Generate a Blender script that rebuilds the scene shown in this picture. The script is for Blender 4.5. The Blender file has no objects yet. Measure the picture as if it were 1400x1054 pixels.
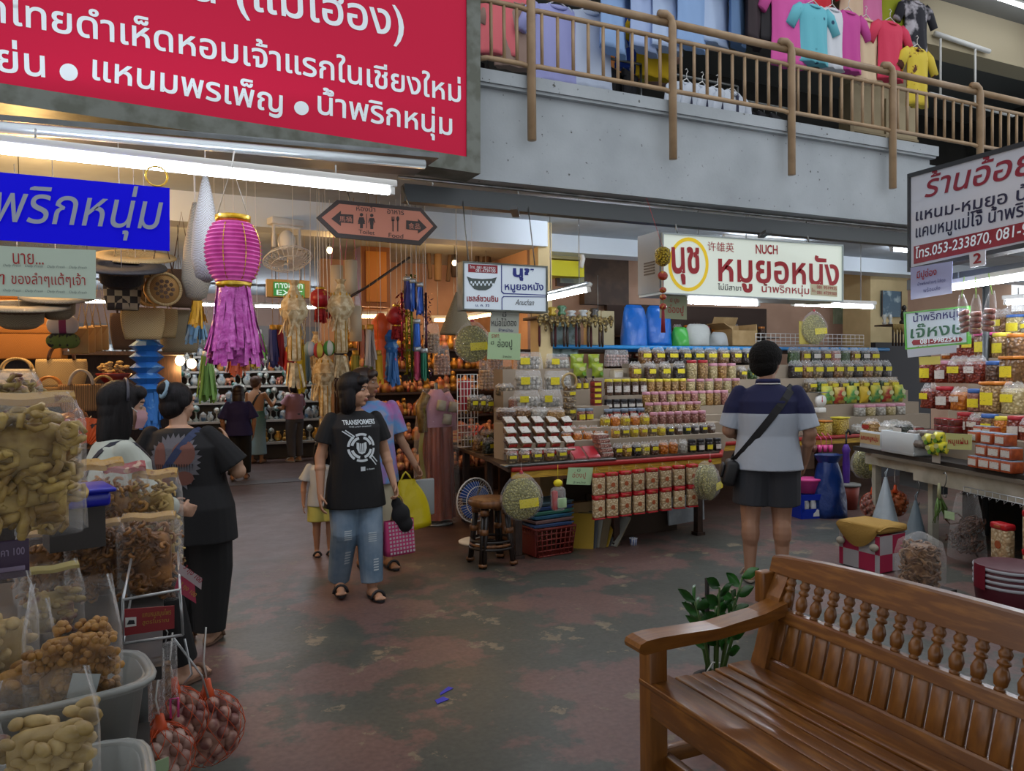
import bpy,bmesh,math,random
from mathutils import Vector as V,Matrix
from mathutils.bvhtree import BVHTree
from mathutils.geometry import tessellate_polygon
random.seed(7)
S=bpy.context.scene
COL=S.collection
PI=math.pi
# camera, world, exposure
FPX=1027.0
EYE=V((0,0,1.55))
ROT=Matrix(((0.90960335,0.01576637,-0.41517848),(-0.41537602,0.01239909,-0.90956529),(-0.00919271,0.99979882,0.01782723)))
cd=bpy.data.cameras.new('camera')
cd.sensor_width=36; cd.lens=36*FPX/1400; cd.clip_start=0.05; cd.clip_end=200
co=bpy.data.objects.new('camera',cd); COL.objects.link(co)
co.matrix_world=Matrix.Translation(EYE)@ROT.to_4x4(); S.camera=co
w=bpy.data.worlds.new('hall_daylight'); S.world=w; w.use_nodes=True
bg=w.node_tree.nodes['Background']; bg.inputs[0].default_value=(0.93,0.96,1.0,1); bg.inputs[1].default_value=1.18
S.view_settings.view_transform='Standard'; S.view_settings.look='None'; S.view_settings.gamma=1
S.view_settings.exposure=0.0; S.view_settings.use_curve_mapping=False
S.cycles.use_denoising=True; S.cycles.max_bounces=7; S.cycles.diffuse_bounces=3; S.cycles.glossy_bounces=3
S.cycles.transparent_max_bounces=24; S.cycles.transmission_bounces=4; S.cycles.caustics_reflective=False; S.cycles.caustics_refractive=False
S.cycles.sample_clamp_indirect=4
def area_light(name,loc,size,size_y,power,rot=(0,0,0),color=(1,1,1)):
 l=bpy.data.lights.new(name,'AREA'); l.shape='RECTANGLE'; l.size=size; l.size_y=size_y; l.energy=power; l.color=color
 o=bpy.data.objects.new(name,l); COL.objects.link(o); o.location=loc; o.rotation_euler=rot
 return o
def point_light(name,loc,power,color,r=.05):
 l=bpy.data.lights.new(name,'POINT'); l.energy=power; l.color=color; l.shadow_soft_size=r
 o=bpy.data.objects.new(name,l); COL.objects.link(o); o.location=loc; return o
 # pixel -> place on a real plane
def ray(x,y):return ROT@V((x-700,-(y-527),-FPX))
def AZ(x,y,z=0.0):
 d=ray(x,y); return EYE+d*((z-EYE.z)/d.z)
def AY(x,y,Y):
 d=ray(x,y); return EYE+d*(Y/d.y)
def AX(x,y,X):
 d=ray(x,y); return EYE+d*(X/d.x)
def AD(x,y,D):
 return EYE+ray(x,y)*(D/FPX)
 # materials
MATS={}
def srgb(c):
 if isinstance(c,str):c=[int(c[i:i+2],16)/255 for i in(0,2,4)]
 return tuple(x/12.92 if x<=.04045 else((x+.055)/1.055)**2.4 for x in c[:3])+(1,)
def M(name,col,rough=.6,metal=0,col2=None,scale=20,tex='noise',bump=0,bscale=None,coat=0,emit=0,rnd=0,alpha=1,detail=4,lo=.4,hi=.6,stretch=None,col3=None,spec=.5,trans=0):
 if name in MATS:return MATS[name]
 m=bpy.data.materials.new(name); m.use_nodes=True; MATS[name]=m
 nt=m.node_tree; N=nt.nodes; L=nt.links; b=N['Principled BSDF']
 b.inputs['Roughness'].default_value=rough; b.inputs['Metallic'].default_value=metal
 b.inputs['Specular IOR Level'].default_value=spec
 if coat:b.inputs['Coat Weight'].default_value=coat; b.inputs['Coat Roughness'].default_value=.15
 if trans:b.inputs['Transmission Weight'].default_value=trans
 b.inputs['Base Color'].default_value=srgb(col); out=None
 def texnode(sc,kind):
  tc=N.new('ShaderNodeTexCoord'); v=tc.outputs['Object']
  if stretch:
   mp=N.new('ShaderNodeMapping'); mp.inputs['Scale'].default_value=stretch; L.new(v,mp.inputs[0]); v=mp.outputs[0]
  if kind=='noise':
   t=N.new('ShaderNodeTexNoise'); t.inputs['Scale'].default_value=sc; t.inputs['Detail'].default_value=detail; L.new(v,t.inputs['Vector']); return t.outputs['Fac']
  if kind in('voronoi','cells'):
   t=N.new('ShaderNodeTexVoronoi'); t.inputs['Scale'].default_value=sc; L.new(v,t.inputs['Vector'])
   return t.outputs['Distance']if kind=='voronoi' else t.outputs['Color']
  if kind=='wave':
   t=N.new('ShaderNodeTexWave'); t.inputs['Scale'].default_value=sc; t.inputs['Distortion'].default_value=1.5; t.inputs['Detail'].default_value=2; L.new(v,t.inputs['Vector']); return t.outputs['Fac']
  if kind=='checker':
   t=N.new('ShaderNodeTexChecker'); t.inputs['Scale'].default_value=sc; L.new(v,t.inputs['Vector']); return t.outputs['Fac']
 if col2 is not None:
  f=texnode(scale,tex); r=N.new('ShaderNodeValToRGB'); L.new(f,r.inputs[0])
  r.color_ramp.elements[0].position=lo; r.color_ramp.elements[0].color=srgb(col)
  r.color_ramp.elements[1].position=hi; r.color_ramp.elements[1].color=srgb(col2)
  if col3 is not None:
   e=r.color_ramp.elements.new((lo+hi)/2); e.color=srgb(col3)
  out=r.outputs[0]
 if rnd:
  oi=N.new('ShaderNodeObjectInfo'); hs=N.new('ShaderNodeHueSaturation'); mr=N.new('ShaderNodeMapRange')
  L.new(oi.outputs['Random'],mr.inputs[0]); mr.inputs[3].default_value=1-rnd; mr.inputs[4].default_value=1+rnd*.6
  L.new(mr.outputs[0],hs.inputs['Value']); hs.inputs['Color'].default_value=srgb(col)
  if out:L.new(out,hs.inputs['Color'])
  out=hs.outputs[0]
 if out:L.new(out,b.inputs['Base Color'])
 if emit:
  b.inputs['Emission Color'].default_value=srgb(col); b.inputs['Emission Strength'].default_value=emit
  if out:L.new(out,b.inputs['Emission Color'])
 if bump:
  bp=N.new('ShaderNodeBump'); bp.inputs['Strength'].default_value=bump; bp.inputs['Distance'].default_value=.02
  L.new(texnode(bscale or scale,tex if tex!='cells' else 'voronoi'),bp.inputs['Height']); L.new(bp.outputs[0],b.inputs['Normal'])
 if alpha<1:b.inputs['Alpha'].default_value=alpha
 return m
def film(name,tint='ffffff',k=.10,edge=.5,bscale=25,bump=.8,rough=.12):
 """clear plastic film: mostly see-through, glossy, wrinkled"""
 if name in MATS:return MATS[name]
 m=bpy.data.materials.new(name); m.use_nodes=True; MATS[name]=m
 nt=m.node_tree; N=nt.nodes; L=nt.links; N.remove(N['Principled BSDF'])
 tr=N.new('ShaderNodeBsdfTransparent'); tr.inputs[0].default_value=srgb(tint)
 gl=N.new('ShaderNodeBsdfPrincipled'); gl.inputs['Base Color'].default_value=srgb(tint); gl.inputs['Roughness'].default_value=rough; gl.inputs['Specular IOR Level'].default_value=.9
 mx=N.new('ShaderNodeMixShader'); lw=N.new('ShaderNodeLayerWeight'); lw.inputs[0].default_value=.35
 mr=N.new('ShaderNodeMapRange'); mr.inputs[3].default_value=k; mr.inputs[4].default_value=edge
 tc=N.new('ShaderNodeTexCoord'); nz=N.new('ShaderNodeTexNoise'); nz.inputs['Scale'].default_value=bscale; nz.inputs['Detail'].default_value=3; nz.inputs['Distortion'].default_value=1.2
 bp=N.new('ShaderNodeBump'); bp.inputs['Strength'].default_value=bump; bp.inputs['Distance'].default_value=.03
 L.new(tc.outputs['Object'],nz.inputs['Vector']); L.new(nz.outputs['Fac'],bp.inputs['Height']); L.new(bp.outputs[0],gl.inputs['Normal']); L.new(bp.outputs[0],lw.inputs['Normal'])
 L.new(lw.outputs['Facing'],mr.inputs[0]); L.new(mr.outputs[0],mx.inputs[0]); L.new(tr.outputs[0],mx.inputs[1]); L.new(gl.outputs[0],mx.inputs[2])
 L.new(mx.outputs[0],N['Material Output'].inputs[0]); return m
def lamp_mat(name,col,strength):
 if name in MATS:return MATS[name]
 m=bpy.data.materials.new(name); m.use_nodes=True; MATS[name]=m
 N=m.node_tree.nodes; N.remove(N['Principled BSDF']); e=N.new('ShaderNodeEmission')
 e.inputs[0].default_value=srgb(col); e.inputs[1].default_value=strength; m.node_tree.links.new(e.outputs[0],N['Material Output'].inputs[0]); return m
 # mesh builder
class MB:
 def __init__(s):s.v=[]; s.f=[]; s.m=[]; s.sm=[]; s.segs=None
 def cut(s,name):
  if s.segs is not None and s.v:
   q=MB(); q.v,q.f,q.m,q.sm=s.v,s.f,s.m,s.sm; s.segs.append((name,q)); s.v,s.f,s.m,s.sm=[],[],[],[]
 def add(s,vs,fs,mi=0,smooth=False):
  o=len(s.v); s.v.extend(tuple(p)for p in vs)
  for f in fs:s.f.append(tuple(i+o for i in f)); s.m.append(mi); s.sm.append(smooth)
  return s
 def box(s,c,d,rz=0,mi=0,rot=None):
  R=rot if rot is not None else Matrix.Rotation(rz,3,'Z'); c=V(c)
  vs=[c+R@V((x*d[0]/2,y*d[1]/2,z*d[2]/2))for z in(-1,1)for y in(-1,1)for x in(-1,1)]
  return s.add(vs,[(0,2,3,1),(4,5,7,6),(0,1,5,4),(2,6,7,3),(0,4,6,2),(1,3,7,5)],mi)
 def span(s,a, b,mi=0):
  a,b=V(a),V(b); return s.box((a+b)/2,[abs(x)for x in(b-a)],0,mi)
 def rbox(s,c,d,r=.01,seg=2,mi=0,rot=None,smooth=True):
  bm=bmesh.new(); bmesh.ops.create_cube(bm,size=1); bmesh.ops.scale(bm,vec=d,verts=bm.verts)
  bmesh.ops.bevel(bm,geom=bm.edges[:],offset=min(r,min(d)*.49), segments=seg,affect='EDGES',profile=.5)
  R=rot or Matrix.Identity(3); bm.verts.index_update()
  s.add([V(c)+R@v.co for v in bm.verts],[[v.index for v in f.verts]for f in bm.faces],mi,smooth); bm.free(); return s
 def frame(s,d):
  d=V(d).normalized(); a=V((0,0, 1))if abs(d.z)<.9 else V((1,0,0)); x=d.cross(a).normalized(); return x, d.cross(x)
 def tube(s,pts,r,n=8,mi=0,caps=True,smooth=True,closed=False):
  pts=[V(p)for p in pts]; k=len(pts); rs=r if isinstance(r,(list,tuple))else[r]*k; vs=[]; fs=[]; px=None
  for i,p in enumerate(pts):
   if closed:d=pts[(i+1)%k]-pts[i-1]
   else:d=pts[min(i+1,k-1)]-pts[max(i-1,0)]
   if d.length<1e-9:d=V((0,0,1))
   d.normalize()
   if px is None:x,y=s.frame(d)
   else:
    x=px-d*px.dot(d)
    if x.length<1e-6:x,_=s.frame(d)
    x.normalize(); y=d.cross(x)
   px=x
   vs+=[p+(x*math.cos(2*PI*j/n)+y*math.sin(2*PI*j/n))*rs[i]for j in range(n)]
  for i in range(k if closed else k-1):
   i2=(i+1)%k
   for j in range(n):
    j2=(j+1)%n; fs.append((i*n+j,i*n+j2,i2*n+j2,i2*n+j))
  if caps and not closed:fs+=[tuple(range(n-1,-1,-1)),tuple((k-1)*n+j for j in range(n))]
  return s.add(vs, fs,mi,smooth)
 def cyl(s,a,b,r,r2=None,n=12,mi=0,smooth=True):return s.tube([a,b],[r,r if r2 is None else r2],n,mi,True,smooth)
 def lathe(s,prof,n=16,o=(0,0,0),mi=0,smooth=True,sx=1,sy=1,caps=True,wob=0):
  o=V(o); vs=[]; fs=[]
  for(r,z)in prof:vs+=[o+V((r*sx*math.cos(2*PI*j/n)*(1+wob*math.sin(j*7.3)),r*sy*math.sin(2*PI*j/n)*(1+wob*math.sin(j*5.1)),z))for j in range(n)]
  for i in range(len(prof)-1):
   for j in range(n):j2=(j+1)%n; fs.append((i*n+j,i*n+j2,(i+1)*n+j2,(i+1)*n+j))
  if caps:fs+=[tuple(range(n-1,-1,-1)),tuple((len(prof)-1)*n+j for j in range(n))]
  return s.add(vs,fs,mi,smooth)
 def ell(s,c,r,n=12,m=8,mi=0,rot=None):
  c=V(c); r=(r, r,r)if not isinstance(r,(tuple,list))else r; R=rot or Matrix.Identity(3); vs=[c+R@V((0,0,-r[2]))]; fs=[]
  for i in range(1,m):
   t=-PI/2+PI*i/m
   vs+=[c+R@V((r[0]*math.cos(t)*math.cos(2*PI*j/n),r[1]*math.cos(t)*math.sin(2*PI*j/n),r[2]*math.sin(t)))for j in range(n)]
  vs.append(c+R@V((0,0,r[2]))); T=len(vs)-1
  for j in range(n):
   j2=(j+1)%n; fs.append((0,1+j2,1+j)); fs.append((T,T-n+j,T-n+j2))
   for i in range(m-2):a=1+i*n; fs.append((a+j,a+j2,a+n+j2,a+n+j))
  return s.add(vs,fs,mi,True)
 def prism(s,poly,o,ux,uy,t,mi=0):
  """outline poly (2D) on plane o+ux,uy, thickness t along -(ux x uy)"""
  o,ux,uy=V(o),V(ux),V(uy); n=ux.cross(uy).normalized(); k=len(poly)
  f=[o+ux*p[0]+uy*p[1]for p in poly]; b=[p-n*t for p in f]
  tri=tessellate_polygon([[V((p[0],p[1],0))for p in poly]])
  fs=[tuple(x)for x in tri]+[tuple(i+k for i in x[::-1])for x in tri]+[(i,i+k,(i+1)%k+k,(i+1)%k)for i in range(k)]
  return s.add(f+b,fs,mi)
 def grid(s,fn,nu,nv,mi=0,smooth=True,cu=False):
  vs=[fn(i/(nu if cu else nu-1),j/(nv-1))for j in range(nv)for i in range(nu)]; fs=[]
  for j in range(nv-1):
   for i in range(nu if cu else nu-1):i2=(i+1)%nu; fs.append((j*nu+i,j*nu+i2,(j+1)*nu+i2,(j+1)*nu+i))
  return s.add(vs,fs,mi,smooth)
 def xf(s,Mx,start=0):
  s.v[start:]=[tuple(Mx@V(p))for p in s.v[start:]]; return s
 def mesh(s,name,mats):
  me=bpy.data.meshes.new(name); me.from_pydata(s.v,[],s.f)
  for m in(mats if isinstance(mats,(list,tuple))else[mats]):me.materials.append(m)
  me.polygons.foreach_set('material_index',s.m); me.polygons.foreach_set('use_smooth', s.sm); me.update()
  bm=bmesh.new(); bm.from_mesh(me); bmesh.ops.recalc_face_normals(bm,faces=bm.faces); bm.to_mesh(me); bm.free()
  return me
 def build(s,name,mats,parent=None):return link(name,s.mesh(name,mats),parent)
def link(name,me,parent=None):
 o=bpy.data.objects.new(name,me); COL.objects.link(o)
 if parent is not None:o.parent=parent
 return o
def tag(o,label,cat,group=None,kind=None):
 o['label']=label; o['category']=cat
 if group:o['group']=group
 if kind:o['kind']=kind
 return o
def thing(name,label,cat,loc=(0,0,0),rz=0,group=None,rot=None,scale=None):
 o=bpy.data.objects.new(name,None); COL.objects.link(o); o.empty_display_size=.05
 o.location=loc; o.rotation_euler=rot if rot is not None else(0,0,rz)
 if scale:o.scale=scale if isinstance(scale,(tuple,list))else(scale,)*3
 return tag(o,label,cat,group)
def struct(name,mb,mats):
 o=mb.build(name,mats); o['kind']='structure'; return o
def solo(name,mb,mats,label,cat,group=None,kind=None):return tag(mb.build(name, mats),label,cat,group,kind)
def wpart(name,mb,mats,root):
 """a part whose mesh was drawn in world coordinates"""
 o=mb.build(name,mats,root); o.matrix_parent_inverse=root.matrix_basis.inverted(); return o
class Kit:
 """one modelled thing, kept as part meshes, placed by copying the objects"""
 def __init__(s,name,cat,parts):s.name, s.cat,s.parts=name,cat,parts
 def place(s,label,loc,rz=0,group=None,scale=None,rot=None):
  t=thing(s.name,label,s.cat,loc,rz,group,rot,scale); made=[]
  for p in s.parts:
   o=link(p[0],p[1],made[p[2]]if len(p)>2 and p[2]is not None else t); made.append(o)
   if len(p)>3 and p[3]:o['kind']='stuff'
  return t
ORD='first second third fourth fifth sixth seventh eighth ninth tenth eleventh twelfth thirteenth fourteenth fifteenth sixteenth seventeenth eighteenth nineteenth twentieth twenty-first twenty-second twenty-third twenty-fourth twenty-fifth twenty-sixth twenty-seventh twenty-eighth twenty-ninth thirtieth thirty-first thirty-second thirty-third thirty-fourth thirty-fifth thirty-sixth thirty-seventh thirty-eighth thirty-ninth fortieth forty-first'.split()
# lettering
_T={}
def glyphs(body,bold=0):
 key=(body,bold)
 if key in _T:return _T[key]
 c=bpy.data.curves.new('lettering','FONT'); c.body=body; c.size=1; c.resolution_u=3
 o=bpy.data.objects.new('lettering',c); COL.objects.link(o)
 dg=bpy.context.evaluated_depsgraph_get(); cu=o.evaluated_get(dg).to_curve(dg); loops=[]
 for sp in cu.splines:
  P=[]
  if sp.type=='BEZIER':
   b=sp.bezier_points; k=len(b)
   for i in range(k):
    p0,p1,p2,p3=b[i].co,b[i].handle_right,b[(i+1)%k].handle_left,b[(i+1)%k].co
    st=1 if((p1-p0).cross(p3-p0).length<1e-5 and(p2-p0).cross(p3-p0).length<1e-5)else 3
    for j in range(st):
     t=j/st; q=p0*(1-t)**3+p1*(3*t*(1-t)**2)+p2*(3*t*t*(1-t))+p3*t**3; P.append((q.x,q.y))
  else:P=[(p.co.x,p.co.y)for p in sp.points]
  Q=[p for i,p in enumerate(P)if abs(p[0]-P[i-1][0])+abs(p[1]-P[i-1][1])>1e-5]
  if len(Q)>2:loops.append(Q)
 bpy.data.objects.remove(o)
 ar=lambda P:sum(P[i-1][0]*P[i][1]-P[i][0]*P[i-1][1]for i in range(len(P)))/2
 def inside(pt,P):
  r=False
  for i in range(len(P)):
   (x1,y1),(x2,y2)=P[i-1],P[i]
   if(y1>pt[1])!=(y2>pt[1])and pt[0]<(x2-x1)*(pt[1]-y1)/(y2-y1)+x1:r=not r
  return r
 A=[ar(P)for P in loops]; hol=[]; sg=[]
 for i,P in enumerate(loops):
  box=[j for j in range(len(loops))if j!=i and abs(A[j])>abs(A[i])and inside(P[0],loops[j])]
  c=max(box,key=lambda j:abs(A[j]))if box else None
  hol.append(c is not None and A[c]*A[i]<0); sg.append((1 if A[i]>0 else-1)*(-1 if hol[-1]else 1))
 if bold:
  for q,P in enumerate(loops):
   k=len(P); N=[]
   for i in range(k):
    a,b,cc=P[i-1],P[i],P[(i+1)%k]; d1=V((b[0]-a[0],b[1]-a[1])); d2=V((cc[0]-b[0],cc[1]-b[1]))
    t=(d1 .normalized()+d2 .normalized()); t=t.normalized()if t.length>1e-6 else d1 .normalized()
    N.append((b[0]+t.y*bold*sg[q],b[1]-t.x*bold*sg[q]))
   loops[q]=N
 grp=[[P]for P,h in zip(loops,hol)if not h]
 for h in[P for P,q in zip(loops,hol)if q]:
  best=[g for g in grp if inside(h[0],g[0])]
  if best:min(best,key=lambda g:abs(ar(g[0]))).append(h)
 vs,fs=[],[]
 for g in grp:
  o0=len(vs); flat=[p for P in g for p in P]; vs+=flat
  fs+=[tuple(i+o0 for i in t)for t in tessellate_polygon([[V((p[0],p[1],0))for p in P]for P in g])]
 x0=min(p[0]for p in vs); x1=max(p[0]for p in vs); y0=min(p[1]for p in vs); y1=max(p[1]for p in vs)
 _T[key]=(vs, fs,(x0,y0,x1,y1)); return _T[key]
def write(mb,body,o,ux,uy,w=None,h=None,mi=0,bold=0,shear=0,center=False,lift=.002):
 """lettering fitted to width w (and height h) with its lower-left ink corner at o on the plane (ux, uy)"""
 vs,fs,(x0,y0,x1,y1)=glyphs(body,bold); ux,uy=V(ux).normalized(),V(uy).normalized(); n=ux.cross(uy)
 sx=w/(x1-x0)if w else h/(y1-y0); sy=h/(y1-y0)if h else sx
 o=V(o)+n*lift
 if center:o=o-ux*(x1-x0)*sx/2
 mb.add([o+ux*((p[0]-x0)*sx+(p[1]-y0)*sy*shear)+uy*((p[1]-y0)*sy)for p in vs],fs,mi)
 return mb
 # common materials
white=M('white_paint','dcdcd8',.5); black=M('black_plastic','16161a',.4); paper=M('paper','d8dcd4',.7)
redm=M('red_plastic','b01820',.35); yellow=M('yellow_card','e6d21e',.6); steel=M('dull_steel','8a8d8c',.35,.8,'6c6f6e',9)
ink=M('black_ink','1c1a22',.6); inkr=M('red_ink','9a1418',.6); inkb=M('navy_ink','1a2468',.6)
wire=M('galvanised_wire','b4b8ba',.35,.7); wood_d=M('dark_stained_wood','3a2418',.5,0,'24150e',14,stretch=(8,1,1))
clear=film('clear_film'); clear2=film('soft_clear_film',k=.05,edge=.28,bump=.35,rough=.06); bigfilm=film('bag_film',k=.02,edge=.34,bscale=11,bump=.5,rough=.08)
tubelight=lamp_mat('fluorescent_glow','eef4ff',16.0); warmlight=lamp_mat('warm_lamp_glow','ffd9a0',9.0)
brass=M('gold_foil','d0a028', .3,.9,'f0d060',30)
card=M('brown_cardboard','b09468',.8,0,'a08458',6)
# lamps of the place, and a few added ones
def tube_lamp(label,a,b,warm=False,r=.016,housing=True,group=None,strength=14):
 """fluorescent fitting: white housing above a glowing tube running from a to b"""
 a,b=V(a),V(b); t=thing('tube_lamp',label,'lamp',(a+b)/2,0,group)
 d=(b-a).normalized(); side=d.cross(V((0,0,1))).normalized(); up=side.cross(d)
 m=MB(); m.cyl(a,b,r,n=10); wpart('glass_tube',m,lamp_mat('warm_tube_%g'%strength,'ffc890',strength)if warm else lamp_mat('cool_tube_%g'%strength,'eef4ff',strength),t)
 if housing:
  m=MB(); R=Matrix((d,side,up)).transposed(); m.rbox((a+b)/2+up*(r+.03),((b-a).length+.1,.05,.04),.008,rot=R); wpart('housing',m,white,t)
  for p,s in((a,-1),(b,1)):
   m=MB(); m.rbox(p+d*s*.02+up*.005,(.035,.034,.05),.006,rot=R); wpart('end_socket',m,white,t)
 zt=6.2 if a.z>3.5 else 3.12 if a.y>5.6 else a.z+.12
 for f in(.15,.85):
  q=a.lerp(b,f)+up*(r+.05); m=MB(); m.cyl(q,(q.x,q.y,max(zt,q.z+.02)),.005,n=5); wpart('hanger_rod',m,wire,t)
 return t
 # floor and building
def floor_mat():
 m=M('worn_floor_paint','705650',.5,0,'4b4e47',1.25,lo=.475,hi=.515,detail=14,bump=.12,bscale=9)
 nt=m.node_tree; N=nt.nodes; L=nt.links; b=N['Principled BSDF']
 for q in N:
  if q.type=='TEX_NOISE' and q.inputs['Scale'].default_value<2:q.inputs['Roughness'].default_value=.66
 ramp=[n for n in N if n.type=='VALTORGB'][0]
 tc=N.new('ShaderNodeTexCoord'); n2=N.new('ShaderNodeTexNoise'); n2 .inputs['Scale'].default_value=3.2; n2 .inputs['Detail'].default_value=14; n2 .inputs['Roughness'].default_value=.7
 L.new(tc.outputs['Object'],n2 .inputs['Vector']); r2=N.new('ShaderNodeValToRGB'); r2 .color_ramp.elements[0].position=.592; r2 .color_ramp.elements[1].position=.61
 r2 .color_ramp.elements[0].color=(0,0,0,1); r2 .color_ramp.elements[1].color=(1,1,1,1); L.new(n2 .outputs['Fac'],r2 .inputs[0])
 mx=N.new('ShaderNodeMix'); mx.data_type='RGBA'; L.new(r2 .outputs[0],mx.inputs['Factor']); L.new(ramp.outputs[0],mx.inputs['A']); mx.inputs['B'].default_value=srgb('80745f')
 n3=N.new('ShaderNodeTexNoise'); n3 .inputs['Scale'].default_value=38; n3 .inputs['Detail'].default_value=6; L.new(tc.outputs['Object'],n3 .inputs['Vector'])
 m3=N.new('ShaderNodeMix'); m3 .data_type='RGBA'; m3 .blend_type='MULTIPLY'; m3 .inputs['Factor'].default_value=.5; L.new(mx.outputs['Result'],m3 .inputs['A']); r3=N.new('ShaderNodeMapRange'); r3 .inputs[1].default_value=.3; r3 .inputs[2].default_value=.7; r3 .inputs[3].default_value=.35; L.new(n3 .outputs['Fac'],r3 .inputs[0]); L.new(r3 .outputs[0],m3 .inputs['B'])
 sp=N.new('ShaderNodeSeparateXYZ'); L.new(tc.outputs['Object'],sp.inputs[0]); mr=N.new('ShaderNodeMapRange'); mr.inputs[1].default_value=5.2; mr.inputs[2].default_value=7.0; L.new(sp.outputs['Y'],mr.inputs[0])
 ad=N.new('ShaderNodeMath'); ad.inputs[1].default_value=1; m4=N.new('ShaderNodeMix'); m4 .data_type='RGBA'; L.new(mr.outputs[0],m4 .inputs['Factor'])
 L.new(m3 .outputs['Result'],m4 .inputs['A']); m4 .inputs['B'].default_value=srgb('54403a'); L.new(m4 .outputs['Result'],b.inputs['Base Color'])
 rr=N.new('ShaderNodeMapRange'); rr.inputs[3].default_value=.28; rr.inputs[4].default_value=.62; L.new(n2 .outputs['Fac'],rr.inputs[0]); L.new(rr.outputs[0],b.inputs['Roughness'])
 return m
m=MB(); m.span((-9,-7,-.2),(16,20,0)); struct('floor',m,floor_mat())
m=MB(); m.span((-9,-8,3.3),(16,1.5,3.6)); struct('unseen_shade_ceiling',m,M('shade_slab_grey','8c8c88',.9))  # unseen slab overhead, added to shade the foreground
m=MB(); m.prism([(0,0),(.07,.01),(.06,.05),(.01,.04)],AZ(598,962,.003),(1,.2,0),(-.2,1,0),.002); m.prism([(0,0),(.09,.03),(.08,.06),(.01,.02)],AZ(602,950,.003),(1,.2,0),(-.2,1,0),.002); struct('trim_7',m,M('blue_floor_paint','3a38b0', .6))
m=MB(); m.span((-.9,11.1,0),(5,11.5,.006)); struct('trim_1',m,M('aisle_tile_strip','59565a',.5,0,'46434a',40,tex='checker'))
concrete=M('grey_concrete','a8afb4',.85,0,'989fa4',2.2,detail=9,lo=.35,hi=.7,bump=.06,bscale=40)
nt=concrete.node_tree
def specks(mt,col='4a4a46',sc=26,lo=.68,hi=.74):
 nt=mt.node_tree; N=nt.nodes; L=nt.links; b=N['Principled BSDF']; src=b.inputs['Base Color'].links[0].from_socket
 tc=N.new('ShaderNodeTexCoord'); n=N.new('ShaderNodeTexNoise'); n.inputs['Scale'].default_value=sc; n.inputs['Detail'].default_value=6; L.new(tc.outputs['Object'],n.inputs['Vector'])
 r=N.new('ShaderNodeMapRange'); r.inputs[1].default_value=lo; r.inputs[2].default_value=hi; L.new(n.outputs['Fac'],r.inputs[0])
 mx=N.new('ShaderNodeMix'); mx.data_type='RGBA'; L.new(r.outputs[0],mx.inputs['Factor']); L.new(src,mx.inputs['A']); mx.inputs['B'].default_value=srgb(col); L.new(mx.outputs['Result'],b.inputs['Base Color'])
specks(concrete)
m=MB(); m.span((-5,5.47,3.06),(7.42,5.75,3.80)); m.span((-5,5.40, 3.80),(7.47,5.75,3.90)); m.box((1.2,5.45,3.79),(12.5,.06,.025)); m.span((7.42, 5.47,3.06),(14,5.75,3.66)); struct('wall_front',m,concrete)
ceilm=M('pale_ceiling_paint','aab4ba',.8,0,'a0a9b0',3)
m=MB(); m.span((-5,5.75,3.12),(14,20,3.6)); m.span((-5,5.62,3.6),(14,20,3.78)); struct('ceiling',m,ceilm)
m=MB(); m.span((-5,7.0,2.86),(3.62,7.3,3.12)); m.span((3.95,7.6,2.92),(14,7.9,3.12)); struct('trim_2',m,M('white_beam_paint','d4dee6', .7))
peach=M('peach_wall_paint','c4a088',.8,0,'b6937c',2)
cream=M('cream_wall_paint','d0bb8c',.8,0,'c2ad80',2.5)
m=MB(); m.span((1.9,10.4,0),(4.2,10.55,3.12)); m.span((4.2,8.7,0),(14, 8.85,3.12)); m.span((4.2,8.85,0),(4.35,10.5,3.12)); struct('wall_back',m,peach)
m=MB(); m.span((-5,15.6,0),(6,15.8,3.12)); struct('wall_far',m,M('brown_far_wall','7a6458',.8))
m=MB(); m.span((-2.6,4.4,0),(-2.5,15.6,3.12)); struct('wall_left',m,M('tan_side_wall','a88c70',.8))
m=MB(); c=AY(742,330,7.1); m.box((c.x,7.15,1.56),(.16,.2,3.12)); struct('trim_3',m,cream)
m=MB(); a=AY(1190,300,7.9); b_=AY(1241,300,7.9); m.span((a.x,7.9,0),(b_.x,8.4,3.12)); struct('trim_4',m,cream)
m=MB(); m.span((1.66,5.58,2.865),(9.5,5.68,3.0)); o=solo('steel_beam',m,M('dark_grey_steel','4a4e50',.5,.3),'long dark grey steel beam carrying the shop signs under the concrete balcony','beam')
for k,(x,d)in enumerate(((2.64,0),(5.25,1),(7.72,2))):
 m=MB(); m.box((x-.09,5.5,2.84),(.06,.3,.03),-.5); wpart('stub_bracket',m,MATS['dark_grey_steel'],o)
for x in(1.9,2.64,4.3,5.1,7.6):
 m=MB(); m.cyl((x, 5.63,2.99),(x,5.63,3.12),.006,n=6); wpart('hanger_rod',m,wire,o)
m=MB(); m.tube([(1.6,5.55,3.035),(5,5.56,3.03),(9.5,5.55,3.04)],.013,6); solo('conduit_pipe',m,steel,'thin grey conduit pipe running along the balcony underside','pipe')
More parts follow.
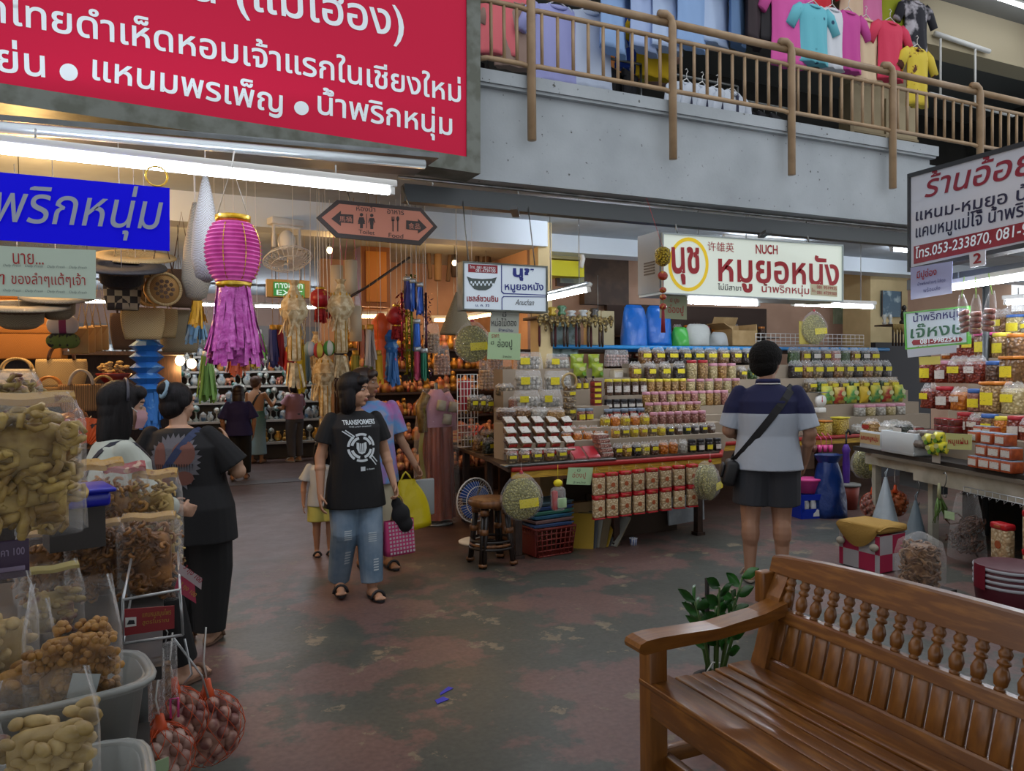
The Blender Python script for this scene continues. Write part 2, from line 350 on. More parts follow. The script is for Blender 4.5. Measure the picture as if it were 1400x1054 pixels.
# railing
railm=M('tan_railing_paint','a58a6a',.45,0,'967c5e',6,bump=.05)
rust=M('rust_stain','5a3c28',.8)
root=thing('balcony_railing','tan painted steel railing with upright bars along the balcony edge','railing',(4.7,5.42,3.88))
PX=[2.2,2.64,4.0,5.36,6.72,8.08,9.44]; YR=5.36
for x in PX[1:]:
 m=MB(); m.tube([(x,YR,3.38),(x,YR,4.52),(x-.02,YR,4.58),(x-.07,YR,4.61),(x-.14,YR,4.60)],.036,10); p=wpart('railing_post',m,railm,root)
 for z in(3.45,3.72):
  m=MB(); m.cyl((x-.02,YR,z),(x-.02,5.47,z),.018,n=8); q=m.build('fixing_bolt',rust,p); q.matrix_parent_inverse=(root.matrix_basis).inverted()
for i in range(len(PX)-1):
 a,b_=PX[i]+.0,PX[i+1]
 m=MB(); m.tube([(a,YR+.03,4.56),(b_,YR+.03,4.56)],.034,10); wpart('top_rail',m,railm,root)
 for z in(4.42,3.98):
  m=MB(); m.tube([(a+.0,YR,z-.03),(a+.07,YR+.03,z),(b_-.07,YR+.03,z),(b_,YR,z-.03)],.021,8); wpart('lower_rail' if z<4.2 else 'middle_rail',m,railm,root)
 nb=9 if i else 3
 for k in range(nb):
  x=a+.11+k*(b_-a-.22)/(nb-1)
  m=MB(); m.cyl((x,YR+.03,3.98), (x,YR+.03,4.42),.0145,n=8); wpart('baluster',m,railm,root)
  # upper floor
dark_up=M('dim_upper_wall','4c4a46', .9,0,'403e3b',2)
m=MB(); m.span((-5,9.5,3.78),(26,9.7,7)); m.span((13.9,5.8,3.78),(14.1,9.5,7)); struct('wall_upper',m,dark_up)
m=MB(); m.span((1.0, 9.2,3.78),(3.5,9.3,6.2)); struct('wall_upper_panel',m,M('pale_green_wall','c4d0c4',.8))
m=MB(); m.span((-5,5.7,6.2),(14,9.7,6.35)); struct('ceiling_upper',m,M('upper_ceiling','7a7a76',.9))
m=MB(); m.span((6.0,6.45,5.62),(14,6.75,6.2)); struct('trim_5',m,M('cream_beam','b0a488',.8))
m=MB(); m.span((8.0,7.0,3.78),(9.25,7.12,6.2)); struct('wall_upper_partition',m,M('tan_partition','a89878',.7,0, '9c8c6c',3))
m=MB(); m.span((7.95,6.96,3.78),(8.02,7.14,5.2)); m.span((8.62, 6.98,3.78),(8.65,7.13,5.1)); m.span((8.0,6.98,4.6),(9.25,7.0,4.63)); struct('trim_6',m,M('tan_trim','8c7c5e',.7))
tube_lamp('cold tube lamp on the upper ceiling at the end of the balcony',(8.6,5.95,6.08),(10.6,6.0,6.08))
tube_lamp('tube lamp glowing on the pale wall behind the upper clothes',(1.2,9.1,5.15),(3.2,9.1,5.15))
m=MB(); a=AY(1282,52,6.4); m.tube([(a.x-.05,6.4,a.z+.05),(a.x+1.0,6.4,a.z-.0)],.03,8)
t=thing('pipe_light','white pipe frame with unlit tube hanging under the upper ceiling beam','frame',(a.x,6.4,a.z))
wpart('upper_bar',m,white,t)
m=MB(); m.tube([(a.x-.15,6.4,a.z-.72),(a.x+1.5,6.4,a.z-.76)],.03,8); wpart('lower_bar',m,white,t)
for dx in(.05,.72):
 m=MB(); m.cyl((a.x+dx,6.4,a.z),(a.x+dx,6.4,a.z-.74),.015,n=6); wpart('upright',m,white,t)
p=AY(1371,96,6.8); t=thing('light_bulb','small round bulb hanging dark above the end of the balcony','bulb',p)
m=MB(); m.ell(p,.06); wpart('globe',m,M('dusty_glass','a89c8c',.3),t); m=MB(); m.cyl(p+V((0,0,.05)),(p.x,p.y,6.2),.006,n=6); m.cyl(p+V((0,0,.05)),p+V((0,0,.1)),.025,n=8); wpart('cord',m,black,t)
# hanging garments
def garment_parts(key,col,w=.46,h=.66,sl=.2,collar=None,pat=None,long=False,fold=7,sleeve=True):
 mt=pat or M('cloth_'+key, col,.85,bump=.25,bscale=9)
 m=MB(); n=28; prof=[(.30,0),(.72,-.012),(.98,-.035),(1.0,-.10),(.93,-.2),(.92,-h*.55),(.96,-h*.8),(1.0,-h)]
 def fn(u,v):
  k=v*(len(prof)-1); i=min(int(k),len(prof)-2); f=k-i; r=prof[i][0]*(1-f)+prof[i+1][0]*f; z=prof[i][1]*(1-f)+prof[i+1][1]*f
  a=2*PI*u; d=1+.38*min(1,max(0,-z/h-.1))*math.sin(a*fold+z*5)
  return(w/2*r*math.cos(a),.055*(.45+.55*min(1,-z/.12))*d*math.sin(a)*(.6 if abs(math.cos(a))>.8 else 1),z)
 m.grid(fn,n,22,cu=True); m.f.append(tuple(range(n))[::-1]); m.m.append(0); m.sm.append(False); m.f.append(tuple(21*n+j for j in range(n))); m.m.append(0); m.sm.append(False)
 if sleeve:
  for s in(-1,1):
   L=.52 if long else sl; st=len(m.v)
   m.tube([(s*w*.40,0,-.05),(s*(w*.5+.03),0,-.10),(s*(w*.5+.03+L*(.22 if long else.45)),0,-.10-L*.85)],[.06,.07,.062 if not long else.05],10)
   for q in range(st,len(m.v)):x,y,z=m.v[q]; m.v[q]=(x,y*.5,z)
 parts=[('fabric',m.mesh('fabric',mt))]
 m=MB(); m.tube([(.09*math.cos(a),.05*math.sin(a),.0-(.045 if math.sin(a)<0 else 0)*abs(math.sin(a)))for a in[2*PI*i/14 for i in range(14)]],.014 if collar else.008,6,closed=True)
 parts.append(('collar',m.mesh('collar',M('cloth_'+collar,collar,.8)if collar else mt)))
 m=MB(); m.tube([(-w*.33,0,-.03),(0, 0,.05),(w*.33,0,-.03)],.006,6); m.tube([(0,0,.05),(0,0, .1),(.02,0,.125),(.0,0,.145),(-.02,0,.13)],.004,6)
 parts.append(('hanger',m.mesh('hanger',white)))
 return parts
def hang(kit,px,py,Y,label,group,sc=1,rz=0):
 p=AY(px,py,Y); return kit.place(label,p,rz,group,sc)
blues=[('ice','b4c8e8'),('sky','8fb0de'),('pale','a8bce4'),('denim','5f7ea8'),('navygrey','44556e'),('plum','2e2228'),('charcoal','262428'),('lilac','a2a6dc'),('white','c6d2e8')]
SH={k:Kit('hanging_shirt','shirt',garment_parts(k,c,.5,.74,.22,collar=c))for k,c in blues}
g1='shirts hung along the front of the balcony clothes shop'
for k,px,py,nm in(('lilac',762,22,'lavender button shirt hanging below the railing top, nearest the red shop sign'),('white',806,30,'white button shirt hanging low beside the lavender shirt behind the railing')):
 hang(SH[k],px,py-14,6.2,nm,g1)
for k,px,nm in(('sky',838,'bright sky blue shirt, first of the blue row above the railing'),('pale',880,'pale blue shirt beside the bright sky blue one'),('ice',912,'ice blue shirt above the railing post bend'),('sky',945,'mid blue shirt in the middle of the blue row'),('ice',978,'light blue shirt before the darker denim one'),('denim',1008,'denim blue shirt at the end of the blue row'),('plum',1030,'dark plum shirt between the denim shirt and the pink dress'),('charcoal',1054,'charcoal shirt hanging next to the pink dress')):
 hang(SH[k],px,-30-random.random()*6,6.0+random.random()*.12,nm,g1,.95,random.uniform(.25,.6))
striped=M('striped_polo_cloth','2c50b8',.85,0,'c8d4e8',9, tex='wave',lo=.45,hi=.55,stretch=(0,0,1))
Kit('hanging_shirt','shirt',garment_parts('stripe','ffffff',.46,.6,.2,collar='24468c',pat=striped)).place('blue and white striped polo shirt hanging behind the railing',AY(866,16,6.45),0,g1)
yel=M('yellow_band_polo','e0b818',.85,0,'4a74c0',5,tex='wave',lo=.45,hi=.5,stretch=(0,0,1))
Kit('hanging_shirt','shirt',garment_parts('yellowband','ffffff', .44,.62,.2,collar='e0b818',pat=yel)).place('yellow and blue banded polo shirt hanging behind the railing',AY(893,24,6.4),0,g1)
for k,c,px,py,lb in(('salmon','e07078',686,-16,'salmon red shirt beside the red sign frame'),('taupe','9c8478',706,2,'taupe shirt hanging just by the first railing post')):
 Kit('hanging_shirt','shirt', garment_parts(k,c,.46,.62)).place(lb,AY(px,py,6.3),0,g1)
for k,c,px,py, lb in(('orange','d88a4a',838,44,'small orange blouse deep behind the railing bars'),('olive','a8a848',872,48,'olive yellow blouse deep behind the railing bars'),('lemon','d0c858',888,52,'lemon yellow blouse deep behind the railing bars'),('brick','a84838',858,46,'brick red blouse deep behind the railing bars'),('rose','b89080',902,56,'dusty rose blouse deep behind the railing post')):
 Kit('hanging_shirt','blouse',garment_parts(k,c,.34, .5,.14)).place(lb,AY(px,py,7.2),0,'small blouses hung deep in the upper shop')
g2='colourful tops hung at the end of the balcony clothes shop'
teepat=M('aqua_tee_print','2a4a6a',.85,0,'6cc0d0',6,tex='voronoi',lo=.10,hi=.16)
flor=M('black_floral_cloth','20202a',.85,0,'b8b4bc',5,lo=.5,hi=.6)
flory=M('yellow_floral_cloth','d8c040',.85,0,'5a3020',6,lo=.56,hi=.6,col3='d8b838')
for k,c,px,py,Y,lb,kw in(('pinkd','d85aa8',1078,-14,6.0,'long pink dress with sleeves beside the charcoal shirt',dict(w=.5,h=.8)),('redt','d02838',1118,-42,6.15,'red top peeking out above the aqua printed tee',dict(w=.42,h=.5)),('aqua','6cc0d0',1112,7,5.95,'aqua tee with a dark blue print above the railing',dict(w=.42,h=.62,pat=teepat)),('whitetee','d8dce4',1138,12,6.0,'white tee with grey lettering print beside the aqua tee',dict(w=.36,h=.66)),('magenta','c84a9c',1160,16,6.0,'magenta pink top between the white tee and the cream top',dict(w=.38,h=.66)),('creamtop','d8c0a0',1184,26,6.05,'cream layered dress behind the railing post',dict(w=.36,h=.72)),('skin','dcc0a4',1164,-30,6.2,'pale peach blouse hung above the magenta top',dict(w=.4,h=.5)),('pinkb','d878a8',1190,-36,6.2,'rose pink blouse hung above the cream dress',dict(w=.4,h=.62)),('lime','98a020',1222,-16,6.2,'olive lime long top behind the coral red dress',dict(w=.5,h=.72)),('coral','d83c5c',1217,30,6.0,'coral red dress with ruffled sleeves above the railing',dict(w=.42,h=.66)),('floralb','222222',1252,2,6.1,'black and white floral blouse at the end of the tops',dict(w=.4,h=.62,pat=flor)),('floraly','d8c040',1254,66,5.95,'yellow floral dress hanging lowest at the end of the tops',dict(w=.36,h=.66,pat=flory))):
 Kit('hanging_blouse','clothing',garment_parts(k,c,**kw)).place(lb,AY(px,py,Y),0,g2)
m=MB();
def rack(x0,x1,Y,z,label):
 t=thing('clothes_rack',label,'clothes rack',((x0+x1)/2,Y,3.78))
 m=MB(); m.tube([(x0, Y,z),(x1,Y,z)],.014,8); wpart('hanging_bar',m,steel,t)
 for x in(x0,x1):
  m=MB(); m.cyl((x,Y,3.79),(x,Y,z),.013,n=8); m.box((x,Y,3.8),(.03,.4,.03)); wpart('rack_upright',m,steel,t)
def trousers(col):
 m=MB()
 for s in(-1,1):m.tube([(s*.05,0,-.05),(s*.075,0,-.4),(s*.08,0,-.86)],[.08,.075,.07],10)
 for q in range(len(m.v)):x,y,z=m.v[q]; m.v[q]=(x,y*.35,z)
 c=MB(); c.rbox((0,0, -.04),(.30,.045,.07),.01); h=MB(); h.tube([(-.14,0,0),(.14,0, 0)],.005,6); h.tube([(0,0,0),(0,0,.06),(.02,0,.08),(0,0,.1),(-.02,0,.09)],.004,6)
 mt=M('trouser_'+col,col,.9)
 return Kit('hanging_trousers','trousers',[('trouser_legs',m.mesh('trouser_legs',mt)),('waistband',c.mesh('waistband',mt)),('hanger',h.mesh('hanger',steel))])
rack(3.2,4.35,6.35,4.62,'steel clothes rack of black trousers behind the railing'); tk=trousers('1a191e')
for k in range(6):tk.place('black trousers hanging on the upper rack, %s from the red shop sign'%ORD[k],(3.32+k*.18,6.35,4.52),0.5,'black trousers on the upper rack')
rack(2.15,2.75,6.5,4.55,'short dark clothes rack right by the first railing post');
for k in range(3):tk.place('dark trousers on the short rack by the first railing post, %s one'%ORD[k],(2.25+k*.17,6.5,4.45),.4,'dark trousers on the short rack')
rack(4.5,5.32,6.05,4.44, 'clothes rack with white school shirts behind the railing')
ws=Kit('school_shirt','shirt',garment_parts('school','c8d0dc',.42,.60,.2,collar='c8d0dc',long=True))
tie=MB(); tie.prism([(-.014,0),(.014,0),(.024,-.36),(0,-.40),(-.024,-.36)], (0,-.062,-.03),(1,0,0),(0,0,1),.008)
ws.parts.append(('necktie',tie.mesh('necktie',M('navy_tie','1c2040',.7))))
for k in range(4):ws.place('white long sleeved school shirt with navy tie on the rack, %s from the railing post'%ORD[k],(4.66+k*.19,6.02,4.36),.25,'white school shirts on the upper rack')
rack(5.4,6.2,6.25,4.40,'rack of black garments beside the white school shirts')
for k in range(4):tk.place('black trousers beside the white school shirts, %s on their rack'%ORD[k],(5.52+k*.17,6.25,4.30),.4,'black trousers beside the school shirts')
# signs
class Plane:
 def __init__(s,o,n):s.o,s.n=V(o),V(n).normalized()
 def hit(s,px,py):
  d=ray(px,py); return EYE+d*((s.o-EYE).dot(s.n)/d.dot(s.n))
 def text(s,mb, body,a,b,ytop=None,mi=0,bold=0,shear=0,lift=.004):
  p,q=s.hit(*a),s.hit(*b); ux=(q-p).normalized(); uy=s.n.cross(ux).normalized()
  h=None
  if ytop is not None:h=abs((s.hit(a[0],ytop)-p).dot(uy))
  mb.cut('printed_pattern'); write(mb,body,p,ux,uy,(q-p).length,h,mi,bold,shear,lift=lift); mb.cut('lettering'); return mb
 def poly(s,mb,pts,mi=0,lift=.002,t=.0015):
  P=[s.hit(*p)for p in pts]; ux=(P[1]-P[0]).normalized(); uy=s.n.cross(ux).normalized(); o=P[0]+s.n*(lift+t)
  return mb.prism([((p-P[0]).dot(ux),(p-P[0]).dot(uy))for p in P],o,ux,uy,t,mi)
def board(name,label,pl,corners,face, thick=.03,frame=None,fm=None,letters=None,lm=None,cat='sign',group=None,extra=None):
 """corners in picture order bl br tr tl on plane pl; frame = width in metres; letters(mb) draws the writing"""
 P=[pl.hit(*c)for c in corners]; t=thing(name,label,cat,(P[0]+P[1])/2,0,group)
 ux=(P[1]-P[0]).normalized(); uy=pl.n.cross(ux).normalized(); loc=[((p-P[0]).dot(ux),(p-P[0]).dot(uy))for p in P]
 if frame:
  cx=sum(q[0]for q in loc)/4; cy=sum(q[1]for q in loc)/4; loc=[(q[0]+(.006 if q[0]<cx else-.006),q[1]+(.006 if q[1]<cy else-.006))for q in loc]
 m=MB(); m.prism(loc,P[0],ux,uy,thick); wpart('face_panel',m,face,t)
 if frame:
  m=MB(); c=sum(P,V())/4
  for i in range(4):
   a,b=P[i],P[(i+1)%4]; d=(b-a).normalized(); inn=pl.n.cross(d); a2,b2=a-d*0,b+d*0
   q=[a2,b2,b2+inn*frame-d*frame,a2+inn*frame+d*frame]; x=d; y=pl.n.cross(d)
   m.prism([((p-a).dot(x),(p-a).dot(y))for p in q],a+pl.n*.012,x,y,thick+.02)
  wpart('sign_frame',m,fm,t)
 if letters:
  m=MB(); m.segs=[]; letters(m); m.cut('printed_pattern')
  for nm,q in m.segs:wpart(nm,q,lm,t)
 return t
UZ=V((0,0,1)); FN=(0,-1,0)
signgrey=M('weathered_sign_frame','6a6e68',.5,.4,'55584f',8)
# big red sign fixed to the balcony front
RS=Plane((2.13,5.2,3),V((math.sin(math.radians(3)),-math.cos(math.radians(3)),0)))
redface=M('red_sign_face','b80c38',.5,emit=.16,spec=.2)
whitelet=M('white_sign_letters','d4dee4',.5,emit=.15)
def red_letters(m):
 RS.text(m,'น (แม่เฮือง)',(262,15),(553,66),None,0,.012)
 RS.text(m,'กไทยดำเห็ดหอมเจ้าแรกในเชียงใหม่',(-22,28),(630,141),None,0,.014)
 RS.text(m, 'ย่น',(-4,98),(62,107),None,0,.014)
 RS.text(m,'แหนมพรเพ็ญ',(126,117),(386,163),None,0,.014)
 RS.text(m,'น้ำพริกหนุ่ม',(434,167),(618,196),118,0,.014)
 for cx,cy,r in((94,99,12.5),(412,148,10)):RS.poly(m,[(cx+r*math.cos(a), cy+r*.95*math.sin(a)+.1*r*math.cos(a))for a in[-2*PI*i/20 for i in range(20)]]); m.cut('bullet_dot')
t=board('shop_sign','huge red shop sign with white letters in a grey frame on the balcony front',RS,[(-90,128),(656,238),(656,-95),(-90,-200)],redface,.24,.11,signgrey,red_letters,[whitelet])
# awning rails, silver pipe and long tube under the red sign
m=MB(); m.tube([(-1.4,4.55,2.80),(1.55,4.75,2.92)],.03,10); solo('awning_pipe',m,M('silver_pipe','b8c0c4',.3, .6),'silver pipe running just under the big red sign','pipe')
m=MB(); m.box((.05,4.95,2.93),(3.2,.5,.03),.06,rot=Matrix.Rotation(.04,3,'Z')@Matrix.Rotation(-.04,3,'Y')); solo('metal_awning',m,M('dull_metal_sheet','6e7274',.5,.5,'5e6264', 5),'dull metal awning sheet between the red sign and the long tube lamp','panel')
a,b_=AY(-60,198,4.3),AY(531,262,4.42)
tube_lamp('long bright tube lamp across the shopfront below the big red sign',a,b_,r=.02,strength=36)
# blue acrylic sign and the pale notice under it
BP=Plane((0,4.2,2.3),FN)
t=board('hanging_sign','bright blue sign with slanting grey Thai letters below the long tube lamp',BP,[(-110, 321),(232,343),(232,257),(-110,225)],M('blue_acrylic','0602b8',.5,emit=.55,spec=.15), .012,None,None,lambda m:(BP.text(m,'น้ำพริกหนุ่ม',(-88,318),(212,331),236,0,.004,.22, lift=.012)),[M('grey_letters','9aa2b4',.4)])
m=MB(); p=BP.hit(214,241); m.tube([p+V((.05*math.cos(a),0,.05*math.sin(a)))for a in[2*PI*i/16 for i in range(16)]],.005,6,closed=True); m.cyl(p+V((0,0,.05)),(p.x,4.3, 2.66),.002,n=4)
wpart('hanging_ring',m,brass,t)
t=board('paper_notice','pale green laminated notice hung below the blue sign',BP,[(-60,402),(131,409),(131,342),(-60,333)],M('pale_green_notice','b4c4b4',.25),.006,None,None,lambda m:(BP.text(m,'นาย...',(18,361),(60,362),346,0,0),BP.text(m,'ของลำๆแต้ๆเจ้า',(16,392), (117,394),371,0,0),BP.text(m,'ๆ',(-6,388),(6,389),374,0,0),[BP.text(m,'Daily Fresh',(x,y+x*.03),(x+24,y+(x+24)*.03),None,1,0,.3)for y in(336,365,399)for x in(4,34,64,94)]),[inkr,M('grey_ink','707c78',.7)])
# hexagonal toilet / food sign
HP=Plane((0,5.42,2.6),FN)
hexo=[(432,298),(459,325),(574,336),(597,311),(575,285),(460,274)]
t=thing('direction_sign','brown arrow-ended sign pointing to toilet and food, hung from the beam','sign',HP.hit(515,305))
m=MB(); HP.poly(m,hexo,0,0,.02); wpart('sign_frame',m,M('dark_brown_frame','2e221e',.5),t)
hexi=[(439,298),(462,319.5),(571,329.5),(591,310),(573,290),(463,279.5)]
m=MB(); HP.poly(m,hexi,0,.021,.002); wpart('face_panel',m,M('orange_brown_face','b0705a',.5,emit=.06), t)
m=MB(); m.segs=[]; L=.026
HP.poly(m,[(452,300),(465,310),(465,305),(482,306.5),(482,294.5),(465,293.5),(465,289)],0,L); HP.poly(m,[(554,302),(554,314),(570,315.5),(570,320),(582,312),(570,300),(570,303.5)],0,L)
for cx,cy,fem in((493,304,1),(507,305,0)):
 HP.poly(m,[(cx+2.4*math.cos(q),cy-9.5+2.4*math.sin(q))for q in[-2*PI*i/10 for i in range(10)]],0,L)
 HP.poly(m,[(cx-2,cy+9),(cx+2,cy+9),(cx+2,cy+3),((cx+5,cy+3)if fem else(cx+2.4,cy+3)),(cx+2.5,cy-3),(cx+4.2,cy+1),(cx+4.8,cy),(cx+3,cy-6),(cx-3, cy-6),(cx-4.8,cy),(cx-4.2,cy+1),(cx-2.5,cy-3),((cx-5,cy+3)if fem else(cx-2.4,cy+3)),(cx-2,cy+3)],0,L)
HP.poly(m, [(499.6,313),(500.4,313),(500.4,293),(499.6,293)],0,L)
for cx in(536,542.5):
 HP.poly(m,[(cx-.7,317),(cx+.7,317.5),(cx+.7,302),(cx-.7,302)],0,L)
 HP.poly(m,[(cx+2*math.cos(q),300+3.5*math.sin(q))for q in[-2*PI*i/10 for i in range(10)]]if cx>540 else[(cx-2,303),(cx+2,303), (cx+1.8,297),(cx+.8,297),(cx+.5,301),(cx-.5,301),(cx-.8,297), (cx-1.8,297)],0,L)
HP.text(m,'ห้องน้ำ',(486,289),(512,291),281,0,.01,lift=L); HP.text(m,'อาหาร',(528,293),(551,295),287,0,.01,lift=L); HP.text(m,'Toilet',(489,320),(511,322),314.5,0,.01,lift=L); HP.text(m,'Food',(530,325),(550,327),319,0,.01,lift=L)
HP.text(m,'馬桶',(463,304),(480,305),296,1,0,lift=.029); HP.text(m,'食品',(557,313.5),(573,314.5),305.5,1,0,lift=.029)
m.cut('printed_pattern')
for nm,q in m.segs:wpart(nm,q,[MATS['dark_brown_frame'],MATS['orange_brown_face']],t)
for x in(480,560):
 p=HP.hit(x,280); m=MB(); m.cyl(p+V((0,.02,0)),(p.x,5.6,2.98),.005,n=6); wpart('hanging_rod',m,steel,t)
 # lightbox with the bowl
bx=[(632, 424),(748,428),(748,364),(632,357)]
lb=M('pale_lightbox','c4d0da',.4,emit=.25); bluel=M('blue_sign_ink','1c2a80',.5); redl=M('dark_red_sign_ink','8e1424',.5); darkl=M('grey_green_ink','4a5654',.5)
def bowl_letters(m):
 P=HP
 P.poly(m,[(640,372),(680,374),(680,363),(640,361)],1); P.text(m,'โทร. 081-9519935',(642,367),(677,369),362.6,2,0,lift=.006); P.text(m,'081-4739100',(650,372),(677,373),367.8,2,0,lift=.006)
 P.poly(m,[(638,378),(642,388),(648,395),(654,397),(664,397),(670,394),(676,387),(679,379)],3); P.poly(m,[(638,378),(645,380.5),(659,381.5),(672,381),(679,379),(672,375),(659,374),(645,375)],4,.004)
 for k in range(12):x=644+k*2.7; P.poly(m,[(x+1.2*math.cos(q),386+3*(k%2)+2*math.sin(q))for q in[-2*PI*i/7 for i in range(7)]],4,.004)
 P.text(m,'เชลล์ชวนชิม',(638,412),(681,413), 403,1,.03); P.text(m,'ม. ค. 32',(650,419),(669,419.5),415.5,0,.02)
 P.text(m, 'นุช',(701,383.5),(730,384.5),366,0,.05); P.text(m,'หมูยอหนัง',(690,400),(743,400.5),385.5,0,.025)
 P.poly(m,[(685,362),(686.2,362),(686.2,398),(689,400.5),(747,403),(747,404),(688,402),(685,399)][::-1],0); P.poly(m,[(685.5,424),(686.6,424),(686.6,408),(689,406),(747,406.5),(747,405.5),(688,404.8),(685.5,407.5)],0)
 P.text(m,'Anuchan',(704,417),(729,417.5),409,5,0,.3)
t=board('lightbox_sign','square-cornered lightbox sign showing a bowl, hung below the beam',HP,bx,lb,.10,.012,signgrey,bowl_letters,[bluel,redl,MATS['white_sign_letters'],darkl,lb,ink])
for x in(644,735):
 p=HP.hit(x,362); m=MB(); m.cyl(p+V((0,.05,0)),(p.x,5.6,2.98),.005,n=6); wpart('hanging_rod',m,steel,t)
HP2=Plane((0,5.46,2),FN)
board('paper_notice','grey handwritten paper notice hanging under the bowl lightbox',HP2,[(670,456),(709,457),(710,427),(671,426)],M('grey_paper','a8aca0',.7),.004,None,None,lambda m:(HP2 .text(m,'มี',(687,433),(692,433),427,0,0),HP2 .text(m,'หน่อไม้ดอง',(672,446),(706,446),435,0,0),HP2 .text(m,'จำหน่าย',(681,453),(701,454),448,1,0)),[ink,inkb])
HP3=Plane((0,5.44,2),FN)
gp=M('green_paper','a8c498',.65)
board('paper_notice','pale green paper reading about crab paste below the grey notice',HP3,[(666,491),(711,492),(712,456),(668,454)],gp,.004,None,None,lambda m:(HP3 .text(m,'อ่องปู',(680,478),(700,478),463,0,0),HP3 .text(m,'มี',(671,471),(675,471),466,0,0),HP3 .text(m,'จำหน่าย',(687,489),(699,489),485.5,0,0),HP3 .text(m,'ราคา',(672,462),(682,462),457,1,0)),[ink,inkr])
# lit sign of the middle stall
NP=Plane((4.0,5.38,2.5),FN)
nface=M('lit_white_sign','ccd4c8',.4,emit=.38); nred=M('crimson_sign_ink','96101c',.5,emit=.06); nyel=M('yellow_ring_ink','e0bc10',.5, emit=.25)
def nuch(m):
 P=NP; ring=[]
 o=[(941+27.5*math.cos(q),361.5+37*math.sin(q))for q in[-2*PI*i/40 for i in range(40)]]; i_=[(941+23.5*math.cos(q),361.5+32*math.sin(q))for q in[-2*PI*i/40 for i in range(40)]]
 for k in range(40):P.poly(m,[o[k],o[(k+1)%40],i_[(k+1)%40], i_[k]],1)
 P.text(m,'นุช',(919,389),(957,389),337,0,.03,lift=.006); P.text(m,'许雄英',(967,343),(1003,345),330,0,.0,lift=.006)
 P.text(m,'NUCH',(1033,347),(1063,348),334,0,.03); P.text(m,'หมูยอหนัง',(982,399),(1147,404),341, 0,.022)
 P.text(m,'ไม่มีสาขา',(981,396),(1013,398),387,2,.01); P.text(m,'น้ำพริกหนุ่ม', (1041,403),(1106,406),387,0,.012)
 P.poly(m,[(1108,403),(1144,406),(1144,391),(1108,388)],3,.004); P.text(m,'081 9519935',(1116,394.5),(1143,397),390,0, 0,lift=.008); P.text(m,'081 4739300',(1116,402),(1143,404),397.5,0,0,lift=.008); P.text(m,'โทร',(1109,399),(1114,399.5),394,0,0,lift=.008)
t=board('lightbox_sign','long lit white sign with yellow ring and crimson letters above the middle stall',NP, [(905,402),(1152,413),(1152,335),(905,318)],nface,.34,.012,M('pale_grey_frame','9aa4a4',.4, .3),nuch,[nred,nyel,ink,M('beige_plate','c0b898',.6)])
m=MB(); p=NP.hit(905,360); m.span((p.x-.012,5.40,2.235),(p.x,5.73,2.765)); wpart('side_panel',m,M('grey_sheet','767c80',.5,.3),t)
m=MB(); [m.span((p.x-.016,5.47+.0,2.50-k*.025),(p.x-.011,5.63,2.512-k*.025))for k in range(5)]; wpart('vent_slot',m,black,t)
for dx in(.3,1.9):
 m=MB(); m.cyl((p.x+dx,5.55,2.76),(p.x+dx,5.62,2.98),.008,n=6); wpart('hanging_rod',m,steel,t)
board('paper_notice','olive green paper notice under the end of the lit white sign',Plane((0,5.5,2),FN),[(902,435),(939,437),(939,404),(903,402)],M('olive_paper','8a9070',.65),.004,None,None,lambda m:(Plane((0,5.5,2),FN).text(m,'มี ปูย',(916,415),(928,415.5),407,0,0),Plane((0,5.5,2),FN).text(m,'อ่องปู',(913,431),(934,432),416,0,0)),[inkr])
# signs of the stall at the right, on a slanting front line
SD=V((-.309,-.951,0)); SN=V((-.951,.309,0)); SA=V((6.2,5.3,0))
RP=Plane((5.98,4.6,2.5),SN)
rface=M('pale_grey_sign','b8bcc6',.5,emit=.06)
def rs_letters(m):
 P=RP
 P.poly(m,[(1250,361),(1480,312),(1480,286),(1250,337)],2,.004)
 P.text(m,'ร้านอ้อย',(1264,271),(1412,238),236,1,.012,.25); P.text(m,'แหนม-หมูยอ ป้าสุ',(1252,308),(1438,273),284,0,.014); P.text(m,'แคบหมูแม่โจ้ น้ำพริกหนุ่ม',(1252,331),(1462,291),306,0,.014)
 P.text(m,'โทร.053-233870, 081-9982541',(1252,356),(1470,309),338,3,.012,.1,lift=.009)
t=board('shop_sign','tilted grey shop sign with red script and phone band over the slanting stall',RP,[(1242,372),(1490,320),(1490,168),(1242,238)],rface,.12,.035,M('charcoal_sign_frame','2c2e32',.5),rs_letters,[M('dark_navy_ink','1a1c40',.5),M('maroon_ink','86142c',.5),M('dark_red_band','86182a',.5),whitelet])
RP2=Plane(RP.o+SN*.14,SN)
board('number_card','small white plastic card with a red 2 clipped under the tilted grey sign',RP2,[(1326,366),(1347,362),(1347,342),(1325,346)],M('white_card','c8c8d0',.4),.006,None,None,lambda m:RP2 .text(m,'2',(1331,361),(1342,359),347,0,.03),[redl],cat='card')
lilac=M('lilac_laminate','9aa0c8',.2)
board('paper_notice','lilac laminated notice under the corner of the tilted grey sign',RP2,[(1245,410),(1301,401),(1302,357),(1245,366)],lilac,.005, None,None,lambda m:(RP2 .text(m,'มีปูอ่อง',(1254,384),(1281,379),370,1,.01),RP2 .text(m,'น้ำพริกต่างๆ ใส่ถุง',(1255,392),(1293,386),386,0,0),RP2 .text(m,'พร้อมส่ง',(1263,400),(1286, 396),394,0,0)),[inkb,inkr])
RP3=Plane(V((6.15,4.9,2)),SN)
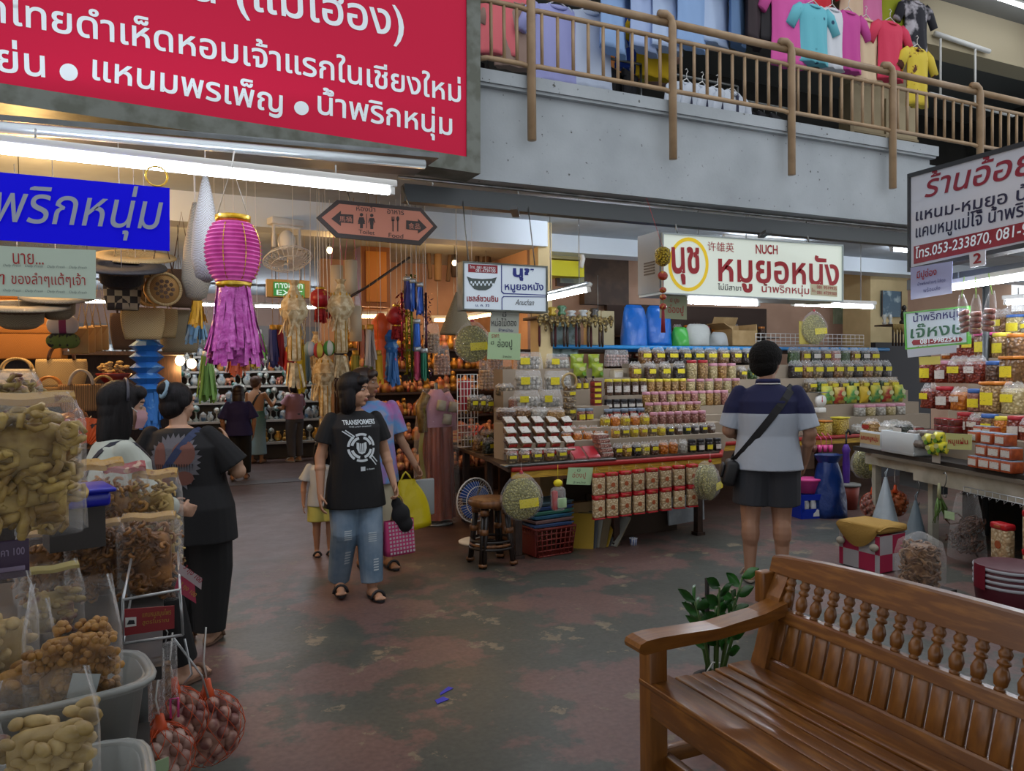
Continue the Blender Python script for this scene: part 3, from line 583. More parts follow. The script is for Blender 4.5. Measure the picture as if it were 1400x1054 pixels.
def g_letters(m):
 P=RP3; P.text(m,'น้ำพริกหนุ่ม',(1249,444),(1316,437),428,0,.01); P.text(m,'เจ๊หงษ์',(1245,463),(1320,456),444,1,.014,.12)
 P.poly(m,[(1249,472),(1314, 467),(1317,464),(1314,461),(1249,465),(1247,468)],2,.003); P.text(m,'081-9982541',(1259,470.5),(1312,466),463.5,3,.03,lift=.008)
 P.text(m,'มีปูอ่อง',(1252,484),(1282,481),473,4,.01); P.text(m,'จำหน่าย',(1286,483),(1299,481.5),478,0,0)
t=board('stall_sign','white sign with bright green border and phone strip beside the slanting stall',RP3,[(1239,478),(1325,470),(1324,418),(1237,427)],M('white_sign_face','bcccd4',.4,emit=.1),.012,.014,M('bright_green_border','58a83c',.5),g_letters,[inkb,M('dark_green_ink','14603c',.5),redl,whitelet,MATS['maroon_ink']])
board('paper_notice','white paper strip about crab paste stuck below the green bordered sign',Plane(RP3 .o+SN*.012,SN),[(1241,489),(1307,482),(1307,471),(1240,476)],M('white_strip','b4bcc8',.5),.004)
board('paper_notice','small yellow price paper hung below the green bordered sign',RP3,[(1257,499),(1285,498),(1285,487),(1256,488)],M('yellow_paper','ccc460',.6),.004)
# people
def remesh(mb,vox,it=4,name='body'):
 me=bpy.data.meshes.new(name); me.from_pydata(mb.v,[],mb.f); bm=bmesh.new(); bm.from_mesh(me); bmesh.ops.recalc_face_normals(bm,faces=bm.faces); bm.to_mesh(me); bm.free()
 o=bpy.data.objects.new(name,me); COL.objects.link(o)
 r=o.modifiers.new('r','REMESH'); r.mode='VOXEL'; r.voxel_size=vox
 if it:q=o.modifiers.new('s','SMOOTH'); q.factor=.5; q.iterations=it
 dg=bpy.context.evaluated_depsgraph_get(); out=bpy.data.meshes.new_from_object(o.evaluated_get(dg)); out.name=name
 bpy.data.objects.remove(o); bpy.data.meshes.remove(me)
 out.polygons.foreach_set('use_smooth',[True]*len(out.polygons)); return out
def limb(mb,pts,rs,n=12,end=True):
 pts=[V(p)for p in pts]; mb.tube(pts,list(rs),n); z=list(zip(pts,rs))
 for p,r in(z if end else z[:-1]):mb.ell(p,r*.995,n,8)
def loft(mb,rings,n=24):
 """rings: (center, rx, ry, power) stacked up"""
 st=len(mb.v); vs=[]; fs=[]
 for(c,rx,ry,*pw)in rings:
  p=pw[0]if pw else 2.0
  for j in range(n):
   a=2*PI*j/n; ca,sa=math.cos(a),math.sin(a); k=(abs(ca)**p+abs(sa)**p)**(-1/p); vs.append(V(c)+V((rx*ca*k,ry*sa*k, 0)))
 for i in range(len(rings)-1):
  for j in range(n):j2=(j+1)%n; fs.append((i*n+j,i*n+j2,(i+1)*n+j2,(i+1)*n+j))
 fs+=[tuple(range(n))[::-1],tuple((len(rings)-1)*n+j for j in range(n))]
 return mb.add(vs,fs,0,True)
def hand(mb,w,d,pn,side,curl=.35,s=1.0,spread=1.0):
 """w wrist, d forearm direction, pn palm normal, side: direction of the thumb"""
 w,d,pn=V(w),V(d).normalized(),V(pn); pn=(pn-d*pn.dot(d)).normalized(); tw=V(side); tw=(tw-d*tw.dot(d)-pn*tw.dot(pn)).normalized()
 R=Matrix((tw,pn,d)).transposed(); mb.ell(w+d*.045*s,(.037*s,.016*s,.052*s),12,8,rot=R); limb(mb,[w-d*.01,w+d*.03*s],[.021*s,.022*s])
 for k,(off,L)in enumerate(((.027,.072),(.009,.080),(-.009,.075),(-.026,.058))):
  p=w+d*.083*s+tw*off*s*spread; pts=[p-d*.02*s,p]; a=curl*.5
  for f in(.45,.32,.25):
   dd=d*math.cos(a)+pn*math.sin(a); p=p+dd*L*f*s; pts.append(p); a+=curl
  limb(mb,pts,[.0085*s,.0085*s, .008*s,.0075*s,.006*s],8)
 p=w+d*.025*s+tw*.022*s; t1=p+(tw*.55+d*.7+pn*.45).normalized()*.04*s; t2=t1+(tw*.15+d*.8+pn*.5).normalized()*.032*s
 limb(mb,[p,t1,t2],[.012*s,.0095*s,.0075*s],8)
BASE=dict(hipL=(-.052,0,.515),hipR=(.052,0,.515),kneeL=(-.056,.012,.285),kneeR=(.056,.012,.285),ankL=(-.056,-.012,.045),ankR=(.056,-.012,.045),neck=(0,-.008,.835),shL=(-.105,-.008,.798),shR=(.105,-.008,.798),elL=(-.137,-.018,.635),elR=(.137,-.018,.635),wrL=(-.142,.03,.485),wrR=(.142,.03,.485),head=(0,.018,.925),pel=(0,0, .53),chest=(0,0,.72))
class Human:
 def __init__(s,label,loc,rz,h,skin,J=None,girth=1.0,yaw=0,pitch=0,vox=.006,curl=(.35,.35),handd=None,feet=(0,0),mask=False,lean=0):
  s.h=h; s.g=girth; s.t=thing('person',label,'person',loc,rz,None); s.vox=vox
  s.J={k:V(v)*h for k,v in{**BASE,**(J or{})}.items()}; J=s.J; g=girth; mb=MB()
  if lean:
   for k in('neck','shL','shR','head','chest'):J[k]=J[k]+V((0,(J[k].z-.55*h)*lean,0))
  s.trunk=[(J['pel']+V((0,0,-.04*h)),.085*h*g,.062*h*g),(J['pel']+V((0, -.004*h,.0)),.098*h*g,.072*h*g),(J['pel']*.6+J['chest']*.4+V((0,.004*h,.01*h)),.080*h*g,.062*h*g),(J['chest']+V((0,0,-.02*h)),.090*h*g,.066*h*g),(J['chest']+V((0,0,.04*h)),.095*h*g,.062*h*g),((J['shL']+J['shR'])/2+V((0,0,.0)),.088*h, .046*h),(J['neck']+V((0,0,.005*h)),.040*h,.034*h)]
  loft(mb,s.trunk)
  limb(mb,[J['neck']+V((0,0,-.02*h)),J['head']+V((0,-.012*h,-.03*h))],[.034*h,.031*h])
  for a in 'LR':
   limb(mb,[J['sh'+a], J['el'+a],J['wr'+a]],[.0215*h,.0235*h*g,.0155*h]); u=(J['el'+a]*.7+J['wr'+a]*.3); mb.ell(u,.024*h*g)
   limb(mb,[J['hip'+a],J['knee'+a],J['ank'+a]],[.055*h*g,.034*h*g,.0215*h]); c=J['knee'+a]*.68+J['ank'+a]*.32+V((0,-.010*h,0)); mb.ell(c,(.032*h*g, .034*h*g,.07*h))
  s.fd={}
  for i,a in enumerate('LR'):
   ft=feet[i]; d=V((math.sin(ft),math.cos(ft),0)); s.fd[a]=d; A=J['ank'+a]; up=A.z-.045*h
   heel=A+V((0,0,-.025*h))-d*.015*h; toe=A+d*.085*h; toe.z=max(.016*h+up*.35,.014*h); heel.z=.02*h+up*.9
   limb(mb,[heel,A*.5+(A+d*.04*h)*.5+V((0,0,-.018*h)),toe],[.02*h, .024*h,.017*h])
   for q in range(5):
    sd=V((d.y,-d.x,0)); p=toe+sd*(q-2)*.0095*h; mb.ell(p+d*(.012-abs(q-(1.2 if a=='L' else 2.8))*.003)*h,(.0065*h,.011*h,.0065*h),8,6)
  for i,a in enumerate('LR'):
   d=J['wr'+a]-J['el'+a]; sx=-1 if a=='L' else 1; dd,pn,sd=(handd or{}).get(a,(d,(-sx,0.1,0),(0,1,0))); hand(mb,J['wr'+a],dd,pn,sd,curl[i],h/1.65)
  H=Matrix.Rotation(yaw,3,'Z')@Matrix.Rotation(pitch,3,'X'); s.H=H; c=J['head']; s.hs=k=max(h,1.25)/1.52; P=lambda x,y,z:c+H@(V((x,y,z))*k); s.P=P
  mb.ell(P(0,-.012,.022),(.074*k,.092*k,.088*k),20,14,rot=H); mb.ell(P(0,.012,-.035),(.060*k,.072*k, .075*k),18,12,rot=H)
  mb.ell(P(0,.052,-.088),(.026*k,.024*k,.020*k),rot=H); mb.ell(P(.034,.045,-.03),(.026*k,.026*k,.026*k),rot=H); mb.ell(P(-.034,.045,-.03),(.026*k,.026*k,.026*k),rot=H)
  mb.ell(P(0,.072,.03),(.048*k,.014*k,.018*k),rot=H); mb.ell(P(0,.086,-.016), (.009*k,.012*k,.024*k),rot=H); mb.ell(P(0,.094,-.030),(.013*k,.014*k,.010*k),rot=H); mb.ell(P(.011,.085,-.032),(.008*k,.010*k,.008*k), rot=H); mb.ell(P(-.011,.085,-.032),(.008*k,.010*k,.008*k),rot=H)
  mb.ell(P(0,.080,-.058),(.021*k,.011*k,.006*k),rot=H); mb.ell(P(0, .078,-.068),(.019*k,.011*k,.007*k),rot=H)
  for e in(-1,1):mb.ell(P(e*.075,-.004,-.008),(.008*k,.019*k,.030*k),rot=H@Matrix.Rotation(e*.35,3, 'Z')); mb.ell(P(e*.030,.070,.008),(.015*k,.010*k,.009*k),rot=H)
  me=remesh(mb,vox,3,'body'); sk=M('skin_'+skin,skin,.55,0,bump=.03,bscale=120);
  for q in(sk,M('eye_dark','1a1210',.25),M('brow_dark','2a1e1a',.7),M('lip_rose','8e5048',.5),M('eye_white','c8c0b8',.3)):me.materials.append(q)
  Hi=H.inverted(); hr=.13*k
  for f in me.polygons:
   d=f.center-c
   if d.length<hr:
    x,y,z=(Hi@d)/k
    if y>.05:
     ax=abs(x)
     if abs(ax-.031)<.0055 and abs(z-.006)<.0055:f.material_index=1
     elif abs(ax-.031)<.013 and abs(z-.006)<.0045:f.material_index=4 if abs(z-.005)<.003 else 1
     elif.014<ax<.046 and abs(z-.024+(ax-.03)**2*6)<.0038:f.material_index=2
     elif ax<.021 and abs(z+.063)<.009 and y>.07-0:f.material_index=3
  s.body=link('body',me,s.t)
 def garment(s,name,mb,mat,vox=None,it=3):return link(name,s._m(remesh(mb,vox or s.vox*1.2,it,name),mat),s.t)
 def _m(s,me,mat):me.materials.append(mat); return me
 def shirt(s,name,mat,hem,off=.02,flare=1.08,sleeve=.55,sr=.046,neckz=.0, belly=0,bot=None,mesh=False):
  J,h,g=s.J,s.h,s.g; mb=MB(); T=s.trunk; hz=hem*h; pel=J['pel']; R=[]
  R.append(((pel.x,pel.y,hz), .1*h*g*flare+off,(.075*h*g)*flare+off,2.2));
  if hz<pel.z-.06*h:R.append((pel,.099*h*g+off*1.2,.074*h*g+off*1.2,2.2))
  R.append((T[2][0]+V((0,.008+belly,0)),.088*h*g+off,.068*h*g+off+belly,2.2)); R.append((T[3][0],.094*h*g+off*.8,.068*h*g+off*.9,2.2)); R.append((T[4][0],.099*h*g+off*.6,.064*h*g+off*.8,2.2))
  R.append((T[5][0]+V((0,0,.008*h)),.098*h+off*.3,.048*h+off*.6)); R.append((J['neck']+V((0,0,-.006*h+neckz))),)if False else R.append((J['neck']+V((0,0,-.002*h)),.046*h,.042*h))
  loft(mb,R,28)
  for a in 'LR':
   S_,E, W=J['sh'+a],J['el'+a],J['wr'+a]
   if sleeve<=1:e=S_.lerp(E,sleeve); C_=S_.lerp((J['shL']+J['shR'])/2,.03); limb(mb,[C_,S_.lerp(e,.4),e],[.031*h+off*.1,.036*h*max(1,g*.92)+off*.25,sr*h*max(1,g*.92)],14,False)
   else:e=E.lerp(W,sleeve-1); C_=S_.lerp((J['shL']+J['shR'])/2,.06); limb(mb,[C_,E,e],[.031*h+off*.1,.036*h*g+off*.3,.028*h+off*.2],14,False)
  return s.garment(name,mb,mat)
 def trousers(s,name,mat,hem=.06,off=.012, wide=1.0,top=.60,hemr=None):
  J,h,g=s.J,s.h,s.g; mb=MB()
  loft(mb,[(J['pel']+V((0,0,-.05*h)),.094*h*g+off,.07*h*g+off),(J['pel'],.1*h*g+off,.076*h*g+off),(V((J['pel'].x,J['pel'].y,top*h)),.088*h*g+off,.068*h*g+off)])
  for a in 'LR':
   K,A=J['knee'+a],J['ank'+a]; hp=J['hip'+a]+V((0,0,-.02*h)); hz=hem*h
   if hz>K.z:e=hp.lerp(K,(hp.z-hz)/(hp.z-K.z)); limb(mb,[hp,e],[.058*h*g+off,(hemr or.05)*h*g+off],16,False)
   else:e=K.lerp(A,min(1.1,(K.z-hz)/(K.z-A.z))); limb(mb,[hp,K,e],[.058*h*g+off,.042*h*g*wide+off,(hemr or.036)*h*wide+off],16,False)
  return s.garment(name,mb,mat)
 def cap_hair(s,mat,long=0,bun=None,fringe=True,back=.0,name='hair',puff=1.0):
  k=s.hs; P=s.P; H=s.H; mb=MB(); n0=0
  mb.ell(P(0,-.022,.034),(.086*k*puff,.096*k*puff,.090*k*puff),20,14,rot=H); mb.ell(P(0,-.045,-.02),(.080*k*puff,.065*k*puff,.08*k),16,12,rot=H)
  if fringe:mb.ell(P(.028,.056,.070),(.05*k,.035*k,.030*k),rot=H@Matrix.Rotation(.4,3,'Y')); mb.ell(P(-.03,.054,.070),(.046*k,.035*k,.030*k),rot=H@Matrix.Rotation(-.4,3,'Y'))
  if long:
   mb.ell(P(0,-.045,-.05-long*.4),(.085*k,.062*k, (.07+long*.6)*k),18,12,rot=H)
   for e in(-1,1):mb.ell(P(e*.072, -.012,-.03-long*.25),(.022*k,.045*k,(.06+long*.45)*k),rot=H)
  else:
   for e in(-1,1):mb.ell(P(e*.072,-.022,.01),(.018*k,.04*k,.045*k),rot=H)
  if bun:mb.ell(P(*bun[0]),bun[1]*k,14,10)
  return s.garment(name,mb,mat,.006,2)
 def decal(s,target,name,mats,draw,origin,ux,uy,lift=.003,mi=None):
  """printed shapes drawn flat on a plane in front of the cloth and pressed onto it"""
  m=MB(); draw(m); st=m
  bm=bmesh.new(); vs=[bm.verts.new(v)for v in m.v]
  for f,q in zip(m.f,m.m):
   try:bf=bm.faces.new([vs[i]for i in f]); bf.material_index=q
   except ValueError:pass
  for _ in range(3):
   E=[e for e in bm.edges if e.calc_length()>.02]
   if E:bmesh.ops.subdivide_edges(bm,edges=E,cuts=1); bmesh.ops.triangulate(bm,faces=[f for f in bm.faces if len(f.verts)>4])
  o,ux,uy=V(origin),V(ux).normalized(),V(uy).normalized(); n=ux.cross(uy); me=target.data
  bv=BVHTree.FromPolygons([v.co for v in me.vertices],[p.vertices for p in me.polygons])
  for v in bm.verts:
   p=o+ux*v.co.x+uy*v.co.y; hit=bv.ray_cast(p+n*.5,-n)
   if hit[0]is not None:v.co=hit[0]+n*(lift+v.co.z)
   else:v.co=p
  out=bpy.data.meshes.new(name); bm.to_mesh(out); bm.free()
  for q in mats:out.materials.append(q)
  return link(name,out,s.t)
 def sandal(s,a,mat, strap=True,sole=None):
  J,h=s.J,s.h; A,d=J['ank'+a],s.fd[a]; sd=V((d.y,-d.x,0)); up=A.z-.045*h; pit=up*.55; c=A+d*.035*h; poly=[]
  for i in range(20):q=2*PI*i/20; r=(.030 if math.sin(q)>0 else.025)*h; poly.append((r*math.cos(q),.078*h*math.sin(q)))
  f=(d+V((0,0,-pit/(.1*h)*.8))).normalized(); m=MB(); o=V((c.x,c.y,.013*h+up*.55)); m.prism(poly,o,sd,f,.014); p=m.build('sandal_sole',sole or mat, s.t)
  if strap:
   m=MB(); o2=o+f*.03*h; m.tube([o2+sd*(.031*h*math.cos(q))+V((0,0,.034*h*math.sin(q)-.004))for q in[PI*i/8 for i in range(9)]],.010,8)
   for i,v in enumerate(m.v):pass
   m.build('sandal_strap',mat,p)
hairb=M('black_hair','0c0a0c',.6,0,'161214',60,stretch=(1,1,.15),bump=.25,bscale=80,spec=.25)
blackc=M('black_cotton','0c0c0f',.85,bump=.2,bscale=7);
jeans=M('washed_denim','5a7288',.85,0,'8798a8',5,lo=.35, hi=.7,bump=.2,bscale=14)
# woman in the black printed tee, walking
W=Human('middle-aged woman in black printed tee and ripped jeans walking towards the bench',(1.17,5.22,0),PI+.06,1.55,'b08468',J=dict(kneeR=(.060,.03,.29),ankR=(.066,-.05,.075),kneeL=(-.05,.05,.285),ankL=(-.052, .07,.045),elR=(.150,-.02,.63),wrR=(.160,.02,.475),elL=(-.148,-.02,.635),wrL=(-.165,.05,.50)),girth=1.08,yaw=.95,pitch=.0,vox=.0048,curl=(.9,.45),feet=(-.1, .15))
tee=W.shirt('tshirt',blackc,.405,.022,1.16,.62,.047)
W.trousers('jeans',jeans,.07,.014,1.12)
W.cap_hair(hairb,.075,fringe=True,puff=1.06)
M('black_sandal','1c1c20',.5)
for a in 'LR':W.sandal(a,M('striped_slide','141418',.5,0,'c8c8c8',55,tex='wave',lo=.45,hi=.55,stretch=(0,1,0)),sole=MATS['black_sandal'])
wh=M('white_tee_print','c8d0d4',.7)
def wprint(m):
 write(m,'TRANSFORMERS',(-.115,.155,0),(1,0,0),(0,1,0),.23,.034,0,.03,0,lift=0); write(m,'THE LAST KNIGHT',(-.08,.138,0),(1,0,0),(0,1,0),.16,.008,0,.0,0,lift=0)
 def ring(r0,r1, a0,a1,k=24,c=(0,0)):
  P=[(c[0]+r1*math.cos(a0+(a1-a0)*i/k),c[1]+r1*math.sin(a0+(a1-a0)*i/k))for i in range(k+1)]+[(c[0]+r0*math.cos(a1-(a1-a0)*i/k),c[1]+r0*math.sin(a1-(a1-a0)*i/k))for i in range(k+1)]
  b=len(m.v); m.add([(p[0],p[1],0)for p in P],[(i,i+1,2*k-i,2*k+1-i)for i in range(k)],0)
 for q in range(6):ring(.082,.098,q*PI/3+.1,q*PI/3+.95,8)
 for q in range(4):ring(.058,.076,q*PI/2+.25,q*PI/2+1.35,8)
 m.prism([(-.034,.036),(0,.026),(.034,.036),(.036,-.004),(.022,-.036),(0,-.046),(-.022,-.036),(-.036,-.004)][::-1],(0,0,0),(1,0,0),(0,1,0),.0001,0)
 for q in(-.014,0,.014):m.prism([(q-.002,.03),(q+.002,.03),(q+.002,-.03),(q-.002,-.03)][::-1],(0,0,.0012), (1,0,0),(0,1,0),.0001,1)
 for a,b in(((-.125,.115),(-.055,.065)),((-.105,.12),(-.045,.075)),((.06,-.07),(.105,-.125)),((.075,-.06),(.115,-.105))):
  d=V((b[0]-a[0],b[1]-a[1])).normalized(); n=V((-d.y,d.x))*.004; m.prism([(a[0]+n.x,a[1]+n.y),(a[0]-n.x,a[1]-n.y),(b[0]-n.x,b[1]-n.y),(b[0]+n.x,b[1]+n.y)],(0,0,0),(1, 0,0),(0,1,0),.0001,0)
 write(m,'in theaters',(.03,-.155,0),(1,0,0),(0,1,0),.06,.012,0,.02,.1,lift=0); m.prism([(-.012,-.13),(.02,-.13),(.02,-.16),(-.012,-.16)][::-1],(0,0,0),(1,0, 0),(0,1,0),.0001,0)
W.decal(tee,'chest_print',[wh,blackc],wprint,(-.01,0,1.045),(-1,0,0),(0,0,1))
def patch(m,pts):
 for i,(x,y,sx, sy)in enumerate(pts):
  for k in range(5):m.prism([(x-sx,y+k*sy),(x+sx*.9,y+k*sy+.002),(x+sx,y+k*sy+sy*.55),(x-sx*.8,y+k*sy+sy*.6)],(0,0,0),(1,0,0),(0,1,0),.0001,0)
jn=[o for o in W.t.children if o.name.startswith('jeans')][0]
for q in((.07,.40,.03,.014),(-.09,.42,.028,.014),(-.08,.24,.022,.02),(.09,.2,.02,.018)):W.decal(jn,'ripped_patch',[M('pale_threads','b0bcc4',.9)],lambda m:patch(m,[q]),(0,0,0),(-1,0,0),(0,0,1),.002)
# child behind her
C=Human('small child in white tee and lemon yellow shorts half hidden behind the woman in black',(1.18,6.5,0),PI-.1,.98,'a87c60',J=dict(head=(0,.02,.915),neck=(0,0,.80),shL=(-.115,0,.775),shR=(.115,0,.775),elR=(.16,-.01,.61),wrR=(.165,.03,.47)),girth=1.1,vox=.006,yaw=-.2)
C.shirt('tshirt', M('white_cotton','b8bcbc',.85,bump=.2,bscale=9),.44,.014,1.1,.7,.06); C.trousers('shorts',M('lemon_shorts','c0bc60', .85,bump=.15,bscale=10),.30,.012,1,.58,.062); C.cap_hair(hairb,.12)
for a in 'LR':C.sandal(a,MATS['black_sandal'])
# person in the tie-dye shirt behind the woman
tdm=M('tie_dye_cloth','c04a8c',.85,0,'d8944c',3.2,lo=.3,hi=.68,col3='5a8ec0',bump=.2,bscale=8)
D=Human('person in rainbow tie-dye shirt walking behind the woman in black tee with a yellow bag',(1.47,5.95,0),PI+.15,1.60,'8c6448',J=dict(head=(.035,.02, .922),elL=(-.155,.0,.635),wrL=(-.195,.10,.50),shL=(-.118,-.008,.80),kneeL=(-.055,.04,.285),ankL=(-.056,.06,.045)),girth=1.05,vox=.006,yaw=.9,curl=(1.0,.4))
D.shirt('tshirt',tdm,.42,.03,1.15,.82,.05); D.trousers('trousers',M('pale_trousers','b0a890',.85),.18,.02,1.15); D.cap_hair(M('brown_hair','2c1c16',.5),.1)
for a in 'LR':D.sandal(a,MATS['black_sandal'])
# woman in black seen from behind beside the woven goods
B=Human('woman all in black with a hair bun, back turned, blue strap across her shoulders',(.12,4.70,0),-.42,1.50,'b08a70',J=dict(neck=(-.05,-.008,.835),shL=(-.16, -.008,.808),shR=(.065,-.008,.808),head=(-.06,.018,.925),chest=(-.03,0,.72),elR=(.165,.02,.66),wrR=(.08,.15,.74),elL=(-.22,.03,.65),wrL=(-.12,.16,.70)),girth=1.28,vox=.0055,yaw=-.55,pitch=-.1,handd={'R':((-.3,.4,.8),(-1,0,0),(0,-1,.2)),'L':((.3,.4,.8),(1,0,0),(0,-1,.2))})
bs=B.shirt('tshirt',blackc,.40,.03,1.1,.85,.052); B.trousers('trousers',M('black_trousers','0a0a0c',.8, bump=.2,bscale=6),.05,.02,1.25)
B.cap_hair(hairb,0,((0,-.09,.075),.05),fringe=False)
m=MB(); m.tube([B.P(.02*math.cos(q),-.085+.035*math.sin(q)*.3, .075+.045*math.sin(q))+V((0,-.03,0))for q in[2*PI*i/12 for i in range(12)]],.012,6,closed=True); m.build('hair_tie',M('pale_blue_ribbon','7c98a8',.7),B.t)
def bprint(m):
 rnd=random.Random(3); P=[]
 for i in range(60):q=-2*PI*i/60; r=(.118 if i%2 else.142)+rnd.random()*.012; P.append((r*math.cos(q),r*1.12*math.sin(q)))
 m.prism(P,(0,0,0),(1,0,0),(0,1,0),.0001,0)
 for cx,cy,rx,ry in((.055,.05,.062,.072),(-.075,.03,.035,.085),(.06,-.085,.05,.04),(-.05,-.1,.035,.03)):m.prism([(cx+rx*math.cos(q),cy+ry*math.sin(q))for q in[-2*PI*i/18 for i in range(18)]],(0,0,.0012),(1,0,0),(0, 1,0),.0001,1)
 for k in range(16):x=-.1+k*.0135; m.prism([(x,-.005),(x+.005,-.005),(x+.003,-.04-rnd.random()*.02)],(0,0,.0024),(1,0,0),(0,1,0),.0001,2)
B.decal(bs,'back_print',[M('charcoal_print','5a585e',.8),M('rust_print','6a4238', .8),blackc],bprint,(-.05,0,1.06),(1,0,0),(0,0,1),.003)
def strap(H,mat,a,b,tgt,n=26,w=.022,lift=.006,name='bag_strap',bulge=.0):
 """a flat strap laid round the torso from shoulder point a to hip point b over the back (-Y) and the chest (+Y)"""
 bv=BVHTree.FromPolygons([v.co for v in tgt.data.vertices],[p.vertices for p in tgt.data.polygons]); m=MB(); a,b=V(a),V(b); c=(a+b)/2; ax=(a-b).normalized(); rows=[]
 for i in range(n):
  q=2*PI*i/n; d=ax*math.cos(q)+V((0,-1,0))*math.sin(q); hit=bv.ray_cast(c+d*.8,-d); p=hit[0]if hit[0]is not None else c+d*.2
  rows.append(p+d*lift)
 sd=ax.cross(V((0,-1,0))).normalized(); k=len(rows)
 for i in range(k):
  p=rows[i]; r=(p-c).normalized(); m.v+=[tuple(p+sd*w),tuple(p-sd*w),tuple(p-sd*w-r*.004),tuple(p+sd*w-r*.004)]
 for i in range(k):
  j=(i+1)%k
  for s_ in range(4):t_=(s_+1)%4; m.f.append((i*4+s_,i*4+t_,j*4+t_,j*4+s_)); m.m.append(0); m.sm.append(False)
 return m.build(name,mat,H.t)
strap(B,M('navy_webbing','1c2a4c', .7),(.05,0,1.24),(-.2,0,.86),bs,w=.02,name='shoulder_strap')
for a in 'LR':B.sandal(a,M('tan_sandal','6a5040',.6))
# woman in mask
A_=Human('woman wearing a pink face mask and white jacket beside the woven goods',(-.22,3.92,0),-1.25,1.52,'b89078',J=dict(ankL=(-.05,.20,.045),kneeL=(-.05,.14,.29),elL=(-.13,.05,.64),wrL=(-.06,.16,.60),elR=(.13,.05,.64),wrR=(.06,.16,.60)),girth=1.1,vox=.0055,yaw=-.1,pitch=-.08,feet=(-.4,-.4))
aj=A_.shirt('jacket',M('cream_white_jacket','b8beb4',.85,bump=.3,bscale=7),.46,.03,1.1,1.7,.05); A_.trousers('trousers',MATS['black_trousers'],.08,.02,1.1); A_.cap_hair(hairb,.14)
m=MB(); k=A_.hs
def mk(u,v):a=(u-.5)*2.4; z=-.012-v*.085; r=.082-.012*abs(v-.45)*2; return A_.P(r*math.sin(a)*.92,.018+r*math.cos(a)*.95+.012*math.exp(-(a*2)**2)*(1-abs(v-.4)),z)
m.grid(mk,15,9); m.build('face_mask',M('pink_mask','b89098',.8),A_.t)
for e in(-1,1):
 m=MB(); m.tube([A_.P(e*.074,.045,-.02),A_.P(e*.083,-.005,.015),A_.P(e*.083, -.02,-.01),A_.P(e*.074,.03,-.085)],.0025,6); m.build('mask_loop',white,A_.t)
m=MB(); m.tube([A_.P(.09*math.cos(q),.0-.0,.10*math.sin(q)+.03)for q in[PI*i/12 for i in range(13)]],.007,6); m.build('hairband',M('grey_hairband','3c3c48',.4),A_.t)
A_.decal(aj,'blouse_front',[M('dark_floral_blouse','20243a',.85,0,'7a7050',22,lo=.6,hi=.64)],lambda m:m.prism([(-.06,.42),(.06,.42),(.09,0),(-.09,0)][::-1],(0,0,0),(1,0,0),(0,1,0),.0001),(0,0,.80),(-1,0,0),(0,0,1),.004)
strap(A_,M('dark_bag_strap','1c2030',.6),(.11,0,1.25),(-.15,0, .85),aj,w=.012,name='shoulder_strap')
for a in 'LR':A_.sandal(a,MATS['tan_sandal'])
# man in the polo shirt
Mn=Human('stout man in navy and pale blue polo and grey shorts, back turned, facing the stall',(3.98,4.22,0),-.66,1.74,'a07860',J=dict(elL=(-.158,.01,.635),wrL=(-.12,.12,.60), elR=(.165,-.02,.63),wrR=(.155,.06,.50),shL=(-.118,-.008,.795),shR=(.118,-.008,.795),ankL=(-.075,-.02,.045),kneeL=(-.07,0,.285),hipL=(-.056,0,.515)),girth=1.2,vox=.0055,yaw=-.6,curl=(.8,.5))
polo=M('two_tone_polo','98a4b4',.85,bump=.3,bscale=6); nt=polo.node_tree; N=nt.nodes; tc=N.new('ShaderNodeTexCoord'); sp=N.new('ShaderNodeSeparateXYZ'); nt.links.new(tc.outputs['Object'],sp.inputs[0]); gt=N.new('ShaderNodeMath'); gt.operation='GREATER_THAN'; gt.inputs[1].default_value=1.235; nt.links.new(sp.outputs['Z'],gt.inputs[0]); mx=N.new('ShaderNodeMix'); mx.data_type='RGBA'; mx.inputs['A'].default_value=srgb('a4acb8'); mx.inputs['B'].default_value=srgb('12163e'); nt.links.new(gt.outputs[0],mx.inputs['Factor']); nt.links.new(mx.outputs['Result'],N['Principled BSDF'].inputs['Base Color'])
ms=Mn.shirt('polo_shirt',polo,.475,.03, 1.05,.90,.041,belly=.01)
Mn.trousers('shorts',M('dark_grey_shorts','2e3036',.85,bump=.2,bscale=7),.325,.018,1, .6,.056)
Mn.cap_hair(M('short_black_hair','0d0b0a',.8,bump=.9,bscale=60,spec=.2),0,fringe=True,puff=1.16)
m=MB(); c=Mn.J['neck']; m.tube([c+V((.074*math.cos(q),.064*math.sin(q)-.004,.012+(.006 if math.sin(q)<0 else-.02)))for q in[2*PI*i/18 for i in range(18)]],.016,8,closed=True); m.build('collar',M('navy_collar','181c48',.8),Mn.t)
m=MB(); m.tube([c+V((.088*math.cos(q),.078*math.sin(q)-.004,-.004+(.0 if math.sin(q)<0 else-.02)))for q in[2*PI*i/18 for i in range(18)]],.004,6,closed=True); m.build('collar_stripe',white,Mn.t)
strap(Mn,M('black_webbing','101014',.7),(.15,0,1.40),(-.24,0,.88),ms,w=.026,name='bag_strap')
for a in 'LR':Mn.sandal(a,M('beige_sandal','a09488',.6))
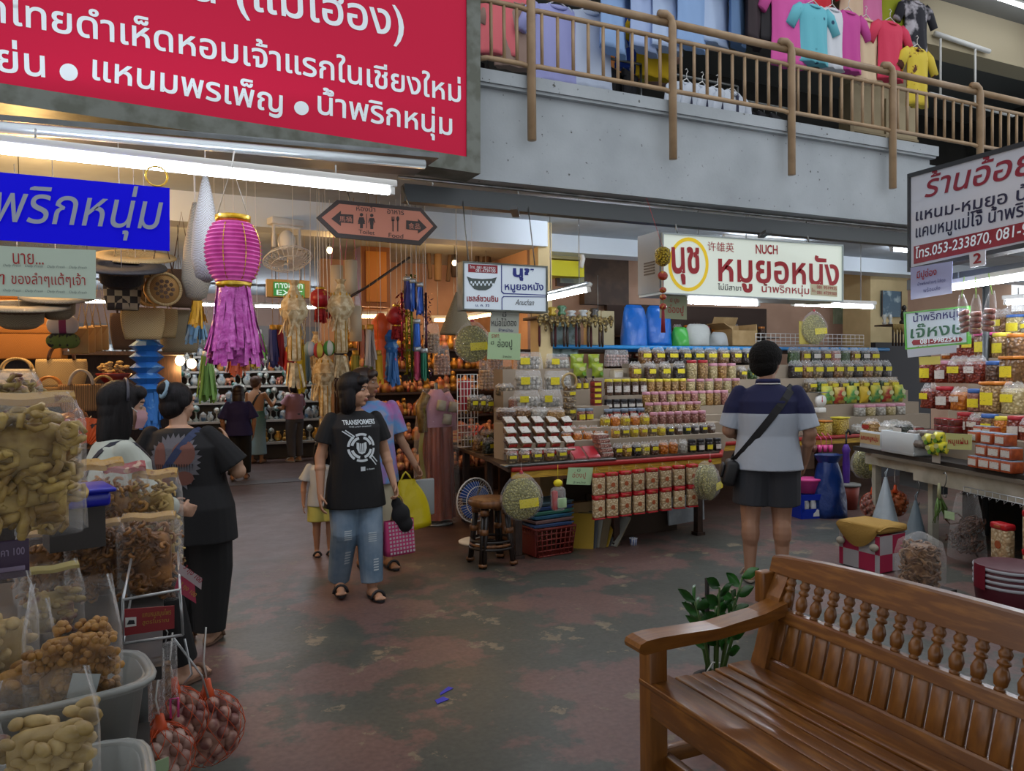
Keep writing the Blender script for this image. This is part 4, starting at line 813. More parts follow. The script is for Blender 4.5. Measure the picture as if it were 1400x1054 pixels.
# far people by the ornament stall
fN=Human('woman in navy shirt and black trousers walking away down the aisle',(.92,11.7,0),-.15,1.40,'9c7458',girth=1.12,vox=.009,yaw=-.2,J=dict(ankL=(-.06,-.09,.06),ankR=(.06,.08,.045),kneeR=(.06,.06,.285),elL=(-.16,-.01,.63), elR=(.155,-.01,.63)))
fN.shirt('shirt',M('navy_shirt','1a1850',.8,bump=.2,bscale=8),.47,.03, 1.1,.9,.06); fN.trousers('trousers',MATS['black_trousers'],.07,.015,1.1); fN.cap_hair(M('dark_brown_hair','241612',.5),.13)
for a in 'LR':fN.sandal(a,MATS['tan_sandal'])
p=V((1.38,13.8,0)); fD=Human('woman in a backless green to pale blue long dress at the ornament stall',p,-.5,1.52,'b48a68',girth=1.0,vox=.009,yaw=-.5,J=dict(elR=(.16,.05,.66),wrR=(.15,.17, .70),elL=(-.13,.04,.64),wrL=(-.10,.14,.60)))
mb=MB(); h=1.52; loft(mb,[((0,0,.10*h),.17,.15),((0,0,.3*h),.155,.13),((0,0, .5*h),.165,.13),((0,.0,.60*h),.135,.108)],24); loft(mb,[((0,.03,.58*h),.13,.09),((0,.05,.70*h),.13,.085),((0,.055,.79*h),.06, .05)])
gm=M('ombre_dress','8cb8b8',.8,bump=.2); nt=gm.node_tree; N=nt.nodes; tc=N.new('ShaderNodeTexCoord'); sp=N.new('ShaderNodeSeparateXYZ'); nt.links.new(tc.outputs['Object'],sp.inputs[0]); r=N.new('ShaderNodeValToRGB'); nt.links.new(sp.outputs['Z'],r.inputs[0]); r.color_ramp.elements[0].position=.45; r.color_ramp.elements[0].color=srgb('8cb0bc'); r.color_ramp.elements[1].position=.95; r.color_ramp.elements[1].color=srgb('3c7058'); nt.links.new(r.outputs[0],N['Principled BSDF'].inputs['Base Color'])
ds=fD.garment('dress',mb,gm,.01); fD.cap_hair(M('light_brown_hair','4a3020',.5),0,((0,-.06,-.03),.05))
strap(fD,M('black_strap','101014',.6),(.10,0,1.26),(-.14,0,.80),fD.body,w=.018,name='bag_strap')
for a in 'LR':fD.sandal(a,MATS['tan_sandal'])
p=V((2.02,13.75,0)); fP=Human('woman in pink top and grey trousers browsing the ornament stall',p,.55,1.44,'b08a70',girth=1.05,vox=.009,yaw=.4,J=dict(elL=(-.14,.05,.66),wrL=(-.10,.17,.66),elR=(.14,.03, .64),wrR=(.12,.14,.62)))
fP.shirt('tshirt',M('dusty_pink_cloth','a07884',.85),.52,.02,1.05,.7,.055); fP.trousers('trousers',M('grey_trousers','4c4c52',.85),.06,.015,1.05); fP.cap_hair(hairb,.03,((0,-.11,-.02),.06))
for a in 'LR':fP.sandal(a,M('white_shoe','b8b8b4',.6))
# goods kits
def snack(name,c1,c2,scale=55,bump=.7,c3=None,rough=.35):
 return M('snack_'+name,c1,rough,0,c2,scale,'voronoi',bump,coat=.35,rnd=.18,lo=.05,hi=.5,col3=c3)
SN_={k:snack(k,*v)for k,v in dict(golden=('d0a860','946c34'),pale=('dccca0','a89868'),rings=('d4b478','84643a'),brown=('7e5838','4a3020'),dark=('3c2a26','201614'), mixed=('bca478','5a4a34',40),orange=('e09020','b06010',45),yellow=('dcc050','a88a28',50),green=('5a7a3a','2c4420',50),chilli=('a83c18','70200c',60),pink=('c89888','8a5448',50),white=('d0ccc0','9a968c',45),seaweed=('3a4430','1a2016',50),nuts=('a87c4c','6a4826',45)).items()}
cardy=M('yellow_price_card','d8c81c',.6,0,'4a4a30',60,lo=.64,hi=.66,stretch=(1,1,5)); cardw=M('white_label','ccc8c0',.6,0,'8a5048',45,lo=.62,hi=.64,stretch=(1,1,4)); cardr=M('red_label','9c2420',.5,0,'d8b860',40,lo=.62,hi=.65)
pinklid=M('pink_lid','c890a0', .4); yellid=M('yellow_lid','d8c840',.4); greylid=M('grey_blue_lid','7c8ca0',.3,rnd=.1); bluelid=M('blue_lid','3c64a8',.35); redlid=M('red_lid','a82430',.35); purplid=M('purple_lid','8050a8',.35); hotpink=M('hot_pink_lid','d84c90',.35); orangelid=M('orange_lid','c87828',.4); blacklid=M('black_lid','1c1c20',.35)
KITS={}
def jar(content,lid,r=.04,h=.12,label=None,square=False):
 key=('jar',content,lid.name,r,h,label and label.name,square)
 if key in KITS:return KITS[key]
 mt=SN_[content]; m=MB()
 if square:m.rbox((0,0,h*.5),(r*2,r*2, h),r*.3,2)
 else:m.lathe([(r*.9,0),(r,.006),(r,h*.88),(r*.86,h)],14)
 p=[('jar_body',m.mesh('jar_body',mt))]; m=MB()
 if square:m.rbox((0,0,h+.009),(r*2.06,r*2.06,.02),.006,2)
 else:m.lathe([(r*.93, h-.004),(r*.97,h),(r*.97,h+.018),(r*.9,h+.022)],14)
 p.append(('jar_lid',m.mesh('jar_lid',lid)))
 if label:
  m=MB()
  if square:m.box((0,-r-.0015,h*.5),(r*1.5,.002,h*.45))
  else:m.grid(lambda u,v:((r+.0015)*math.sin((u-.5)*1.9),-(r+.0015)*math.cos((u-.5)*1.9),h*(.22+.45*v)),9,2)
  p.append(('jar_label',m.mesh('jar_label',label)))
 KITS[key]=Kit('snack_jar','jar',p); return KITS[key]
def pouch(content,w=.09,d=.055,h=.13,label=cardy,tie=None,film_h=.35,lab=(.7, .24,.62)):
 key=('pouch',content,w,d,h,label and label.name,tie and tie.name)
 if key in KITS:return KITS[key]
 mt=SN_[content]; hc=h*(1-film_h*.6); m=MB(); rn=random.Random(hash(content)%99)
 prof=[(0,.86),(.08,1.0),(.5,1.04),(.85,.95),(1,.7)]; n=16
 def fn(u,v):
  k=v*(len(prof)-1); i=min(int(k),len(prof)-2); f=k-i; s_=prof[i][1]*(1-f)+prof[i+1][1]*f; z=(prof[i][0]*(1-f)+prof[i+1][0]*f)*hc; a=2*PI*u; ca,sa=math.cos(a),math.sin(a); q=(abs(ca)**3.5+abs(sa)**3.5)**(-1/3.5)
  b=1+.05*math.sin(a*5+v*9)+.03*math.sin(a*9-v*14); return(w/2*ca*q*s_*b,d/2*sa*q*s_*b,z)
 m.grid(fn,n,9,cu=True); m.f+=[tuple(range(n))[::-1],tuple(8*n+j for j in range(n))]; m.m+=[0,0]; m.sm+=[False,False]
 p=[('snack_contents',m.mesh('snack_contents',mt))]; m=MB()
 def ft(u,v):
  a=2*PI*u; s_=.98-.30*v+.12*math.sin(v*3.1); ca,sa=math.cos(a),math.sin(a); q=(abs(ca)**3+abs(sa)**3)**(-1/3); wv=1+.10*math.sin(a*7+v*5)
  return(w/2*1.04*ca*q*s_*wv,d/2*(1.04-.75*v)*sa*q*wv,hc*.86+(h-hc*.86)*v+.006*math.sin(a*6)*v)
 m.grid(ft,22,5,cu=True); p.append(('film_top',m.mesh('film_top',clear)))
 if label:
  m=MB(); m.box((0,-d/2*1.13,hc*lab[2]),(w*lab[0],.002,h*lab[1])); p.append(('price_card',m.mesh('price_card',label)))
 if tie:
  m=MB(); m.rbox((0,0,h),(w*.8,d*.35,h*.10),.004); p.append(('tie_band',m.mesh('tie_band',tie)))
 KITS[key]=Kit('snack_pouch','snack bag',p); return KITS[key]
def carton(mat,lidm,w=.08,d=.07,h=.05,label=None):
 key=('carton',mat.name,lidm.name,w,d,h)
 if key in KITS:return KITS[key]
 m=MB(); m.rbox((0,0,h/2),(w,d,h),.006); p=[('pack_body',m.mesh('pack_body',mat))]; m=MB(); m.rbox((0,0,h+.003),(w*.97,d*.97,.006), .003); p.append(('pack_lid',m.mesh('pack_lid',lidm)))
 if label:m=MB(); m.box((0,-d/2-.001,h/2),(w*.8,.002,h*.6)); p.append(('pack_label',m.mesh('pack_label',label)))
 KITS[key]=Kit('snack_pack','snack pack',p); return KITS[key]
def bottle(mat,cap,label,r=.026,h=.14):
 key=('bottle',mat.name,cap.name)
 if key in KITS:return KITS[key]
 m=MB(); m.lathe([(r*.95,0),(r,.005),(r,h*.6),(r*.45,h*.76),(r*.4,h*.88)], 12); p=[('bottle_body',m.mesh('bottle_body',mat))]; m=MB(); m.lathe([(r*.5,h*.86),(r*.5,h*.98),(r*.4,h)],10); p.append(('bottle_cap',m.mesh('bottle_cap',cap)))
 m=MB(); m.grid(lambda u,v:((r+.001)*math.sin((u-.5)*4),-(r+.001)*math.cos((u-.5)*4),h*(.14+.36*v)),9,2); p.append(('bottle_label',m.mesh('bottle_label',label))); KITS[key]=Kit('sauce_bottle','bottle',p); return KITS[key]
def chipbag(mat,w=.16, h=.2):
 key=('chip',mat.name,w)
 if key in KITS:return KITS[key]
 m=MB(); m.grid(lambda u,v:(w*(u-.5)*(1-.10*math.sin(v*PI)**2),-.05*max(0,math.sin(u*PI))**.6*max(0,math.sin(v*PI))**.6-.0,h*v),14,12)
 m.grid(lambda u,v:(w*(u-.5)*(1-.10*math.sin(v*PI)**2),.05*max(0,math.sin(u*PI))**.6*max(0,math.sin(v*PI))**.6+.001,h*v),14,12); p=[('foil_bag',m.mesh('foil_bag',mat))]
 m=MB(); m.prism([(.035*math.cos(q)*w/.16,.02*math.sin(q))for q in[-2*PI*i/16 for i in range(16)]],(0,-.054,h*.62),(1,0,0),(0,0,1),.003); p.append(('printed_badge',m.mesh('printed_badge',M('pale_badge','b8bc80',.5)))); m=MB(); m.prism([(.02*math.cos(q),.02*math.sin(q))for q in[-2*PI*i/12 for i in range(12)]],(.02,-.053,h*.3),(1,0,0),(0,0,1),.004); p.append(('printed_fruit',m.mesh('printed_fruit',M('print_green','5c8c2c',.5))))
 KITS[key]=Kit('chip_bag','snack bag',p); return KITS[key]
def eggbag(mat,w=.2,d=.1,h=.14,n=34,r=.022, label=cardy,seed=1,name='ball_snack_bag'):
 key=('egg',mat.name,w,h,n)
 if key in KITS:return KITS[key]
 rn=random.Random(seed); m=MB(); k=0
 nx=max(2,int(w/(2*r))); nz=max(2,int(h*.8/(1.8*r)))
 for z in range(nz):
  for x in range(nx):
   for y in(-1,1):m.ell(((x-(nx-1)/2)*2*r*.98+rn.uniform(-.3,.3)*r,y*d*.24+rn.uniform(-.2,.2)*r,r+z*1.75*r),r*rn.uniform(.9,1.05),8,6)
 p=[('snack_contents',m.mesh('snack_contents',mat),None,True)]; m=MB()
 m.grid(lambda u,v:(w/2*1.06*math.cos(2*PI*u)*(abs(math.cos(2*PI*u))**4+abs(math.sin(2*PI*u))**4)**-.25*(1-.12*v*v+.03*math.sin(u*44)),d/2*1.2*math.sin(2*PI*u)*(1-.75*v*v*v),h*v*1.06+.004*math.sin(u*40)),22,7,cu=True); p.append(('film_bag',m.mesh('film_bag',clear)))
 if label:m=MB(); m.box((-w*.22,-d*.62,h*.5),(w*.36,.002,h*.4)); p.append(('price_card',m.mesh('price_card',label)))
 KITS[key]=Kit(name,'snack bag',p); return KITS[key]
crk=M('noodle_cracker','ccc480',.6,0,'7c7840',60,'voronoi',.8,lo=.05,hi=.5,col3='b0a860')
def disc_bag(R=.17,d=.10, layers=1):
 key=('disc',R,layers)
 if key in KITS:return KITS[key]
 p=[]
 for k in range(layers):
  m=MB(); rn=random.Random(k)
  m.ell((.012*k,k*.045,0),(R*.96,d*.5/(1+.3*(layers>1)),R),26,16)
  m.v=[tuple(V(v)*(1+rn.uniform(-.02,.02)))for v in m.v]; p.append(('round_cracker',m.mesh('round_cracker',crk)))
 m=MB(); m.grid(lambda u,v:((R*1.05*math.sin(v*PI*.92+.1)if v<.93 else R*.12)*math.cos(2*PI*u)*(1+.03*math.sin(u*60)),(d*.72+.02*layers)*math.sin(v*PI*.92+.1)*math.sin(2*PI*u)+.02*(layers-1),-R*1.06*math.cos(v*PI*.92+.1)+(R*.22*max(0,v-.75)*4)),26,14,cu=True); p.append(('film_bag',m.mesh('film_bag',clear2)))
 m=MB(); m.tube([(0,0,R*1.2),(0,0,R*1.36)],[.018,.012],8); p.append(('red_tie',m.mesh('red_tie',redm))); m=MB(); m.cyl((0,0,R*1.3),(0,0,R*1.75),.0015,n=4); p.append(('hanging_string',m.mesh('hanging_string',white)))
 m=MB(); m.box((R*.25,-d*.5-.022,-R*.15),(R*.95,.002,R*.42),0,0,Matrix.Rotation(-.08,3,'Y')); p.append(('price_card',m.mesh('price_card',cardy))); KITS[key]=Kit('cracker_bag','snack bag',p); return KITS[key]
def row(kits,px0,px1,n,Y,py,label,group,sc=1,jit=.0,rz=0,z=None):
 """n goods standing in a row across the stall at depth Y"""
 z=AY((px0+px1)/2,py,Y).z if z is None else z; out=[]; a,b=AY(px0,py,Y).x,AY(px1,py,Y).x
 for k in range(n):
  kt=kits[k%len(kits)]if isinstance(kits,(list,tuple))else kits; x=a+(b-a)*(k+.5)/n
  out.append(kt.place(label%ORD[k],(x,Y+random.uniform(-jit,jit),z),rz+random.uniform(-.12,.12),group,sc))
 return z
 # middle stall
redtape=M('red_table_edge','9a1c18',.45,rnd=0); yelb=M('yellow_table_board','c8a030',.6,0,'a07820',8,stretch=(1,1,12))
table=thing('stall_table','long stall table with red edge and yellow board below, facing the aisle','table',(3.5,6.2,0))
TP=[(2.47,5.5),(4.62,5.5),(5.38,6.35),(8.9,6.35),(8.9,7.4),(2.75,7.6),(2.60,6.2)]
m=MB(); m.prism(TP,(0,0,.775),(1,0,0),(0,1,0),.03); wpart('tabletop',m,M('dark_table_wood','4a3628',.7),table)
m=MB(); m.rbox((3.56,5.49,.765),(2.14,.035,.042),.012); m.rbox((6.76,6.34,.765),(4.28,.035,.042), .012); m.rbox((5.0,5.925,.765),(.035,1.14,.042),.01,2,0,Matrix.Rotation(-.73,3,'Z')); wpart('red_edge',m,redtape,table)
m=MB(); m.box((3.56,5.50,.715),(2.12,.02,.055)); m.box((6.76,6.35,.715),(4.28,.02,.055)); wpart('yellow_board',m,yelb,table)
m=MB(); m.rbox((2.95,5.52,.795),(1.05,.10,.018),.006); m.tube([(2.46,5.47,.80),(3.46,5.47,.80)],.007,6); wpart('metal_tray',m,steel,table)
for x,y in((2.62,5.66),(3.6,5.7),(4.52, 5.7),(5.0,6.5),(6.9,6.5),(2.8,7.3),(2.72,6.5)):
 m=MB(); m.box((x,y,.375),(.06,.06,.75)); m.box((x,y,.015),(.09,.09,.03)); wpart('leg',m,wood_d,table)
RY=[617,598,582,571,558,540,521,497]; YK=[5.64+.17*k for k in range(8)]
st=thing('display_steps','dark stepped display stand under the rows of jars on the stall table','display stand',(3.6,6.3,.79))
for k in range(1,8):
 z=AY(850,RY[k],YK[k]).z
 m=MB(); m.span((2.72 if k<3 else YK[k]*(.612 if k<6 else.655),YK[k]-.075,.776),(4.58+(YK[k]-5.5)*.9 if k<5 else 5.85,YK[k]+.095,z-.002)); wpart('step',m,M('kraft_step','9a8c7a',.8),st)
for x0,x1,py,Y in((.435,.612,576,6.12),(.435,.612,556,6.35),(.435,.612,533,6.6),(.57,.655,517,6.76),(.435,.655,504,6.92)):
 z=AY(750,py,Y).z; m=MB(); m.span((x0*Y,Y-.11,.776),(x1*Y,Y+.12,z-.002)); wpart('step',m,MATS['kraft_step'],st)
def R(kits,x0,x1,n,k,lab,grp,sc=None,jit=.0,dy=0):return row(kits,x0,x1,n, YK[k]+dy,RY[k],lab,grp,sc or(1.06,1.06,1.08,1.08,1.1,1.12,1.2,1.25)[k],jit,z=AY(850,RY[k],YK[k]).z if k else.792)
R([pouch('brown',.075,.06,.115),pouch('golden',.075,.06,.115),pouch('dark',.075,.06,.115),pouch('pale',.075,.06,.115)],838,900,5,0,'small yellow-topped pouch in the front row above the red edge, %s from the aisle','front row pouches')
R([pouch('orange',.075,.06,.12,label=None),pouch('orange',.075,.06,.12,label=None),pouch('white',.07,.06,.12,label=None)],900,940,3,0,'orange or white filled pouch in the front row, %s after the yellow-topped ones','front row orange pouches')
R([jar('dark',blacklid,.036,.09,cardy),jar('dark',blacklid,.036,.09,cardw)],940,986,4,0,'short dark jar at the end of the front row beside the man, %s one','front row dark jars')
R([pouch('golden', .075,.05,.10),pouch('mixed',.075,.05,.10),pouch('yellow',.075,.05,.10)],835,910,6,1,'yellow-carded nut pouch in the second row, %s from the aisle', 'second row nut pouches')
R([pouch('dark',.07,.05,.09),pouch('brown',.07,.05,.09,label=cardw),pouch('seaweed',.07,.05, .09),pouch('dark',.07,.05,.09,label=cardw)],910,978,6,1,'dark sweet pouch with small card in the second row, %s from the pouches of nuts','second row dark pouches')
R([jar('pink',pinklid,.036,.085)],888,965,7,2,'low pink-lidded jar in the third row, %s from the aisle','third row pink-lidded jars')
R([pouch('yellow',.08,.06,.10),pouch('orange',.08, .06,.10,label=None)],820,888,5,2,'yellow snack pouch beside the low pink-lidded jars, %s from the aisle','third row yellow pouches')
R([jar('rings',pinklid,.037,.105),jar('pale',pinklid,.037,.105),jar('golden',pinklid,.037,.105)],882,958,7,3,'pink-lidded jar in the fourth row up, %s from the aisle','fourth row pink-lidded jars')
R([jar('dark', greylid,.04,.06,cardr),jar('chilli',greylid,.04,.06,cardw)],826,880,5,3,'squat grey-lidded chilli jar beside the fourth row of pink lids, %s one','squat grey-lidded jars')
R([jar('golden',pinklid,.038,.12),jar('rings',pinklid,.038,.12),jar('pink',pinklid,.038,.12),jar('pale',pinklid,.038, .12)],878,995,11,4,'pink-lidded snack jar in the fifth row up, %s from the aisle','fifth row pink-lidded jars')
R([jar('dark',blacklid,.036,.06,cardw)],826,878,5, 4,'small black-lidded jar with white label at the start of the fifth row, %s one','fifth row black-lidded jars')
R([jar('brown',yellid,.038,.125,cardw)],826,884,5,5,'brown jar with white label and yellow lid in the sixth row, %s one','sixth row brown jars')
R([jar('golden',yellid,.038,.12),jar('rings',yellid,.038,.12)],884,938,5,5,'yellow-lidded snack jar in the sixth row, %s after the brown jars','sixth row yellow-lidded jars')
R([jar('pale',pinklid,.040,.115),jar('rings',pinklid,.040,.115)],938,1012,6,5,'pink-lidded ring snack jar in the sixth row, %s after the yellow lids','sixth row pink-lidded jars')
R([pouch('nuts',.105,.07,.17),pouch('brown',.105,.07,.17),pouch('mixed',.105,.07,.17),pouch('dark',.105,.07,.17)],858,938,4,6,'tall brown stick snack bag with yellow card in the seventh row, %s from the aisle','seventh row tall bags')
R([jar('pale',redlid,.048,.16),jar('rings',redlid,.048,.16)],938,968,2,6,'tall red-lidded jar of ring snacks in the seventh row, %s one','seventh row red-lidded jars')
R([jar('pale',pinklid,.042,.13),jar('golden',pinklid,.042,.13)],968,1006,3,6,'olive pink-lidded jar in the seventh row, %s after the red lids','seventh row pink-lidded jars')
R([pouch('mixed',.09,.07,.12),pouch('green',.09,.07,.12)], 1006,1036,2,6,'mixed nut pouch behind the shoulder of the man, %s one','seventh row pouches')
R([pouch('nuts',.12,.07,.14),pouch('brown',.12,.07,.14),pouch('dark',.12,.07,.14),pouch('dark',.12,.07,.14),pouch('seaweed',.12,.07,.14),pouch('mixed',.12,.07,.14)],872,1030,9,7,'dark snack bag with clear film top in the rearmost row, %s from the aisle','rearmost row bags')
eggw=M('pale_ball_snack','b8b4a8',.5,0,'7c786c',30,bump=.2,rnd=.12)
for(px,py,Y,w,h,lb)in((722,505,6.92,.26,.15,'clear bag of pale round ball snacks, topmost at the aisle end'),(762,504,6.92, .22,.13,'bag of pale ball snacks beside the topmost one, next to green chip bags'),(722,533,6.6,.24,.16,'bag of large pale ball snacks with yellow card, second layer down'),(762,533,6.6,.24,.16,'bag of large pale ball snacks under the green chip bags'),(720,556, 6.35,.22,.13,'small bag of pale ball snacks with yellow card, lowest at the aisle end'),(752,556,6.36,.2,.14,'small bag of greyish ball snacks, lowest beside the round basket')):
 eggbag(eggw,w,.1,h,label=cardy, seed=int(px)).place(lb,AY(px,py,Y),0,'ball snack bags at the aisle end',1.12)
greenf=M('lime_foil','98a832',.3,0,'6c8820',9,rnd=.1)
for k,(px,py,Y)in enumerate(((789,504,6.9),(812,504,6.92), (793,517,6.76),(817,517,6.77))):chipbag(greenf,.165 if k%2==0 else.14,.155).place('lime green foil chip bag, %s of the four above the sauce bottles'%ORD[k],AY(px,py,Y),0,'lime green chip bags')
for k,(px,py,Y)in enumerate(((836,501,6.98), (850,501,7.0))):eggbag(M('pink_candy','b09088',.5,rnd=.1),.16,.08,.17,r=.018,label=None,name='candy_bag').place('clear bag of pinkish sweets beside the chip bags, %s one'%ORD[k],AY(px,py,Y),0,'pinkish sweet bags')
sau=M('dark_sauce','3a1410',.15,coat=.6)
row(bottle(sau,blacklid,cardy),786,816,3,6.6,533,'dark sauce bottle with yellow label below the chip bags, %s from the aisle','dark sauce bottles')
row(carton(M('small_white_box','c0b49c',.7),card,.13,.1,.10,cardw),832,852,1,6.80,519,'open white carton of small packets beside the chip bags, %s shelf',None)
for k in range(5):carton(M('red_box','7c1c1c',.5),M('dark_red_lid','4c1418',.5),.09,.08,.05,cardy).place('dark red box with yellow label, %s up the stack beside the sauce bottles'%ORD[k],AY(815,560,6.32)+V((0,0,k*.056)),0,'stack of dark red boxes')
row(jar('pink',clear2 and greylid,.04,.10,cardy),789,811,2,6.12,576,'jar of pink sweets with yellow card below the round basket, %s one','pink sweet jars')
t=thing('snack_tower','round woven tray on a tower of yellow-carded snack packs at the aisle end','display',AY(779,574,6.2))
m=MB()
for k in range(6):m.lathe([(.06,k*.055),(.062,k*.055+.01),(.06,k*.055+.045)],14)
m.build('stacked_pack',SN_['mixed'],t); m=MB(); m.box((0,-.064,.08),(.06,.002,.03)); m.box((0,-.064,.25),(.06,.002,.03)); m.build('price_card',cardy,t); m=MB(); m.tube([(.075*math.cos(q),0,.36+.075*math.sin(q))for q in[2*PI*i/18 for i in range(18)]],.012,8,closed=True); m.build('ring_tray',M('straw','a89060',.8,bump=.3),t)
heap=lambda k:pouch(k,.17,.12,.11,label=None)
for k,(px,py,Y,c, lb)in enumerate(((692,574,6.1,'brown','bulging bag of brown curled snacks beside the corner of the stall'),(712,572,6.12,'nuts','bag of brown curled snacks above the labelled flat packs'),(737,573,6.1,'white','puffed clear bag of white crisps above the flat packs'),(759,574,6.05,'golden','puffed clear bag with yellow card near the snack tower'),(690,540,6.6,'mixed','clear bag of mixed nuts next to the wire grid'),(708,558,6.4,'pink','pack of white and red sweets under the mixed nut bag'))):heap(c).place(lb,AY(px,py,Y),0,'puffed bags at the aisle end')
flatk=[carton(SN_['nuts'],cardw,.092,.10,.045,cardr),carton(SN_['brown'],cardw,.092,.10,.045,cardr)]
for r_ in range(4):
 for c in range(5):
  px=693+c*19.5+r_*-1.5+6; py=622-r_*14-c*.3; Y=5.66+r_*.11
  p=AY(px,py,Y); flatk[(r_+c)%2].place('white-labelled flat snack pack on the corner tray, row %s, %s along'%(ORD[r_],ORD[c]),p,0, 'labelled flat packs on the corner tray',None,(.5 if r_ else 0,0,0))
for c in range(5):pouch('nuts' if c%2 else 'mixed',.09,.05,.10).place('yellow-carded pouch on the edge of the metal tray, %s from the corner'%ORD[c],AY(700+c*17,633-c*1.2,5.56),0,'pouches on the metal tray edge')
for k,(px,py)in enumerate(((787,625),(806,624))):carton(M('striped_pack','c8a098',.5,0,'8c2c24',20,tex='wave'),redlid,.12,.16,.05).place('flat pack of pink and white sticks tied in red, %s near the pack stack'%ORD[k],AY(px,py,5.62),0,'red tied flat packs',None,(.6,0, 0))
for k in range(5):carton(SN_['pink'],cardw,.12,.10,.034).place('pale pink flat pack, %s up the stack next to the yellow-topped pouches'%ORD[k],AY(827,624,5.62)+V((-.012*k,.0,k*.04)),.1,'stack of pale pink flat packs')
for k in range(8):pouch('orange',.085,.07,.09,label=None).place('orange sweet pouch behind the red tied packs, %s one'%ORD[k],AY(774+k*7.5,603-(k%2)*8,5.84+(k%2)*.1),0,'orange sweet pouches')
for k,(px,py)in enumerate(((640,612),(655,616),(668,620),(648,600),(664,606),(676,606),(684,622))):pouch(('mixed','nuts','seaweed')[k%3],.13,.09,.15).place('clear bag of mixed seeds on the aisle side of the stall, %s one'%ORD[k],AZ(px,py,.79),.6,'bags on the aisle side')
for k in range(5):carton(M('red_wrapped_pack','9a2c28',.3,0,'c0a080',14,tex='wave'),redlid,.2,.11,.03).place('red wrapped biscuit pack on the aisle side, %s up the stack'%ORD[k],AZ(631,604,.79)+V((.02*(k%2),.02*k,k*.037)),.5,'red wrapped packs')
for k in range(3):carton(M('red_wrapped_pack','9a2c28',.3),redlid,.2,.11,.03).place('red wrapped biscuit pack standing tilted behind the stack, %s one'%ORD[k],AZ(638+7*k,592,.86),.5,'tilted red wrapped packs',None,(0,-.6,.5))
for k,(px,py)in enumerate(((646,562),(657,562),(667,563))):pouch('mixed',.10,.08,.16).place('black and yellow carded bag by the wire grid, %s one'%ORD[k],AY(px, py,6.75),.4,'bags by the wire grid')
t=thing('wire_grid','white wire grid panel holding packets at the aisle side of the stall','rack',AY(638,560,6.9)); m=MB(); a=AY(625,512,6.9); b_=AY(653,564,6.9)
for k in range(7):x=a.x+(b_.x-a.x)*k/6; m.cyl((x,6.9,a.z),(x,6.9,.82),.004,n=5)
for k in range(11):z=a.z+(.82-a.z)*k/10; m.cyl((a.x,6.9,z),(b_.x, 6.9,z),.004,n=5)
wpart('wire_lattice',m,white,t); m=MB(); m.rbox(AY(636,540,6.95),(.12,.03,.3),.01); o=wpart('red_packet',m,redlid,t)
# right wing of the stall behind the man
wing=thing('display_steps','dark stepped stand behind the man under the far end of the goods','display stand',(6.5,6.8,.79)); WR=[(6.5,588),(6.66,570),(6.82,552),(6.98,535),(7.14,516), (7.30,498)]
for k,(Y,py)in enumerate(WR[1:]):
 z=AY(1150,py,Y).z; m=MB(); m.span((5.1,Y-.07,.776),(8.95,Y+.09,z-.002)); wpart('step',m,MATS['kraft_step'],wing)
W2=lambda kits,x0,x1,n,k,lab,grp,sc=1.4:row(kits,x0,x1,n,WR[k][0],WR[k][1],lab,grp,sc,z=AY(1150,WR[k][1],WR[k][0]).z if k else.778)
W2([pouch('green',.115,.07,.16,label=None),pouch('nuts',.115,.07,.16), pouch('seaweed',.115,.07,.16,label=cardw),pouch('brown',.115,.07,.16),pouch('pink',.115,.07,.16,label=cardw)],1078,1200,9,5,'film-topped bag in the rear row beyond the man, %s from him','rear row bags beyond the man')
W2([pouch('dark',.125,.08,.16),pouch('nuts',.125,.08,.16), pouch('mixed',.125,.08,.16)],1080,1216,10,4,'yellow-carded dark bag in the second rear row beyond the man, %s from him','second rear row beyond the man')
W2([pouch('mixed',.11,.08,.12),pouch('green',.11,.08,.12),pouch('yellow',.11,.08,.12)],1100,1226,9,3,'small snack bag in the third row beyond the man, %s from him','third row beyond the man')
greenp=M('green_pack','4c8c4c',.4,0,'c8c040',14,rnd=.2); redp=M('red_pack','a83028',.4,0,'d8c060',14,rnd=.2)
W2([chipbag(greenp,.13,.16),chipbag(redp,.12,.15),chipbag(greenp,.13,.16),chipbag(M('yellow_pack','d0b030',.4,rnd=.2),.12,.15)],1122,1236,7,2,'bright printed packet in the lower row beyond the man, %s from him','printed packets beyond the man')
W2([jar('white',pinklid,.05,.08),jar('pale',pinklid,.05,.08)],1168,1236,5,1,'low tub of white sweets below the printed packets, %s one','low tubs of white sweets')
W2([pouch('white',.12,.09,.09,cardw),pouch('green', .12,.08,.12),pouch('pale',.12,.09,.09,cardw)],1166,1240,6,0,'pale sweet bag in the front row beyond the man, %s one','front row beyond the man',1.2)
row([jar('yellow',orangelid,.075,.17,None,True),jar('yellow',yellid,.075,.20,None,True)],1114,1160,2,6.42,596, 'tall square tub of yellow puffed corn beside the arm of the man, %s one','tall tubs of puffed corn')
p=AY(1122,548,6.62); t=thing('round_scale','round white dial scale standing among the packets beyond the man','scale',p); m=MB(); m.cyl((0,.02,0),(0,-.02,0),.075,n=20); m.rbox((0,.02,-.11),(.12,.1,.06),.01); m.build('dial',white,t); m=MB(); m.box((0,-.025,.02),(.006, .003,.07)); m.cyl((0,-.02,0),(0,-.028,0),.008,n=8); m.build('needle',redm,t)
m=MB(); m.rbox((0,.02,.10),(.16,.14,.012),.005); m.build('weighing_pan',steel,t)
